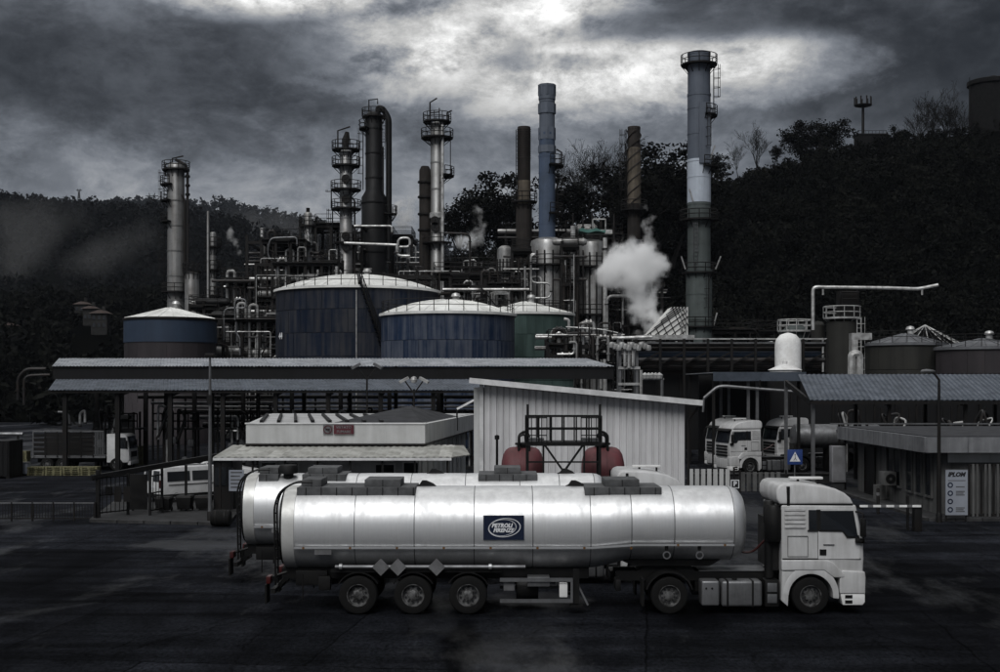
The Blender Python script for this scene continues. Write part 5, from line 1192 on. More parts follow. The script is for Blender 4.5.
# ------------------------------------------------------------------ floodlight posts in front of the canopy
def flood(px, rh, rb, Y, spread, label, mt='alu_dull'):
    r_ = thing('floodlight_post', label, 'floodlight', (X(px, Y), Y, 0), group='twin floodlight posts'); z1 = Z(rh + 8, Y); 
    MB().pipe([(0, 0, 0), (0, 0, z1)], [.09, .06], 7).build('post', 'dark_steel', r_)
    for s_ in (-1, 1):
        e = Vector((s_ * spread / F * Y, 0, Z(rh, Y))); MB().pipe([(0, 0, z1 - .3), e], .05, 6).build('arm', 'dark_steel', r_)
        d = Vector((s_, -.3, -.55)).normalized() * .42
        MB().beam(e - d * .6 + Vector((0, 0, .1)), e + d + Vector((0, 0, .1)), .3, .17).build('lamp_head', mt, r_)
    return r_
flood(367, 367, 412, 84, 10, 'twin floodlight post against the upper canopy roof'); f2 = flood(414, 381, 413, 82, 9, 'lower twin floodlight post with a round lamp between its arms', 'pipe_pale')
MB().lathe([(0, .25), (.18, .18), (.24, 0), (.18, -.15), (0, -.2)], 10, (0, -.1, Z(380, 82))).build('round_lamp', 'pipe_pale', f2)
r_ = thing('roof_strut', 'pale diagonal strut between office roof and shed', 'strut', (X(466, 74), 74, 0)); W(r_).beam(P(457, 409, 74), P(474, 400, 74), .12, .12).build('strut', 'shed_trim', r_); W(r_).beam((X(457, 74), 74, 3.5), P(457, 409, 74), .1, .1).build('post', 'dark_steel', r_)

# ------------------------------------------------------------------ wheels
def wheel(parent, x, y, z, r, wdt, side, mt='rim_steel', dual=False):
    """side -1: outer face towards -y"""
    e = bpy.data.objects.new('wheel', None); col.objects.link(e); e.location = (x, y, z); e.parent = parent; e.empty_display_size = .2
    s_ = side; t = MB(); h = wdt / 2
    prof = [(r * .56, -h * .8), (r * .60, -h), (r * .80, -h * 1.04), (r * .95, -h * .92), (r, -h * .7)]
    for k in range(5): u = -h * .62 + k * h * .31; prof += [(r, u - .0), (r, u + h * .19), (r * .975, u + h * .2), (r * .975, u + h * .29)]
    prof += [(r, h * .85), (r * .95, h * .95), (r * .8, h * 1.04), (r * .6, h), (r * .56, h * .8)]
    t.lathe(prof, 36, (0, 0, 0), 'y'); t.build('tyre', 'rubber', e)
    o = s_ * h; rm = MB()
    rm.lathe([(r * .58, o * .98), (r * .585, o * 1.0), (r * .55, o * 1.0), (r * .52, o * .75), (r * .50, o * .45), (r * .44, o * .38), (r * .30, o * .45), (r * .26, o * .72), (r * .20, o * .8), (0, o * .8)], 36, (0, 0, 0), 'y'); rm.build('rim', mt, e)
    hl = MB()
    for k in range(10):
        a = 2 * PI * k / 10; c = Vector((math.sin(a) * r * .40, o * .43 + s_ * .012, math.cos(a) * r * .40)); hl.lathe([(0, 0), (r * .062, 0), (r * .062, s_ * .006), (0, s_ * .006)], 10, c, 'y')
    hl.build('vent_hole', 'print_black', e)['kind'] = 'stuff'
    nb = MB()
    for k in range(10):
        a = 2 * PI * (k + .5) / 10; nb.lathe([(0, s_ * .05), (r * .028, s_ * .05), (r * .03, 0)], 6, (math.sin(a) * r * .285, o * .5, math.cos(a) * r * .285), 'y')
    nb.build('wheel_nut', 'rim_steel', e)['kind'] = 'stuff'
    return e

# ------------------------------------------------------------------ tractor unit (x = 0 at steer axle, front to +x, near side -y)
def make_tractor(label):
    T = thing('tractor_unit', label, 'truck')
    hw = 1.22
    # cab body
    poly = [(-.78, 1.12), (.72, 1.12), (.80, 1.02), (1.42, 1.02), (1.45, 1.5), (1.43, 2.02), (1.24, 2.95), (-.78, 2.95)]
    def warp(co):
        z = co.z; k = 1 - .035 * max(0, (z - 1.9)) ** 1.2; f = 1 - .10 * max(0, (co.x - .95)) ** 1.5
        return Vector((co.x, co.y * k * f, z))
    MB().prism(poly, 'y', -hw, hw).build('cab', 'white_paint', T, bevel=.05, seg=3, warp=warp)
    def side(z, x=0): return -hw * (1 - .035 * max(0, (z - 1.9)) ** 1.2) * (1 - .10 * max(0, (x - .95)) ** 1.5)
    # roof fairing
    rp = [(-.82, 2.965), (-.90, 3.12), (-.90, 3.36), (-.84, 3.48), (-.70, 3.53), (-.1, 3.52), (.35, 3.47), (.70, 3.39), (.95, 3.27), (1.10, 3.14), (1.20, 2.965)]
    def rwarp(co): 
        t = max(0, (co.z - 2.965) / .66); return Vector((co.x, co.y * (.955 - .10 * t ** 2) * (1 - .06 * max(0, co.x - .5)), co.z))
    MB().prism(rp, 'y', -hw, hw).build('roof_fairing', 'white_paint', T, bevel=.06, seg=3, warp=rwarp)
    MB().box(-.84, 1.16, -hw * .945, hw * .945, 2.935, 2.98).build('roof_seam', 'black_steel', T)
    MB().box(-.63, -.55, -hw * .958, -hw * .80, 1.6, 3.45).build('deflector_gap', 'black_steel', T)
    # roof lamp bar
    lb = MB().box(-.34, .58, -.28, -.06, 3.58, 3.645).build('lamp_bar', 'white_plain', T, bevel=.02)
    for x in (-.1, .45): MB().box(x - .03, x + .03, -.2, -.14, 3.44, 3.579).build('bracket', 'black_steel', lb)
    # panels on both sides
    for s_ in (-1, 1):
        def sy(z, x, off): return s_ * (abs(side(z, x)) + off)
        def strip(pts, off, th, nm, mt, par=T):
            mb = MB(); n_ = len(pts); q = [(x, sy(z, x, off), z) for x, z in pts] + [(x, sy(z, x, off - th), z) for x, z in pts]
            mb.add(q, [tuple(range(n_)), tuple(range(n_, 2 * n_))[::-1]] + [(i, (i + 1) % n_, (i + 1) % n_ + n_, i + n_) for i in range(n_)]); return mb.build(nm, mt, par)
        door = strip([(.20, 1.50), (1.33, 1.50), (1.36, 2.0), (1.36, 2.14), (1.21, 2.86), (.20, 2.86)], .014, .05, 'door', 'white_paint')
        strip([(.27, 2.28), (.86, 2.28), (1.0, 2.12), (1.28, 2.10), (1.16, 2.80), (.27, 2.80)], .022, .03, 'window', 'glass_dark', door)
        strip([(.225, 2.24), (.86, 2.24), (.98, 2.07), (1.33, 2.06), (1.31, 2.14), (1.02, 2.14), (.88, 2.30), (.225, 2.30)], .017, .03, 'window_trim', 'black_steel', door)
        strip([(.24, 1.60), (.42, 1.60), (.42, 1.76), (.24, 1.76)], .02, .04, 'handle', 'black_steel', door)
        strip([(.34, 1.87), (.64, 1.87), (.64, 1.90), (.34, 1.90)], .018, .03, 'badge', 'placard', door)
        strip([(-.05, 2.28), (.17, 2.28), (.17, 2.82), (-.05, 2.82)], .016, .03, 'quarter_window', 'glass_dark', T)
        strip([(-.08, 2.25), (.20, 2.25), (.20, 2.28), (-.08, 2.28)], .018, .03, 'window_trim', 'black_steel', T); strip([(.165, 2.26), (.275, 2.26), (.275, 2.83), (.165, 2.83)], .0165, .02, 'pillar_trim', 'black_steel', T)
        strip([(.192, 1.15), (.206, 1.15), (.206, 2.25), (.192, 2.25)], .004, .02, 'door_gap', 'black_steel', T)
        strip([(-.76, 1.485), (1.36, 1.485), (1.36, 1.515), (-.76, 1.515)], .016, .03, 'side_moulding', 'black_steel', T)
        for k in range(5):
            z = 2.34 + k * .115; strip([(-.70, z), (-.16, z), (-.14, z + .03), (-.16, z + .06), (-.70, z + .06)], .022, .05, 'side_louvre', 'white_paint', T)
        for (a0, a1, b0, b1) in ((-.62, -.612, 1.56, 2.12), (-.08, -.072, 1.56, 2.12), (-.62, -.072, 2.112, 2.12), (-.62, -.072, 1.56, 1.568)): strip([(a0, b0), (a1, b0), (a1, b1), (a0, b1)], .003, .02, 'locker_seam', 'black_steel', T)
        # fender around the steer wheel
        mb = MB(); ri, ro_ = .60, .76; pts = [(ri, ro_, t) for t in np.linspace(R(178), R(-5), 24)]; q = []
        for (a, b, t) in pts:
            f = 1.12 if t > R(95) else 1.0
            q.append([( a * math.cos(t), s_ * 1.255, .50 + a * math.sin(t)), (b * math.cos(t) * (1.0), s_ * 1.255, .50 + b * 1.10 * math.sin(t)), (b * math.cos(t), s_ * .85, .50 + b * 1.10 * math.sin(t)), (a * math.cos(t), s_ * .85, .50 + a * math.sin(t))])
        mb.rings(q); fd = mb.build('fender', 'white_paint', T, bevel=.015)
        MB().prism([(-.80, .38), (-.62, .22), (-.60, .60), (-.56, .95), (-.42, 1.15), (-.78, 1.18)], 'y', s_ * 1.25, s_ * .9).build('fender_skirt', 'white_paint', T, bevel=.02)
        MB().prism([(-.79, 1.19), (-.30, 1.20), (.35, 1.20), (.62, 1.0), (.90, 1.0), (.90, 1.1), (.60, 1.40), (.45, 1.475), (-.79, 1.475)], 'y', s_ * 1.272, s_ * 1.1).build('fender_lip', 'white_paint', T, bevel=.03, seg=3)
        # bumper end, steps
        MB().prism([(.78, .56), (1.47, .56), (1.48, 1.0), (1.46, 1.16), (.84, 1.20), (.78, .98)], 'y', s_ * 1.26, s_ * .8).build('bumper_corner', 'white_paint', T, bevel=.04, seg=3)
        MB().prism([(.86, .26), (1.40, .26), (1.46, .34), (1.46, .555), (.80, .555)], 'y', s_ * 1.25, s_ * .8).build('bumper_step', 'white_plain', T, bevel=.02)
        for z in (.30, .44): MB().box(.92, 1.12, min(s_*1.256, s_*1.24), max(s_*1.256, s_*1.24), z, z + .09).build('step_recess', 'black_steel', T)
        MB().box(1.452, 1.475, min(s_*.75, s_*1.12), max(s_*.75, s_*1.12), .72, .98).build('headlight', 'lamp_clear', T, bevel=.008)
        # mirrors
        ma = MB().pipe([(1.2, s_ * 1.12, 2.78), (1.36, s_ * 1.42, 2.76), (1.36, s_ * 1.44, 2.0), (1.28, s_ * 1.2, 1.98)], .025, 6, fil=.08).build('mirror_arm', 'black_steel', T)
        MB().box(1.30, 1.42, min(s_*1.30, s_*1.52), max(s_*1.30, s_*1.52), 2.12, 2.62).build('mirror', 'black_steel', ma, bevel=.03)
        MB().box(1.2, 1.45, min(s_*1.18, s_*1.30), max(s_*1.18, s_*1.30), 1.93, 2.06).build('side_mirror', 'black_steel', T, bevel=.03)
        # fuel tanks
        if s_ < 0 or True:
            MB().box(-2.94, -2.46, min(s_*1.2, s_*.62), max(s_*1.2, s_*.62), .22, .90).build('adblue_tank', 'alu_dull', T, bevel=.06, seg=3)
            ft = MB().box(-2.40, -1.30, min(s_*1.2, s_*.62), max(s_*1.2, s_*.62), .20, .90).build('fuel_tank', 'alu_dull', T, bevel=.08, seg=3)
            for x in (-2.24, -1.56): MB().box(x - .035, x + .035, min(s_*1.21, s_*.61), max(s_*1.21, s_*.61), .19, .91).build('strap', 'black_steel', ft, bevel=.06)
            MB().lathe([(.07, 0), (.07, .05), (0, .06)], 10, (-2.02, s_ * 1.0, .90)).build('filler_cap', 'black_steel', ft)
            if s_ < 0:
                for x in (-2.82, -2.66): MB().lathe([(0, -.01), (.03, -.01), (.03, 0)], 8, (x, -1.202, .70), 'y').build('bolt', 'black_steel', T)
            MB().box(-1.22, -.84, min(s_*1.16, s_*.7), max(s_*1.16, s_*.7), .20, .92).build('battery_step', 'black_steel', T, bevel=.02)
            for z in (.30, .60):
                MB().box(-1.16, -.90, min(s_*1.18, s_*1.14), max(s_*1.18, s_*1.14), z, z + .24).build('step_plate', 'alu_dull', T, bevel=.01)
        # rear mudguard
        mb = MB(); q = []
        for t in np.linspace(R(165), R(15), 14):
            q.append([(-3.81 + rr_ * math.cos(t), y_, .50 + rr_ * math.sin(t)) for rr_, y_ in ((.62, s_ * 1.22), (.66, s_ * 1.22), (.66, s_ * .62), (.62, s_ * .62))])
        mb.rings(q); mb.build('rear_mudguard', 'black_steel', T)
        MB().box(-4.55, -4.50, min(s_*1.2, s_*.65), max(s_*1.2, s_*.65), .22, .95).build('mudflap', 'rubber', T)
        MB().beam((-5.2, s_ * .42, .93), (1.0, s_ * .42, .93), .09, .26).build('chassis_rail', 'black_steel', T)
        MB().box(-5.26, -5.12, min(s_*1.15, s_*.55), max(s_*1.15, s_*.55), .62, .92).build('rear_light', 'black_steel', T, bevel=.02)
        wheel(T, 0, s_ * 1.08, .50, .50, .31, s_); wheel(T, -3.81, s_ * 1.06, .50, .50, .30, s_); wheel(T, -3.81, s_ * .73, .50, .50, .28, s_)
    # front
    MB().add([(1.462, -1.0, 2.06), (1.462, 1.0, 2.06), (1.285, .98, 2.88), (1.285, -.98, 2.88), (1.40, -1.0, 2.06), (1.40, 1.0, 2.06), (1.22, .98, 2.88), (1.22, -.98, 2.88)], [(0,1,2,3),(7,6,5,4),(0,4,5,1),(1,5,6,2),(2,6,7,3),(3,7,4,0)]).build('windscreen', 'glass_dark', T, bevel=.01)
    MB().prism([(1.20, 2.90), (1.48, 2.80), (1.50, 2.84), (1.22, 2.95)], 'y', -1.05, 1.05).build('sun_visor', 'black_steel', T)
    for k in range(4): MB().box(1.455, 1.485, -.85, .85, 1.16 + k * .2, 1.29 + k * .2).build('grille_bar', 'black_steel', T, bevel=.01)
    MB().box(1.40, 1.487, -.82, .82, .40, 1.02).build('front_bumper', 'white_paint', T, bevel=.03)
    # behind the cab
    MB().box(-.98, -.82, -.95, .95, 1.15, 2.5).build('rear_panel', 'black_steel', T)
    MB().lathe([(.13, 0), (.13, 1.5), (.16, 1.5), (.16, 2.05), (.12, 2.1), (0, 2.1)], 14, (-1.05, -.85, .95)).build('exhaust_stack', 'black_steel', T)
    MB().lathe([(.2, 0), (.24, .1), (.24, .85), (.18, .98), (0, 1.0)], 16, (-.95, -.98, 1.95)).build('air_intake', 'black_steel', T)
    MB().box(-.99, -.84, -1.1, -.75, 2.36, 2.44).build('pipe_clamp', 'alu_dull', T)
    MB().pipe([(-.95, -.3, 2.0), (-1.4, -.2, 1.5), (-1.9, -.1, 1.6), (-2.3, 0, 1.9)], .035, 6, fil=.3).build('air_hose', 'lamp_red', T)
    MB().prism([(-4.6, 1.06), (-3.0, 1.06), (-3.1, 1.18), (-4.4, 1.18)], 'y', -.45, .45).build('fifth_wheel', 'black_steel', T)
    MB().box(-3.0, -.9, -.42, .42, .5, .85).build('gearbox', 'black_steel', T); MB().box(-2.9, -1.0, -.5, .5, 1.065, 1.085).build('catwalk', 'alu_dull', T)
    MB().beam((-3.81, -.9, .5), (-3.81, .9, .5), .2, .2).build('rear_axle', 'black_steel', T); MB().beam((0, -.9, .48), (0, .9, .48), .14, .14).build('front_axle', 'black_steel', T)
    return T

# ------------------------------------------------------------------ tank semi-trailer (local x as laid out, near side -y)
def sup_ring(x, cz, ry, rz_, n=48, e=2.35):
    r_ = []
    for k in range(n):
        t = 2 * PI * k / n; c, s_ = math.cos(t), math.sin(t)
        r_.append((x, ry * math.copysign(abs(c) ** (2 / e), c), cz + rz_ * math.copysign(abs(s_) ** (2 / e), s_)))
    return r_
def make_trailer(label, xr, xf, seams, neck, axles, decks, logo=True, dome=False, xleg=2.05):
    T = thing('tank_trailer', label, 'tank trailer'); zt, zb = 3.37, 1.12
    def sec(x, k=1.0):
        t = min(1, max(0, (x - neck[0]) / (neck[1] - neck[0]))); t = t * t * (3 - 2 * t); b = zb + .22 * t
        return (zt + b) / 2, 1.235 * k, (zt - b) / 2 * k
    xs = sorted(set([xr + .32, xf - .32] + [s_ for s_ in seams])); st_ = []
    for a, b in zip(xs[:-1], xs[1:]):
        for t, k in ((0, .9985), (.03, 1.0), (.15, 1.004), (.5, 1.0075), (.85, 1.004), (.97, 1.0)): st_.append((a + (b - a) * t, k))
    st_.append((xs[-1], .9985))
    MB().rings([sup_ring(x, *sec(x, k)) for x, k in st_], caps=False).build('barrel', 'tank_alu', T, sharp=60)
    # rear ring, dishes
    MB().rings([sup_ring(x, *sec(xr, k)) for x, k in ((xr + .33, 1.0), (xr + .33, 1.016), (xr, 1.016), (xr, .97))], caps=False).build('rear_band', 'tank_rim', T)
    MB().rings([sup_ring(x, *sec(xr, k)) for x, k in ((xr + .05, .985), (xr - .02, .9), (xr - .09, .72), (xr - .14, .45), (xr - .16, .18), (xr - .165, .02))]).build('rear_dish', 'tank_alu' if dome else 'alu_dull', T, sharp=70)
    MB().rings([sup_ring(x, *sec(xf, k)) for x, k in ((xf - .33, 1.0), (xf - .2, .985), (xf - .08, .93), (xf + .02, .80), (xf + .08, .6), (xf + .12, .3), (xf + .13, .02))]).build('front_dish', 'tank_alu', T, sharp=70)
    for x in seams + [xf - .33]:
        MB().rings([sup_ring(x + dx, *sec(x, k)) for dx, k in ((-.012, .997), (-.012, 1.0035), (.012, 1.0035), (.012, .997))], caps=False).build('weld_seam', 'alu_dull', T, sharp=20)
    # side rail
    z1 = 1.80; pts = [(xr + .35, z1), (neck[0], z1), (neck[1], z1 + .08), (xf - .34, z1 + .08)]
    for s_ in (-1, 1):
        mb = MB()
        for (a, b) in zip(pts[:-1], pts[1:]): mb.beam((a[0], s_ * 1.252, a[1]), (b[0], s_ * 1.252, b[1]), .04, .045)
        mb.build('side_rail', 'rail_bright', T)
        for k in range(10):
            x = xr + .6 + k * (xf - xr - 1.2) / 9; MB().box(x - .03, x + .03, min(s_ * 1.262, s_ * 1.275), max(s_ * 1.262, s_ * 1.275), z1 - .03 + (.08 if x > neck[1] else 0), z1 + .03 + (.08 if x > neck[1] else 0)).build('marker_lamp', 'amber', T)
    # walkway trays and boxes on top
    for (a, b, boxes) in decks:
        dk_ = MB().box(a, b, -.80, .80, 3.08, 3.40).build('walkway_tray', 'walkway_grey', T, bevel=.02)
        for x in np.arange(a + .25, b, .42): MB().box(x - .012, x + .012, -.808, -.80, 3.1, 3.395).build('tray_rib', 'black_steel', dk_)
        for (c, d) in boxes:
            bx = MB().box(c, d, -.62, .62, 3.402, 3.60).build('hatch_cover', 'walkway_grey', T, bevel=.02)
            m_ = (c + d) / 2; MB().box(m_ - .01, m_ + .01, -.627, -.62, 3.405, 3.595).build('cover_split', 'black_steel', bx)
    for x in (-2.16, 2.02):
        if xr + 1 < x < xf - 1: MB().prism([(x - .2, 3.37), (x + .38, 3.37), (x + .30, 3.44), (x + .10, 3.53), (x - .02, 3.53), (x - .1, 3.42)], 'y', -.08, .08).build('lifting_lug', 'black_steel', T)
    # chassis
    for s_ in (-1, 1): MB().beam((xr - .1, s_ * .5, 1.02), (xleg + .4, s_ * .5, 1.02), .12, .28).build('chassis_rail', 'black_steel', T)
    for s_ in (-1, 1):
        for x in axles:
            wheel(T, x, s_ * 1.07, .52, .52, .385, s_)
            mb = MB(); q = []
            for t in np.linspace(R(150), R(30), 12): q.append([(x + a * math.cos(t), y_, .52 + a * math.sin(t)) for a, y_ in ((.60, s_ * 1.24), (.625, s_ * 1.24), (.625, s_ * .85), (.60, s_ * .85))])
            mb.rings(q); mb.build('mudguard', 'black_steel', T)
        MB().box(axles[0] - .75, axles[-1] + .9, min(s_ * 1.15, s_ * .55), max(s_ * 1.15, s_ * .55), 1.125, 1.20).build('valance', 'black_steel', T)
        ga = axles[0] - .62; MB().pipe([(ga, s_ * 1.22, 1.29), (axles[-1] + 1.55, s_ * 1.22, 1.29)], .05, 8).build('hose_tube', 'alu_dull', T)
        for x in (ga + .15, axles[-1] + .6): MB().lathe([(.06, -.04), (.085, -.04), (.085, .04), (.06, .04)], 10, (x, s_ * 1.22, 1.29), 'x').build('tube_clamp', 'rail_bright', T)
        # tool frame and landing leg
        f0, f1 = axles[-1] + .86, xleg - .08
        for z in (.93, .36): MB().box(f0, f1, min(s_ * 1.2, s_ * 1.16), max(s_ * 1.2, s_ * 1.16), z - .05, z + .05).build('side_guard', 'alu_dull', T)
        MB().box(f1 - .06, f1, min(s_ * 1.195, s_ * 1.15), max(s_ * 1.195, s_ * 1.15), .31, .98).build('side_guard', 'alu_dull', T)
        MB().box(f0 + .75, f0 + 1.35, min(s_ * 1.15, s_ * .7), max(s_ * 1.15, s_ * .7), .74, 1.0).build('tool_box', 'alu_dull', T, bevel=.02)
        MB().box(f0 + .1, f0 + .4, min(s_ * 1.1, s_ * .6), max(s_ * 1.1, s_ * .6), .62, .88).build('valve_box', 'placard', T, bevel=.02)
        MB().lathe([(.3, 0), (.33, .05), (.33, .55), (.3, .6), (0, .6)], 14, (f0 + .45, s_ * .6, .62), 'x').build('air_tank', 'black_steel', T)
        MB().box(f1 - .36, f1 - .14, min(s_ * 1.14, s_ * .9), max(s_ * 1.14, s_ * .9), .45, .82).build('document_box', 'white_plain', T, bevel=.02)
        MB().box(xleg - .07, xleg + .1, min(s_ * 1.12, s_ * .95), max(s_ * 1.12, s_ * .95), .28, 1.2).build('landing_leg', 'black_steel', T)
        MB().box(xleg - .16, xleg + .2, min(s_ * 1.18, s_ * .88), max(s_ * 1.18, s_ * .88), .18, .235).build('leg_foot', 'black_steel', T)
        MB().beam((xleg + .08, s_ * 1.03, .75), (xleg + .34, s_ * 1.03, .22), .05, .05).build('leg_brace', 'alu_dull', T)
        for i, (x, zz_) in enumerate(((axles[0] + .62, 1.29), (axles[0] + 1.08, 1.29), (axles[1] + .64, 1.29))):
            h_ = .235; p = MB().prism([(x - h_, zz_), (x, zz_ - h_), (x + h_, zz_), (x, zz_ + h_)], 'y', min(s_ * 1.30, s_ * 1.285), max(s_ * 1.30, s_ * 1.285)).build('hazard_placard', 'placard', T)
            MB().prism([(x - .19, zz_), (x, zz_ - .19), (x + .19, zz_), (x, zz_ + .19), (x, zz_ + .178), (x + .178, zz_), (x, zz_ - .178), (x - .178, zz_)], 'y', s_ * 1.303, s_ * 1.30).build('placard_border', 'walkway_grey', p) if False else None
        MB().box(xr + .9, xr + 1.36, min(s_ * 1.262, s_ * 1.25), max(s_ * 1.262, s_ * 1.25), 1.62, 1.75).build('number_plate', 'placard', T)
        MB().box(xr - .45, xr - .40, min(s_ * 1.2, s_ * .7), max(s_ * 1.2, s_ * .7), .28, .80).build('mudflap', 'rubber', T)
        MB().box(xr - .42, xr - .30, min(s_ * 1.18, s_ * .75), max(s_ * 1.18, s_ * .75), .82, 1.02).build('rear_light', 'lamp_red', T, bevel=.02)
        MB().pipe([(xr + .1, s_ * .9, 1.1), (xr - .38, s_ * .9, .95)], .04, 6).build('light_bracket', 'black_steel', T)
        MB().pipe([(xr + .55, s_ * 1.0, 1.05), (xr + .55, s_ * 1.0, .35)], .02, 5).build('earth_strap', 'rubber', T)
        MB().box(axles[0] - 1.1, axles[0] - .78, min(s_ * 1.05, s_ * .8), max(s_ * 1.05, s_ * .8), .62, 1.0).build('equipment_box', 'black_steel', T, bevel=.02)
        for (x, zz_) in ((4.51, 1.60), (5.40, 1.60)):
            if x < xf - .6:
                MB().lathe([(.075, -.02), (.11, -.02), (.11, .02), (.075, .02), (.075, -.02)], 14, (x, s_ * 1.19, zz_), 'y').build('hose_ring', 'alu_dull', T)
                MB().box(x - .04, x + .04, min(s_ * 1.2, s_ * 1.10), max(s_ * 1.2, s_ * 1.10), zz_ + .12, 1.86).build('ring_bracket', 'black_steel', T)
    MB().box(xr - .3, xr - .18, -1.15, 1.15, .55, .68).build('rear_bumper', 'black_steel', T)
    for s_ in (-1, 1): MB().beam((xr - .24, s_ * .5, .6), (xr + .1, s_ * .5, 1.0), .1, .1).build('bumper_bracket', 'black_steel', T)
    MB().box(xr + .3, axles[0] - .9, -.7, .7, .7, 1.12).build('rear_valve_box', 'black_steel', T, bevel=.03)
    # rear ladder rails
    for y_ in (-.95, -.55): MB().pipe([(xr - .2, y_, .75), (xr - .24, y_, 2.9), (xr - .1, y_, 3.3), (xr + .3, y_, 3.55), (xr + .8, y_, 3.55)], .03, 6, fil=.2).build('ladder_rail', 'black_steel', T)
    mb = MB()
    for k in range(9): z = .95 + k * .25; mb.pipe([(xr - .22, -.95, z), (xr - .22, -.55, z)], .02, 5)
    mb.build('ladder_rung', 'black_steel', T)
    MB().lathe([(0, -.03), (.28, -.03), (.32, 0), (.32, .1)], 18, (xr - .17, .2, 2.0), 'x').build('rear_manhole', 'alu_dull', T)
    MB().rings([sup_ring(xr - .03 + dx, *sec(xr, k)) for dx, k in ((0, .93), (-.05, .93), (-.05, .90), (0, .90))], caps=False).build('rear_trim', 'black_steel', T)
    for x in axles: MB().beam((x, -.95, .52), (x, .95, .52), .14, .14).build('axle', 'black_steel', T)
    MB().prism([(neck[1], 1.22), (xf - .9, 1.22), (xf - .6, 1.40), (neck[1] - .4, 1.40)], 'y', -.6, .6).build('coupling_plate', 'black_steel', T)
    if logo:
        x0, x1, z0, z1 = -.45, .65, 2.02, 2.68; zc = (z0 + z1) / 2
        lp = MB().box(x0, x1, -1.262, -1.232, z0, z1).build('logo_plate', 'logo_navy', T)
        def oval(cx, cz, a, b, rot, w_, nm):
            mb = MB(); q = []; c, s_ = math.cos(rot), math.sin(rot)
            for k in range(41):
                t = 2 * PI * k / 40; ring = []
                for f, y in ((1, -1.264), (1, -1.272), (1 - w_, -1.272), (1 - w_, -1.264)):
                    u, v = a * f * math.cos(t), b * f * math.sin(t); ring.append((cx + u * c - v * s_, y, cz + u * s_ + v * c))
                q.append(ring)
            mb.rings(q, caps=False); mb.build(nm, 'print_white', lp)
        oval(.12, zc, .44, .255, .10, .055, 'logo_oval'); oval(.07, zc, .375, .225, .10, .05, 'logo_inner_oval')
        text('PETROLI', .145, (.05, -1.268, zc + .055), 'print_white', lp, extrude=.003, bold=.007, shear=.25); text('FIRENZE', .145, (.09, -1.268, zc - .075), 'print_white', lp, extrude=.003, bold=.007, shear=.25)
    return T
def px1(p): return (p - 500) / 37.04
tr1 = make_trailer('nearest silver tank trailer with a navy oval logo plate', -5.91, 6.67, [px1(q) for q in (354, 414, 474, 533, 591, 632, 675)], (px1(591), px1(636)), [px1(358), px1(413), px1(468)],
    [(px1(294), px1(414), ((px1(298), px1(318)), (px1(362), px1(399)))), (px1(586), px1(664), ((px1(607), px1(642)),))])
tr1.location = (0, 35, 0)
tk1 = make_tractor('white high roof tractor unit pulling the nearest tank trailer'); tk1.location = (px1(811), 35, 0)
Y2 = 40.0
def px2(p): return (p - 500) / (F / (Y2 - 1.2))
tr2 = make_trailer('second silver tank trailer parked behind the nearest one', px2(243), px2(606), [px2(q) for q in (300, 355, 410, 465, 520, 560)], (px2(500), px2(545)), [-5.6, -4.2, -2.8],
    [(px2(256), px2(276), ((px2(256), px2(275)),)), (px2(300), px2(344), ((px2(305), px2(335)),)), (px2(478), px2(538), ((px2(494), px2(521)),))], logo=False, dome=True, xleg=-.3)
tr2.location = (0, Y2, 0)
MB().lathe([(.16, 0), (.16, .2), (.3, .22), (.3, .42), (.26, .48), (0, .5)], 16, (px2(285), -.55, 3.2)).build('breather_vent', 'black_steel', tr2)
tk2 = place(tk1, (4.55, Y2 + .1, 0), 0, 'white tractor unit of the second tanker, only its roof showing')
# white trucks parked under the right canopy
GT = 'white trucks parked at the right canopy'
place(tk1, (X(742, 88), 88, 0), R(180 + 15), 'foremost white truck facing left under the right canopy', 1.06, GT)
place(tk1, (X(733, 92), 92.5, 0), R(180 + 15), 'white truck tucked behind the foremost one under the right canopy', 1.08, GT)
place(tk1, (X(792, 91), 92.0, 0), R(180 + 14), 'white truck carrying a dark tank, third from left under the right canopy', 1.08, GT)
r_ = thing('cylindrical_tank', 'dull dark cylindrical tank behind the third white truck', 'tank', (X(812, 90), 90, 0)); r = 12 / F * 90
MB().lathe([(0, -.2), (r * .6, -.12), (r * .95, .1), (r, .3), (r, 6), (r * .9, 6.2), (0, 6.4)], 26, (X(776, 90) + 1.2 - X(812, 90), 0, Z(436, 90)), 'x').build('shell', 'alu_dull', r_)
for k in (1.2, 3.5, 5.2): MB().lathe([(r * .99, -.05), (r * 1.03, -.05), (r * 1.03, .05), (r * .99, .05)], 26, (X(776, 90) + k + 1.2 - X(812, 90), 0, Z(436, 90)), 'x').build('tank_band_ring', 'pipe_dark', r_)
for k in (0, 2.5): MB().box(k - 1.5, k - 1.3, -.8, .8, 0, Z(436, 90) - r * .6).build('cradle', 'dark_steel', r_)
# ------------------------------------------------------------------ right: canopies
r_ = thing('right_canopy', 'blue grey corrugated canopy sloping towards the yard at the right', 'canopy', (28, 79, 0))
x0 = 18.6; x1 = 42.0
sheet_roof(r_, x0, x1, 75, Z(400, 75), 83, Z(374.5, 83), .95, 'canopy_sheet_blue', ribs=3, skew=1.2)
W(r_).beam((x0, 75.0, Z(400, 75) - .16), (x1, 75.0, Z(400, 75) - .16), .12, .18).build('gutter', 'dark_steel', r_)
for i in range(6):
    x = x0 + .3 + i * 4.6
    for y, zt in ((75.5, Z(401, 75) - .1), (82.6, Z(377, 83) - .2)): W(r_).beam((x, y, 0), (x, y, zt), .2, .2).build('canopy_post', 'alu_dull' if i == 0 else 'dark_steel', r_)
    W(r_).beam((x, 75.5, Z(402, 75) - .15), (x, 82.6, Z(378, 83) - .3), .16, .3).build('rafter', 'dark_steel', r_)
r_ = thing('flat_canopy', 'flat grey canopy edge above the parked white trucks', 'canopy', (18.5, 95, 0))
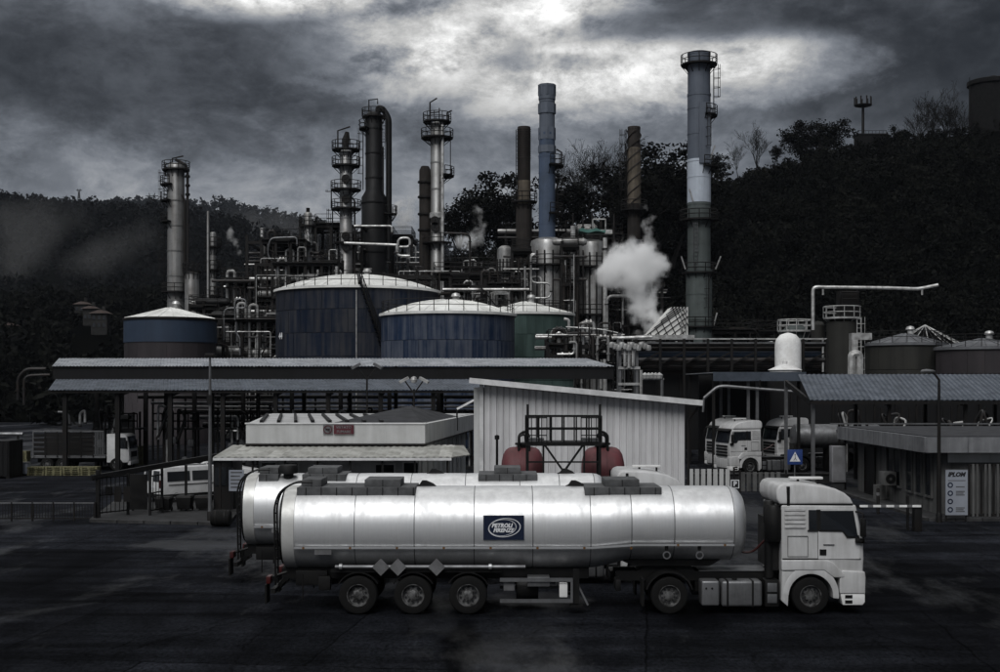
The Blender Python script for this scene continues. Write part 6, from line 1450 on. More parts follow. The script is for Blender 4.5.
W(r_).box(X(713, 88), X(806, 88), 88, 101, Z(373, 88), Z(372.2, 88)).build('roof', 'canopy_sheet', r_)
W(r_).box(X(713, 88), X(806, 88), 87.9, 88.0, Z(381, 88), Z(372, 88)).build('fascia', 'canopy_sheet_blue', r_)
for px_ in (716, 751, 760, 802):
    for y in (89, 100): W(r_).beam((X(px_, 88), y, 0), (X(px_, 88), y, Z(374, 88)), .2, .2).build('canopy_post', 'dark_steel' if px_ in (716, 802) else 'alu_dull', r_)
W(r_).box(X(700, 101), X(1010, 101), 101.5, 101.8, 0, Z(375, 101)).build('back_screen', 'column_dark', r_)
for k in range(14): W(r_).beam((X(708 + k * 21, 101), 101.2, .3), (X(708 + k * 21, 101), 101.2, Z(388, 101)), .12, .12).build('screen_post', 'dark_steel', r_)
r_ = thing('filling_arm', 'pale bent filling arm hanging under the flat canopy', 'filling arm', (X(750, 86), 86, 0)); pipe_part(r_, [P(704, 398, 86), P(717, 387, 86), P(724, 386, 86), P(760, 389, 86), P(800, 392, 86)], .1, 'alu_dull', .5)
W(r_).pipe([P(760, 389, 86), P(760, 380, 86)], .06, 6).build('hanger', 'dark_steel', r_); W(r_).pipe([P(704, 398, 86), P(703, 412, 86)], .08, 6).build('spout', 'alu_dull', r_)
for i in range(4):
    px_ = 850 + i * 42; r_ = thing('loading_bay', 'dark loading bay frame under the right canopy, %s from the left' % ('first', 'second', 'third', 'fourth')[i], 'loading bay', (X(px_, 90), 90, 0), group='loading bays under the right canopy'); q = random.Random(60 + i)
    for sx in (-1, 1):
        for sy in (-.8, .8): MB().beam((sx, sy, 0), (sx, sy, 4.6), .14, .14).build('post', 'dark_steel', r_)
    MB().box(-1.2, 1.2, -1, 1, 2.9, 3.0).build('deck', 'dark_steel', r_)
    for k in range(4):
        xx = q.uniform(-1, 1); MB().pipe([(xx, -.6, 0), (xx, -.6, q.uniform(3.2, 4.5)), (xx + q.uniform(-1.2, 1.2), -1.2, q.uniform(3.3, 4.6)), (xx, -1.2, 2.4)], q.uniform(.06, .11), 6, fil=.4).build('loading_arm', 'pipe_pale' if k == 0 else 'pipe_dark', r_)

# ------------------------------------------------------------------ gatehouse at the right
Y = 58.0; xg = X(925, Y); zt, zb = Z(437.5, Y), Z(452, Y)
r_ = thing('gatehouse', 'low grimy gatehouse with a deep flat roof edge and tall windows at the right', 'building', (xg + 4, 66, 0))
W(r_).box(xg, xg + 14, Y, 73, zb, zt).build('roof', 'fascia_concrete', r_, bevel=.02)
for i in range(7):   # fascia slabs
    W(r_).box(xg + .02 + i * 2.0, xg + 1.985 + i * 2.0, Y - .04, Y - .003, zb - .03, zt + .02).build('fascia_slab', 'fascia_concrete', r_); W(r_).box(xg - .04, xg - .003, Y + .02 + i * 2.14, Y + 2.12 + i * 2.14, zb - .03, zt + .02).build('fascia_slab', 'fascia_concrete', r_)
W(r_).box(xg + .3, xg + 13.7, Y + .3, 72.7, zt + .002, zt + .05).build('roof_felt', 'roof_felt', r_)
W(r_).beam((xg - .5, 72.8, zt + .18), (xg + 14, 72.8, zt + .18), .1, .08).build('roof_rail', 'alu_dull', r_)
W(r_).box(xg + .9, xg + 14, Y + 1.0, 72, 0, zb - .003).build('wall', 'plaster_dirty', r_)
xw = xg + .9
for (ya, yb_, z0, z1, nm) in ((59.6, 60.5, .9, 2.9, 'window'), (61.0, 61.9, .9, 2.9, 'window'), (62.4, 63.3, .9, 2.9, 'window'), (64.2, 66.4, 1.0, 2.9, 'window'), (68.6, 70.4, .2, 2.7, 'door')):
    wi = W(r_).box(xw - .04, xw + .05, ya, yb_, z0, z1).build(nm, 'glass_dark' if nm == 'window' else 'column_dark', r_); mb = W(r_)
    for (a, b, c, d) in ((ya - .08, ya, z0, z1 + .08), (yb_, yb_ + .08, z0, z1 + .08), (ya, yb_, z1, z1 + .08), (ya - .1, yb_ + .1, z0 - .1, z0)): mb.box(xw - .1, xw - .003, a, b, c, d)
    mb.build('frame', 'plaster_dirty' if nm == 'window' else 'dark_steel', wi)
    if nm == 'window' and yb_ - ya > 1: W(r_).box(xw - .07, xw - .041, (ya + yb_) / 2 - .04, (ya + yb_) / 2 + .04, z0, z1).build('mullion', 'plaster_dirty', wi)
ac = W(r_).box(xw - .75, xw - .12, 64.6, 65.6, 1.0, 1.7).build('air_conditioner', 'plaster_dirty', r_, bevel=.03)
W(r_).lathe([(.08, 0), (.26, 0), (.26, -.02), (.08, -.02)], 16, (xw - .43, 64.6, 1.35), 'y').build('fan_grille', 'black_steel', ac)
W(r_).box(xw - .7, xw - .2, 66.2, 66.7, .0, .9).build('gas_meter_box', 'plaster_dirty', r_)
W(r_).beam((xg + .95, Y + .9, 0), (xg + .95, Y + .9, zb - .01), .14, .14).build('corner_post', 'dark_steel', r_); W(r_).beam((xg + .3, Y + 14.5, 0), (xg + .3, Y + 14.5, zb - .01), .1, .1).build('corner_post', 'dark_steel', r_)
W(r_).box(xg + 1.4, xg + 5, Y + .93, Y + .99, 2.55, zb - .02).build('transom', 'plaster', r_)
# slatted gate beside the sign
gt = thing('slatted_gate', 'dark vertical bar gate behind the notice board at the right edge', 'gate', (xg + 4.5, Y - .2, 0)); 
for z in (.15, 2.5): W(gt).beam((xg + 1.9, Y - .2, z), (xg + 6.5, Y - .2, z), .06, .08).build('gate_rail', 'dark_steel', gt)
for k in range(24): x = xg + 1.95 + k * .19; W(gt).box(x - .05, x + .05, Y - .27, Y - .235, .1, 2.55).build('slat', 'plaster_dirty' if k % 3 else 'dark_steel', gt)
# notice board
Y = 56.6
nb = thing('notice_board', 'pale blue grey notice board with black heading in front of the gatehouse', 'notice board', (X(956, Y), Y, 0)); xa, xb = X(945.5, Y), X(967.5, Y); za, zz1 = Z(515, Y), Z(470, Y)
W(nb).box(xa, xb, Y - .03, Y + .03, za, zz1).build('board', 'sign_panel', nb)
for x in (xa + .05, xb - .05): W(nb).beam((x, Y + .07, 0), (x, Y + .07, zz1), .06, .06).build('post', 'dark_steel', nb)
W(nb).box(xa - .02, xb + .02, Y - .025, Y + .025, zz1 + .002, zz1 + .03).build('frame', 'alu_dull', nb)
text('IPLOM', .27, (0, -.036, Z(474.5, Y)), 'print_black', nb, bold=.014, shear=.3)
for k in range(4):
    zc = Z(485 + k * 8.2, Y); mb = MB(); mb.lathe([(.07, -.006), (.125, -.006), (.125, 0), (.07, 0), (.07, -.006)], 18, (-.27, -.031, zc), 'y'); mb.build('symbol', 'logo_navy', nb)
    if k != 2:
        for j in range(1 if k == 0 else 3): W(nb).box(X(956, Y) - .02, X(956, Y) + .38 - .05 * (j % 2), Y - .036, Y - .031, zc - .02 + (j - 1) * .08, zc + .025 + (j - 1) * .08).build('text_line', 'walkway_grey', nb)
W(nb).box(xa + .1, xb - .1, Y - .036, Y - .031, Z(480.5, Y) - .015, Z(480.5, Y) + .015).build('text_line', 'walkway_grey', nb)

# ------------------------------------------------------------------ street lamps
def street_lamp(px, Y, rt, label, arm=-.55):
    r_ = thing('street_lamp', label, 'street lamp', (X(px, Y), Y, 0)); zt = Z(rt, Y)
    MB().pipe([(0, 0, 0), (0, 0, zt * .5), (0, 0, zt - .8), (0, 0, zt - .35), (arm * .4, 0, zt - .05), (arm * .7, 0, zt)], [.10, .08, .06, .055, .05, .045], 10).build('pole', 'dark_steel', r_)
    MB().lathe([(.14, 0), (.14, .35), (.11, .45)], 12).build('base', 'dark_steel', r_)
    MB().rings([[(arm * .55 + a, b, zt + c) for (b, c) in ((-.1 * s_, -.02), (.1 * s_, -.02), (.12 * s_, .05), (0.05 * s_, .12 * s_), (-.05 * s_, .12 * s_), (-.12 * s_, .05))] for a, s_ in ((.12, .5), (.0, .9), (-.25, 1.15), (-.45, .9), (-.52, .4))]).build('lamp_head', 'alu_dull', r_)
street_lamp(939, 56.4, 372, 'tall street lamp with a curved neck in front of the gatehouse')
Y = 56.0
r_ = thing('street_lamp', 'slim grey lamp post with a small box head at the left', 'street lamp', (X(210, Y), Y, 0)); zt = Z(357, Y)
MB().pipe([(0, 0, 0), (0, 0, zt * .4), (0, 0, zt)], [.095, .08, .05], 10).build('pole', 'alu_dull', r_); MB().box(-.2, .2, -.15, .15, zt, zt + .16).build('lamp_head', 'dark_steel', r_, bevel=.03); MB().lathe([(.13, 0), (.13, .5), (.1, .55)], 12).build('base', 'dark_steel', r_)
MB().box(-.12, .12, -.14, -.09, zt - 2.1, zt - 1.7).build('junction_box', 'dark_steel', r_)

# ------------------------------------------------------------------ crossing sign, parking sign
Y = 60.0
r_ = thing('crossing_sign', 'square blue pedestrian crossing sign with white triangle', 'road sign', (X(795, Y), Y, 0)); h = 7.5 / F * Y; zc = Z(457, Y)
MB().pipe([(0, .06, 0), (0, .06, zc + h)], .035, 8).build('post', 'alu_dull', r_); MB().box(-h, h, -.01, .01, zc - h, zc + h).build('plate', 'sign_blue', r_, bevel=.004)
MB().prism([(-h * .72, zc - h * .6), (h * .72, zc - h * .6), (0, zc + h * .7)], 'y', -.017, -.011).build('triangle', 'print_white', r_)
mb = MB(); mb.lathe([(0, -.024), (h * .08, -.024), (h * .08, -.018), (0, -.018)], 10, (0, 0, zc + h * .32), 'y')
mb.beam((0, -.021, zc + h * .24), (h * .02, -.021, zc - h * .12), .012, h * .14, (0, 1, 0)); mb.beam((h * .02, -.021, zc - h * .12), (-h * .2, -.021, zc - h * .45), .012, h * .09, (0, 1, 0)); mb.beam((h * .02, -.021, zc - h * .12), (h * .22, -.021, zc - h * .45), .012, h * .09, (0, 1, 0)); mb.build('walking_figure', 'print_black', r_)
Y = 56.0
r_ = thing('parking_sign', 'small white parking sign with black letter beside the slatted fence', 'road sign', (X(735, Y), Y, 0)); h = 4.2 / F * Y; zc = Z(484, Y)
MB().pipe([(0, .05, 0), (0, .05, zc + h)], .03, 8).build('post', 'dark_steel', r_); MB().box(-h, h, -.01, .01, zc - h, zc + h).build('plate', 'print_white', r_); MB().box(-h * .8, h * .8, -.016, -.011, zc - h * .8, zc + h * .8).build('panel', 'print_black', r_)
text('P', .3, (0, -.02, zc), 'print_white', r_, bold=.01)

# ------------------------------------------------------------------ slatted fence behind the tankers
def fence(px0, px1, rt, rb, Y, label, mt, step=.17, sw=.12, dark=.25):
    r_ = thing('slatted_fence', label, 'fence', (X((px0 + px1) / 2, Y), Y, 0)); x0, x1 = X(px0, Y), X(px1, Y); zt = Z(rt, Y); q = random.Random(int(px0))
    for z in (.25, zt - .15): W(r_).beam((x0, Y + .05, z), (x1, Y + .05, z), .05, .07).build('fence_rail', 'dark_steel', r_)
    n = int((x1 - x0) / step)
    for k in range(n): x = x0 + step * (k + .5); W(r_).box(x - sw / 2, x + sw / 2, Y - .02, Y + .02, .08, zt + q.uniform(-.01, .01)).build('slat', mt, r_)
    for x in (x0, x1): W(r_).beam((x, Y + .02, 0), (x, Y + .02, zt + .12), .1, .1).build('post', 'dark_steel', r_)
fence(688, 734, 469, 490, 74, 'pale vertical slat fence left of the parking sign', 'plaster', .36, .25)
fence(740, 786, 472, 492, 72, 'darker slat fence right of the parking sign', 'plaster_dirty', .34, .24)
r_ = thing('boundary_wall', 'low dark wall in front of the parked white trucks', 'wall', (20, 79, 0)); W(r_).box(X(690, 79), X(845, 79), 78.8, 79.1, 0, Z(474, 79)).build('wall', 'concrete', r_); W(r_).box(X(690, 79) - .05, X(845, 79) + .05, 78.7, 79.2, Z(474, 79) + .002, Z(472.8, 79)).build('coping', 'kerb_concrete', r_)
# electrical cabinet and notice by the shelter
r_ = thing('utility_cabinet', 'pale grey cabinet door standing left of the gatehouse', 'cabinet', (X(839, 72), 72, 0)); W(r_).box(X(832, 72), X(846, 72), 72, 72.6, .6, Z(446, 72)).build('body', 'cabinet_grey', r_, bevel=.02); W(r_).box(X(833, 72), X(845, 72), 72.1, 72.5, 0, .598).build('plinth', 'concrete', r_); W(r_).box(X(833.2, 72), X(844.8, 72), 71.97, 71.999, .7, Z(447, 72)).build('door', 'cabinet_grey', r_)
# barrier
Y = 53.0
r_ = thing('barrier_gate', 'white barrier arm lowered across the gatehouse lane', 'barrier', (X(917, Y), Y, 0)); zb_ = Z(505.5, Y)
MB().box(-.16, .16, -.2, .2, 0, 1.15).build('housing', 'dark_steel', r_, bevel=.03); 
arm = W(r_).beam((X(858, Y), Y - .25, zb_ ), (X(919, Y), Y - .25, zb_), .05, .09).build('arm', 'white_plain', r_)
for k in range(4): x = X(866 + 13 * k, Y); W(r_).box(x, x + .22, Y - .279, Y - .221, zb_ - .05, zb_ + .05).build('stripe', 'placard', arm)
MB().beam((-.3, .3, 0), (-.3, .3, 1.5), .1, .1).build('post', 'dark_steel', r_); 
r_ = thing('bollard', 'thin dark bollard at the left of the gatehouse wall', 'bollard', (X(878, 60), 60, 0)); MB().lathe([(.08, 0), (.08, 1.2), (.05, 1.27), (0, 1.28)], 10).build('post', 'dark_steel', r_); MB().lathe([(.082, .9), (.084, .9), (.084, 1.05), (.082, 1.05)], 10).build('reflector_band', 'placard', r_)
# kerbed pavements
def pavement(name, poly, label=None):
    o = MB().prism(poly, 'z', -.3, .13).build(name, 'concrete', None); tag(o, kind='structure')
    # kerb stones
    for a, b in zip(poly, poly[1:] + poly[:1]):
        a = Vector((*a, 0)); b = Vector((*b, 0)); n = max(1, int((b - a).length / 1.2))
        for k in range(n):
            p = a.lerp(b, (k + .02) / n); q = a.lerp(b, (k + .98) / n); MB().beam(p + Vector((0, 0, .05)), q + Vector((0, 0, .05)), .24, .175).build('kerb_stone', 'kerb_concrete', o)
pavement('pavement_gatehouse', [(xg - .2, 57.0), (xg + 12, 57.0), (xg + 12, 74), (xg - .2, 74)])
pavement('pavement_entrance', [(X(92, 56.5), 56.5), (X(226, 55.2), 55.2), (X(236, 60), 60), (X(236, 66), 66), (X(118, 66), 66)])

# ------------------------------------------------------------------ left: entrance cage, fence, bins, sign, van
r_ = thing('entrance_cage', 'dark steel pedestrian entrance cage with a sloping top beam at the left', 'gate', (X(140, 58), 58, .13)); 
posts = [(98, 57.2, 470), (128, 58.5, 472), (133, 60.5, 472), (150, 58.2, 470), (162, 59.5, 468), (186, 60.5, 465)]
for (px_, Y, rt) in posts: W(r_).beam((X(px_, Y), Y, .13), P(px_, rt, Y), .17 if px_ == 98 else .11, .17 if px_ == 98 else .11).build('post', 'black_steel', r_)
W(r_).beam(P(92, 477, 57), P(218, 455, 61), .22, .16).build('top_beam', 'black_steel', r_); W(r_).beam(P(92, 479, 58.2), P(218, 458, 62.2), .1, .12).build('top_beam', 'black_steel', r_)
for (a, b) in ((0, 1), (3, 4)):
    (pa, Ya, ra), (pb, Yb, rb) = posts[a], posts[b]
    for z in (.35, 1.15, 1.95): W(r_).beam((X(pa, Ya), Ya, z), (X(pb, Yb), Yb, z), .05, .06).build('rail', 'dark_steel', r_)
    n = 7 if a == 0 else 4
    for k in range(1, n): p = Vector((X(pa, Ya), Ya, 0)).lerp(Vector((X(pb, Yb), Yb, 0)), k / n); W(r_).beam(p + Vector((0, 0, .3)), p + Vector((0, 0, 1.95)), .03, .03).build('bar', 'dark_steel', r_)
for k in range(3): W(r_).box(X(104 + 9 * k, 57.6), X(111 + 9 * k, 57.6), 57.8, 57.84, .8 if k else 1.1, 1.5).build('mesh_panel', 'dark_steel', r_)
W(r_).box(X(128, 60), X(146, 60), 60.2, 60.26, .2, 1.9).build('gate_leaf', 'black_steel', r_)
Y = 57.0
r_ = thing('low_fence', 'low mesh fence with a pale top rail along the left kerb', 'fence', (X(45, Y), Y, 0)); xa, xb = X(-30, Y), X(95, Y); zt = Z(503, Y)
W(r_).beam((xa, Y, zt), (xb, Y, zt), .07, .06).build('top_rail', 'alu_dull', r_); W(r_).beam((xa, Y, .12), (xb, Y, .12), .05, .05).build('bottom_rail', 'dark_steel', r_)
for k in range(7): x = xa + (xb - xa) * k / 6; W(r_).beam((x, Y, 0), (x, Y, zt + .05), .07, .07).build('post', 'dark_steel', r_)
for k in range(44): x = xa + (xb - xa) * (k + .5) / 44; W(r_).beam((x, Y, .12), (x, Y, zt), .022, .022).build('bar', 'dark_steel', r_)
for i, (px_, hgt, lab) in enumerate(((164, .72, 'dark bin nearest the entrance cage'), (183, .75, 'dark bin in the middle of three behind the lamp post'), (200, .7, 'dark bin touching the left lamp post'))):
    r_ = thing('wheelie_bin', lab, 'bin', (X(px_, 60), 60 + .4 * i, .13), group='three dark bins by the entrance'); MB().rings([[(-.3, -.33, .08), (.3, -.33, .08), (.3, .33, .08), (-.3, .33, .08)], [(-.36, -.4, hgt - .1), (.36, -.4, hgt - .1), (.36, .4, hgt - .1), (-.36, .4, hgt - .1)]]).build('body', 'black_steel', r_, bevel=.03)
    MB().rings([[(-.38, -.42, hgt - .098), (.38, -.42, hgt - .098), (.38, .42, hgt - .098), (-.38, .42, hgt - .098)], [(-.34, -.36, hgt), (.34, -.36, hgt), (.34, .36, hgt), (-.34, .36, hgt)]]).build('lid', 'dark_steel', r_, bevel=.02)
    for s_ in (-1, 1): MB().lathe([(0, -.03), (.1, -.03), (.1, .03), (0, .03)], 12, (s_ * .28, .36, .1), 'x').build('wheel', 'rubber', r_)
r_ = thing('round_barrel', 'dark round barrel lying beside the lamp post foot', 'barrel', (X(222, 55), 54.8, 0)); MB().lathe([(0, -.42), (.30, -.42), (.34, -.38), (.37, 0), (.34, .38), (.30, .42), (0, .42)], 20, (0, 0, .37), 'x').build('drum', 'rubber', r_)
for k in (-.2, .2): MB().lathe([(.35, -.02), (.375, -.02), (.375, .02), (.35, .02)], 20, (k, 0, .37), 'x').build('hoop', 'dark_steel', r_)
Y = 57.5
r_ = thing('notice_sign', 'grey notice sign with text lines left of the rear tanker', 'sign', (X(236, Y), Y, 0)); za, zb2 = Z(491, Y), Z(470, Y); xa, xb = X(229, Y), X(244, Y)
W(r_).box(xa, xb, Y - .02, Y + .02, za, zb2).build('panel', 'sign_panel', r_)
for x in (xa + .05, xb - .05): W(r_).beam((x, Y + .05, 0), (x, Y + .05, zb2), .05, .05).build('post', 'dark_steel', r_)
for k in range(5): W(r_).box(xa + .08, xb - .08 - .1 * (k % 2), Y - .026, Y - .021, zb2 - .14 - k * .17, zb2 - .08 - k * .17).build('text_line', 'walkway_grey', r_)

def make_van(loc, rz, label):
    T = thing('van', label, 'van', loc, rz); hw = .98      # front +x
    poly = [(-2.4, .35), (2.2, .35), (2.42, .55), (2.40, .95), (1.75, 1.18), (1.05, 1.90), (.7, 1.97), (-2.2, 1.97), (-2.36, 1.75), (-2.42, .8)]
    def wp(co): return Vector((co.x, co.y * (1 - .09 * max(0, co.z - 1.05)), co.z))
    MB().prism(poly, 'y', -hw, hw).build('body', 'van_white', T, bevel=.07, seg=3, warp=wp)
    for s_ in (-1, 1):
        def pane(pts, nm, off=.006):
            n = len(pts); f = lambda z: s_ * (hw * (1 - .09 * max(0, z - 1.05)) + off); q = [(x, f(z), z) for x, z in pts] + [(x, f(z) - s_ * .03, z) for x, z in pts]
            MB().add(q, [tuple(range(n)), tuple(range(n, 2 * n))[::-1]] + [(i, (i + 1) % n, (i + 1) % n + n, i + n) for i in range(n)]).build(nm, 'glass_dark', T)
        pane([(-2.05, 1.22), (-.75, 1.22), (-.75, 1.72), (-2.05, 1.72)], 'side_window'); pane([(-.6, 1.22), (.55, 1.22), (.55, 1.72), (-.6, 1.72)], 'side_window'); pane([(.72, 1.2), (1.6, 1.2), (1.1, 1.7), (.72, 1.72)], 'door_window')
        MB().box(-2.0, 1.4, min(s_ * .992, s_ * .975), max(s_ * .992, s_ * .975), 1.02, 1.06).build('slide_rail', 'black_steel', T)
        MB().box(-2.3, 2.2, min(s_ * .995, s_ * .97), max(s_ * .995, s_ * .97), .42, .56).build('side_moulding', 'black_steel', T)
        MB().box(-2.44, -2.40, min(s_ * .94, s_ * .82), max(s_ * .94, s_ * .82), .9, 1.3).build('tail_light', 'lamp_red', T)
        MB().box(2.33, 2.43, min(s_ * .9, s_ * .6), max(s_ * .9, s_ * .6), .8, 1.0).build('headlight', 'lamp_clear', T)
        MB().add([(-2.405, s_ * .08, 1.2), (-2.405, s_ * .78, 1.2), (-2.36, s_ * .72, 1.76), (-2.36, s_ * .08, 1.76), (-2.37, s_ * .08, 1.2), (-2.37, s_ * .78, 1.2), (-2.32, s_ * .72, 1.76), (-2.32, s_ * .08, 1.76)], [(0,1,2,3),(7,6,5,4),(0,4,5,1),(1,5,6,2),(2,6,7,3),(3,7,4,0)]).build('rear_window', 'glass_dark', T)
        for x in (-1.55, 1.55): wheel(T, x, s_ * .86, .34, .34, .22, s_)
    MB().add([(1.78, -.8, 1.21), (1.78, .8, 1.21), (1.13, .72, 1.86), (1.13, -.72, 1.86), (1.72, -.8, 1.18), (1.72, .8, 1.18), (1.07, .72, 1.83), (1.07, -.72, 1.83)], [(0,1,2,3),(7,6,5,4),(0,4,5,1),(1,5,6,2),(2,6,7,3),(3,7,4,0)]).build('windscreen', 'glass_dark', T)
    MB().box(-2.5, -2.38, -.9, .9, .38, .58).build('rear_bumper', 'black_steel', T, bevel=.03)
    MB().box(-2.425, -2.40, -.26, .26, .86, .97).build('number_plate', 'print_white', T)
    for y in (-.6, .6): MB().box(-1.9, .4, y - .03, y + .03, 1.99, 2.04).build('roof_bar', 'alu_dull', T)
    return T
make_van((X(191, 66), 66.5, 0), R(44), 'white passenger van with dark windows behind the entrance cage')
v2 = thing('parked_car', 'white car roof glimpsed beyond the van by the lamp post', 'car', (X(226, 80), 80, 0), R(10)); MB().prism([(-2, .35), (2, .35), (2.05, .8), (1.1, .95), (.5, 1.45), (-1.1, 1.48), (-1.9, 1.0)], 'y', -.85, .85).build('body', 'van_white', v2, bevel=.08, seg=3)
for s_ in (-1, 1):
    MB().prism([(-1.3, 1.0), (.9, 1.0), (.45, 1.38), (-1.0, 1.40)], 'y', s_ * .856, s_ * .83).build('side_window', 'glass_dark', v2)
    for x in (-1.25, 1.25): wheel(v2, x, s_ * .75, .31, .31, .2, s_)

r_ = thing('dark_filler_booth', 'dark booth added to fill the dark area under the left end of the office awning', 'booth', (X(224, 61), 61, 0)); xa, xb = X(213.5, 61), X(233, 61); zt_ = 2.5  # dark box added to fill the dark area below the awning
W(r_).box(xa, xb, 61, 63.2, 0, zt_).build('wall', 'column_dark', r_); W(r_).box(xa - .1, xb + .1, 60.9, 63.3, zt_ + .002, zt_ + .1).build('roof', 'dark_steel', r_)
for k in range(3): W(r_).box(xa + .08 + k * .31, xa + .33 + k * .31, 60.96, 60.999, 1.3, 2.2).build('window', 'glass_dark', r_)
W(r_).box(xa + .1, xa + .8, 60.97, 60.998, .05, 1.2).build('door_panel', 'dark_steel', r_)
# ------------------------------------------------------------------ left: stake truck, pallets, containers
def stake_truck(loc, label):
    T = thing('stake_truck', label, 'truck', loc)
    MB().prism([(2.0, .62), (3.55, .62), (3.62, .9), (3.6, 1.55), (3.42, 2.55), (3.2, 2.68), (2.0, 2.68)], 'y', -1.1, 1.1).build('cab', 'van_white', T, bevel=.05, seg=2)
    for s_ in (-1, 1):
        MB().prism([(2.75, 1.62), (3.52, 1.60), (3.36, 2.42), (2.75, 2.42)], 'y', s_ * 1.108, s_ * 1.08).build('window', 'glass_dark', T); MB().box(2.68, 2.7, min(s_*1.106, s_*1.09), max(s_*1.106, s_*1.09), .7, 2.5).build('door_gap', 'black_steel', T)
        MB().box(3.5, 3.66, min(s_*1.0, s_*.7), max(s_*1.0, s_*.7), .75, 1.0).build('headlight', 'lamp_clear', T); MB().box(3.4, 3.5, min(s_*1.12, s_*1.32), max(s_*1.12, s_*1.32), 1.7, 2.2).build('mirror', 'black_steel', T)
        for k in range(5): MB().box(-3.3, 1.05, min(s_*1.15, s_*1.1), max(s_*1.15, s_*1.1), 1.15 + k * .33, 1.37 + k * .33).build('side_board', 'dark_steel', T)
        for k in range(6): MB().box(-3.3 + k * .86, -3.22 + k * .86, min(s_*1.19, s_*1.152), max(s_*1.19, s_*1.152), 1.0, 2.85).build('stake', 'alu_dull' if k == 0 else 'dark_steel', T)
        for k in range(6): MB().box(1.15 + k * .12, 1.20 + k * .12, min(s_*1.16, s_*1.12), max(s_*1.16, s_*1.12), 1.15, 2.8).build('headboard_bar', 'alu_dull', T)
        MB().box(-3.3, 1.8, min(s_*1.18, s_*1.12), max(s_*1.18, s_*1.12), 2.82, 2.92).build('top_rail', 'alu_dull', T)
        for x in (-2.3, -1.2, 2.7): wheel(T, x, s_ * .98, .48, .48, .3, s_)
    MB().box(-3.4, 1.9, -1.12, 1.12, .95, 1.10).build('flatbed', 'alu_dull', T); MB().box(-3.2, 2.2, -.45, .45, .6, .94).build('chassis', 'black_steel', T)
    MB().add([(3.63, -.95, 1.6), (3.63, .95, 1.6), (3.46, .9, 2.48), (3.46, -.9, 2.48), (3.58, -.95, 1.6), (3.58, .95, 1.6), (3.41, .9, 2.48), (3.41, -.9, 2.48)], [(0,1,2,3),(7,6,5,4),(0,4,5,1),(1,5,6,2),(2,6,7,3),(3,7,4,0)]).build('windscreen', 'glass_dark', T)
    MB().box(3.5, 3.7, -1.05, 1.05, .45, .72).build('front_bumper', 'van_white', T, bevel=.03); MB().box(3.63, 3.66, -.7, .7, 1.0, 1.4).build('grille', 'black_steel', T)
    return T
stake_truck((X(84, 91), 91, 0), 'dark sided stake truck with a white cab parked far left')
proto = None
def pallet_mesh():
    mb = MB()
    for k in range(6): mb.box(-.6 + k * .21, -.46 + k * .21, -.4, .4, .122, .144)
    for y in (-.35, 0, .35):
      for x in (-.53, 0, .53): mb.box(x - .07, x + .07, y - .05, y + .05, .022, .1)
    for y in (-.35, 0, .35): mb.box(-.6, .6, y - .06, y + .06, .102, .12)
    for y in (-.35, 0, .35): mb.box(-.59, .59, y - .055, y + .055, 0, .02)
    return mb
names = ('leftmost', 'second', 'third', 'rightmost')
for i in range(4):
    for j in range(4):
        pos = ('bottom', 'second lowest', 'second highest', 'top')[j]; x = X(38 + i * 17.5, 86)
        lab = '%s pallet of the %s yellowish stack in front of the stake truck' % (pos, names[i])
        if proto is None: proto = pallet_mesh().build('wooden_pallet', 'pallet_wood'); o = proto
        else: o = proto.copy(); col.objects.link(o)
        o.location = (x + rnd.uniform(-.03, .03), 86 + rnd.uniform(-.05, .05), j * .148); o.rotation_euler = (0, 0, rnd.uniform(-.04, .04)); o.scale = (.97, 1, 1)
        tag(o, lab, 'pallet', 'yellowish pallets stacked by the stake truck')
for i, (px_, Y, n_, w_) in enumerate(((21, 95, 8, 'left'), (134, 94, 11, 'right'))):
    for j in range(n_):
        o = proto.copy(); col.objects.link(o); o.location = (X(px_, Y), Y, j * .148); o.rotation_euler = (0, 0, rnd.uniform(-.05, .05))
        tag(o, '%s pallet of the tall stack %s of the stake truck' % (('lowest', 'second lowest', 'third lowest', 'fourth lowest', 'fifth lowest', 'sixth lowest', 'seventh lowest', 'eighth lowest', 'ninth lowest', 'next to topmost', 'topmost')[j if j < n_ - 2 else j - n_ + 11], w_), 'pallet', 'tall pallet stacks beside the stake truck')
r_ = thing('notice_box', 'small pale blue box left of the yellowish pallets', 'box', (X(24.5, 86), 86, 0)); MB().box(-.33, .33, -.3, .3, .1, .85).build('body', 'sign_panel', r_, bevel=.02); MB().box(-.36, .36, -.33, .33, .852, .9).build('lid', 'alu_dull', r_); MB().box(-.3, .3, -.25, .25, 0, .098).build('plinth', 'dark_steel', r_)
r_ = thing('dark_container', 'black container at the far left edge beyond the fence', 'container', (X(-4, 84), 84, 0)); MB().box(-1.9, 1.35, -1.2, 1.2, .12, 2.5).build('body', 'column_dark', r_)
for k in range(10): MB().box(-1.85 + k * .33, -1.7 + k * .33, -1.25, -1.202, .2, 2.4).build('rib', 'column_dark', r_)
for x in (-1.7, 1.15): MB().box(x, x + .2, -1.2, 1.2, 0, .118).build('skid', 'dark_steel', r_)
r_ = thing('product_pipe', 'pale horizontal pipe above the black container at far left', 'pipe', (X(0, 90), 90, 0)); W(r_).pipe([P(-40, 434, 90), P(23, 434, 90)], .13, 8).build('pipe', 'alu_dull', r_)
for px_ in (-5, 18): W(r_).beam((X(px_, 90), 90, 0), (X(px_, 90), 90, Z(435, 90)), .12, .12).build('support', 'dark_steel', r_)

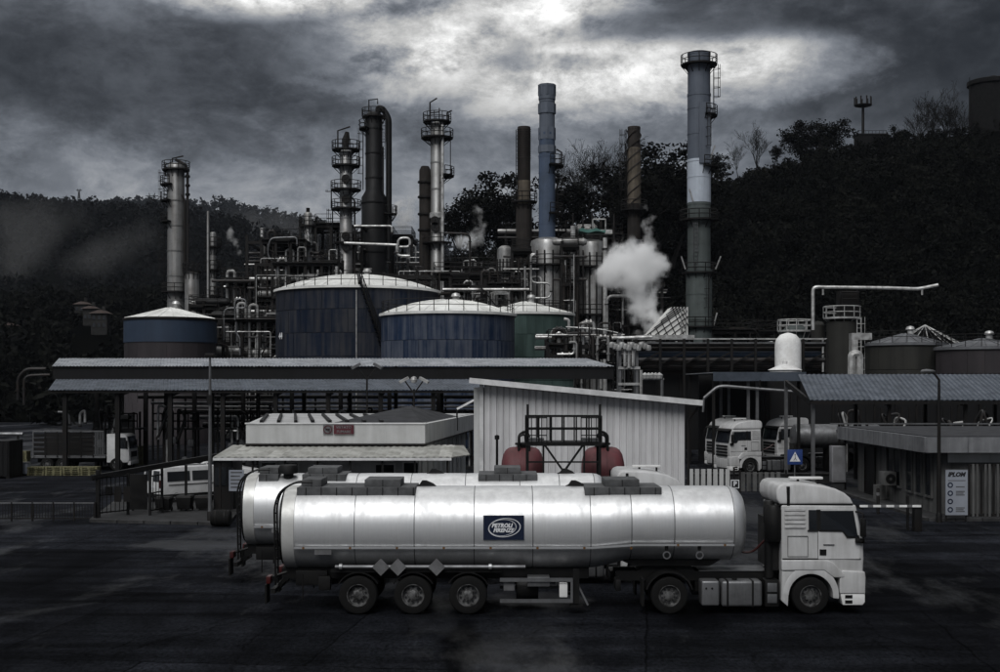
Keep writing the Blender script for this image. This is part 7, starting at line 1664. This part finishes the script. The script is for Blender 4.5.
# ------------------------------------------------------------------ steam
def volume_mat(name, dens, scale, k=3.0, colr=(.995, .995, .995)):
    """soft-edged fog grid eaten into by noise"""
    m = bpy.data.materials.new(name); m.use_nodes = True; t = m.node_tree; n = t.nodes; l = t.links; n.clear()
    o = n.new('ShaderNodeOutputMaterial'); pv = n.new('ShaderNodeVolumePrincipled'); l.new(pv.outputs[0], o.inputs['Volume'])
    pv.inputs['Color'].default_value = (*colr, 1); pv.inputs['Anisotropy'].default_value = .0; pv.inputs['Density Attribute'].default_value = ''
    at = n.new('ShaderNodeAttribute'); at.attribute_name = 'density'
    tcn = n.new('ShaderNodeTexCoord'); nz = n.new('ShaderNodeTexNoise'); l.new(tcn.outputs['Object'], nz.inputs['Vector']); nz.inputs['Scale'].default_value = scale; nz.inputs['Detail'].default_value = 5; nz.inputs['Roughness'].default_value = .6
    a = n.new('ShaderNodeMath'); a.operation = 'MULTIPLY_ADD'; l.new(nz.outputs['Fac'], a.inputs[0]); a.inputs[1].default_value = k; a.inputs[2].default_value = -.5 * k - .62
    b = n.new('ShaderNodeMath'); b.operation = 'MULTIPLY_ADD'; l.new(at.outputs['Fac'], b.inputs[0]); b.inputs[1].default_value = 1.7; l.new(a.outputs[0], b.inputs[2]); b.use_clamp = True
    e = n.new('ShaderNodeMath'); e.operation = 'MULTIPLY'; e.use_clamp = True; l.new(at.outputs['Fac'], e.inputs[0]); e.inputs[1].default_value = 2.5
    d = n.new('ShaderNodeMath'); d.operation = 'MULTIPLY'; l.new(b.outputs[0], d.inputs[0]); l.new(e.outputs[0], d.inputs[1])
    c = n.new('ShaderNodeMath'); c.operation = 'MULTIPLY'; l.new(d.outputs[0], c.inputs[0]); c.inputs[1].default_value = dens
    l.new(c.outputs[0], pv.inputs['Density']); M[name] = m
volume_mat('steam', 1.6, .5, 7.0); volume_mat('steam_thin', .75, .6, 6.5); volume_mat('mist', .0045, .018, 3.6)
def fog_group(name, vox, band, mt):
    ng = bpy.data.node_groups.new(name, 'GeometryNodeTree')
    ng.interface.new_socket('Geometry', in_out='INPUT', socket_type='NodeSocketGeometry'); ng.interface.new_socket('Geometry', in_out='OUTPUT', socket_type='NodeSocketGeometry')
    gi = ng.nodes.new('NodeGroupInput'); go = ng.nodes.new('NodeGroupOutput'); mv = ng.nodes.new('GeometryNodeMeshToVolume'); sm = ng.nodes.new('GeometryNodeSetMaterial')
    mv.resolution_mode = 'VOXEL_SIZE'; mv.inputs['Voxel Size'].default_value = vox; mv.inputs['Interior Band Width'].default_value = band; mv.inputs['Density'].default_value = 1.0
    sm.inputs['Material'].default_value = M[mt]
    ng.links.new(gi.outputs[0], mv.inputs['Mesh']); ng.links.new(mv.outputs[0], sm.inputs[0]); ng.links.new(sm.outputs[0], go.inputs[0]); return ng
def plume(label, blobs, Y, mt, vox=.22, noise=.5):
    bm = bmesh.new(); c0 = P(blobs[0][0], blobs[0][1], Y)
    for (px_, row, rp) in blobs:
        p = P(px_, row, Y + rnd.uniform(-.6, .6)) - c0
        for k in range(4):
            q = p + Vector((rnd.gauss(0, .4), rnd.gauss(0, .4), rnd.gauss(0, .4))) * rp / F * Y * (1 if k else 0)
            mtx = Matrix.Translation(q); bmesh.ops.create_icosphere(bm, subdivisions=2, radius=rp * 1.75 / F * Y * (1 if k == 0 else rnd.uniform(.45, .75)), matrix=mtx)
    me = bpy.data.meshes.new('steam_plume'); bm.to_mesh(me); bm.free(); me.materials.append(M[mt])
    o = bpy.data.objects.new('steam_plume', me); col.objects.link(o); o.location = c0
    md0 = o.modifiers.new('union', 'REMESH'); md0.mode = 'VOXEL'; md0.voxel_size = vox
    md = o.modifiers.new('fog', 'NODES'); md.node_group = fog_group('fog', vox, 8.0 * vox, mt)
    tag(o, label, 'steam', kind='stuff'); return o
plume('thick white steam billowing in front of the tan stack', [(668, 329, 9), (657, 325, 12), (648, 318, 12), (643, 308, 12), (640, 298, 12), (638, 288, 13), (634, 276, 16), (620, 270, 17), (647, 268, 16), (628, 258, 14), (642, 256, 12), (612, 272, 9), (654, 262, 9), (632, 246, 8)], 136, 'steam')
plume('faint steam wisps rising above the thick white plume', [(648, 236, 5), (646, 226, 6), (650, 216, 5), (645, 208, 4), (652, 245, 6)], 138, 'steam_thin')
plume('small white steam plume left of the brown stack', [(494, 254, 3), (488, 250, 4), (481, 244, 6), (472, 242, 8), (462, 240, 7), (478, 232, 6), (480, 222, 6), (478, 211, 5)], 156, 'steam_thin')
plume('tiny wisp of steam behind the left pipe structure', [(240, 252, 3), (236, 246, 4), (232, 240, 5), (230, 232, 4)], 170, 'steam_thin')
plume('pale mist patch between the black column and tall grey column', [(404, 222, 9), (398, 212, 10), (410, 208, 8), (404, 200, 6)], 230, 'steam_thin', .5)
plume('faint mist drifting over the far left hillside', [(38, 205, 20), (46, 222, 24), (30, 240, 26), (60, 198, 16), (5, 215, 22), (80, 215, 20), (15, 260, 22)], 640, 'mist', 3.0)
plume('faint mist lying on the hillside right of the stout column', [(250, 222, 20), (285, 226, 22), (220, 228, 20), (320, 232, 20), (350, 236, 18), (195, 232, 16)], 900, 'mist', 3.5)
plume('thin mist low on the left slope above the houses', [(120, 245, 20), (145, 235, 20), (95, 255, 20), (70, 262, 16)], 560, 'mist', 3.0)
def mistbank(label, px_, row, Y, sx, sz, sy=60):
    bm = bmesh.new(); bmesh.ops.create_icosphere(bm, subdivisions=3, radius=1.0); me = bpy.data.meshes.new('mist_bank'); bm.to_mesh(me); bm.free(); me.materials.append(M['mist'])
    o = bpy.data.objects.new('mist_bank', me); col.objects.link(o); o.location = P(px_, row, Y); o.scale = (sx / F * Y, sy, sz / F * Y); tag(o, label, 'mist', kind='stuff')
    return o
# ------------------------------------------------------------------ haze
m = bpy.data.materials.new('haze'); m.use_nodes = True; m.node_tree.nodes.clear(); o_ = m.node_tree.nodes.new('ShaderNodeOutputMaterial'); pv = m.node_tree.nodes.new('ShaderNodeVolumePrincipled')
pv.inputs['Color'].default_value = (.80, .87, 1, 1); pv.inputs['Density'].default_value = .00004; pv.inputs['Anisotropy'].default_value = .2; m.node_tree.links.new(pv.outputs[0], o_.inputs['Volume']); M['haze'] = m
hz = MB().box(-3050, 3050, -450, 3650, -6, 320).build('haze', 'haze', smooth=False); tag(hz, kind='stuff')
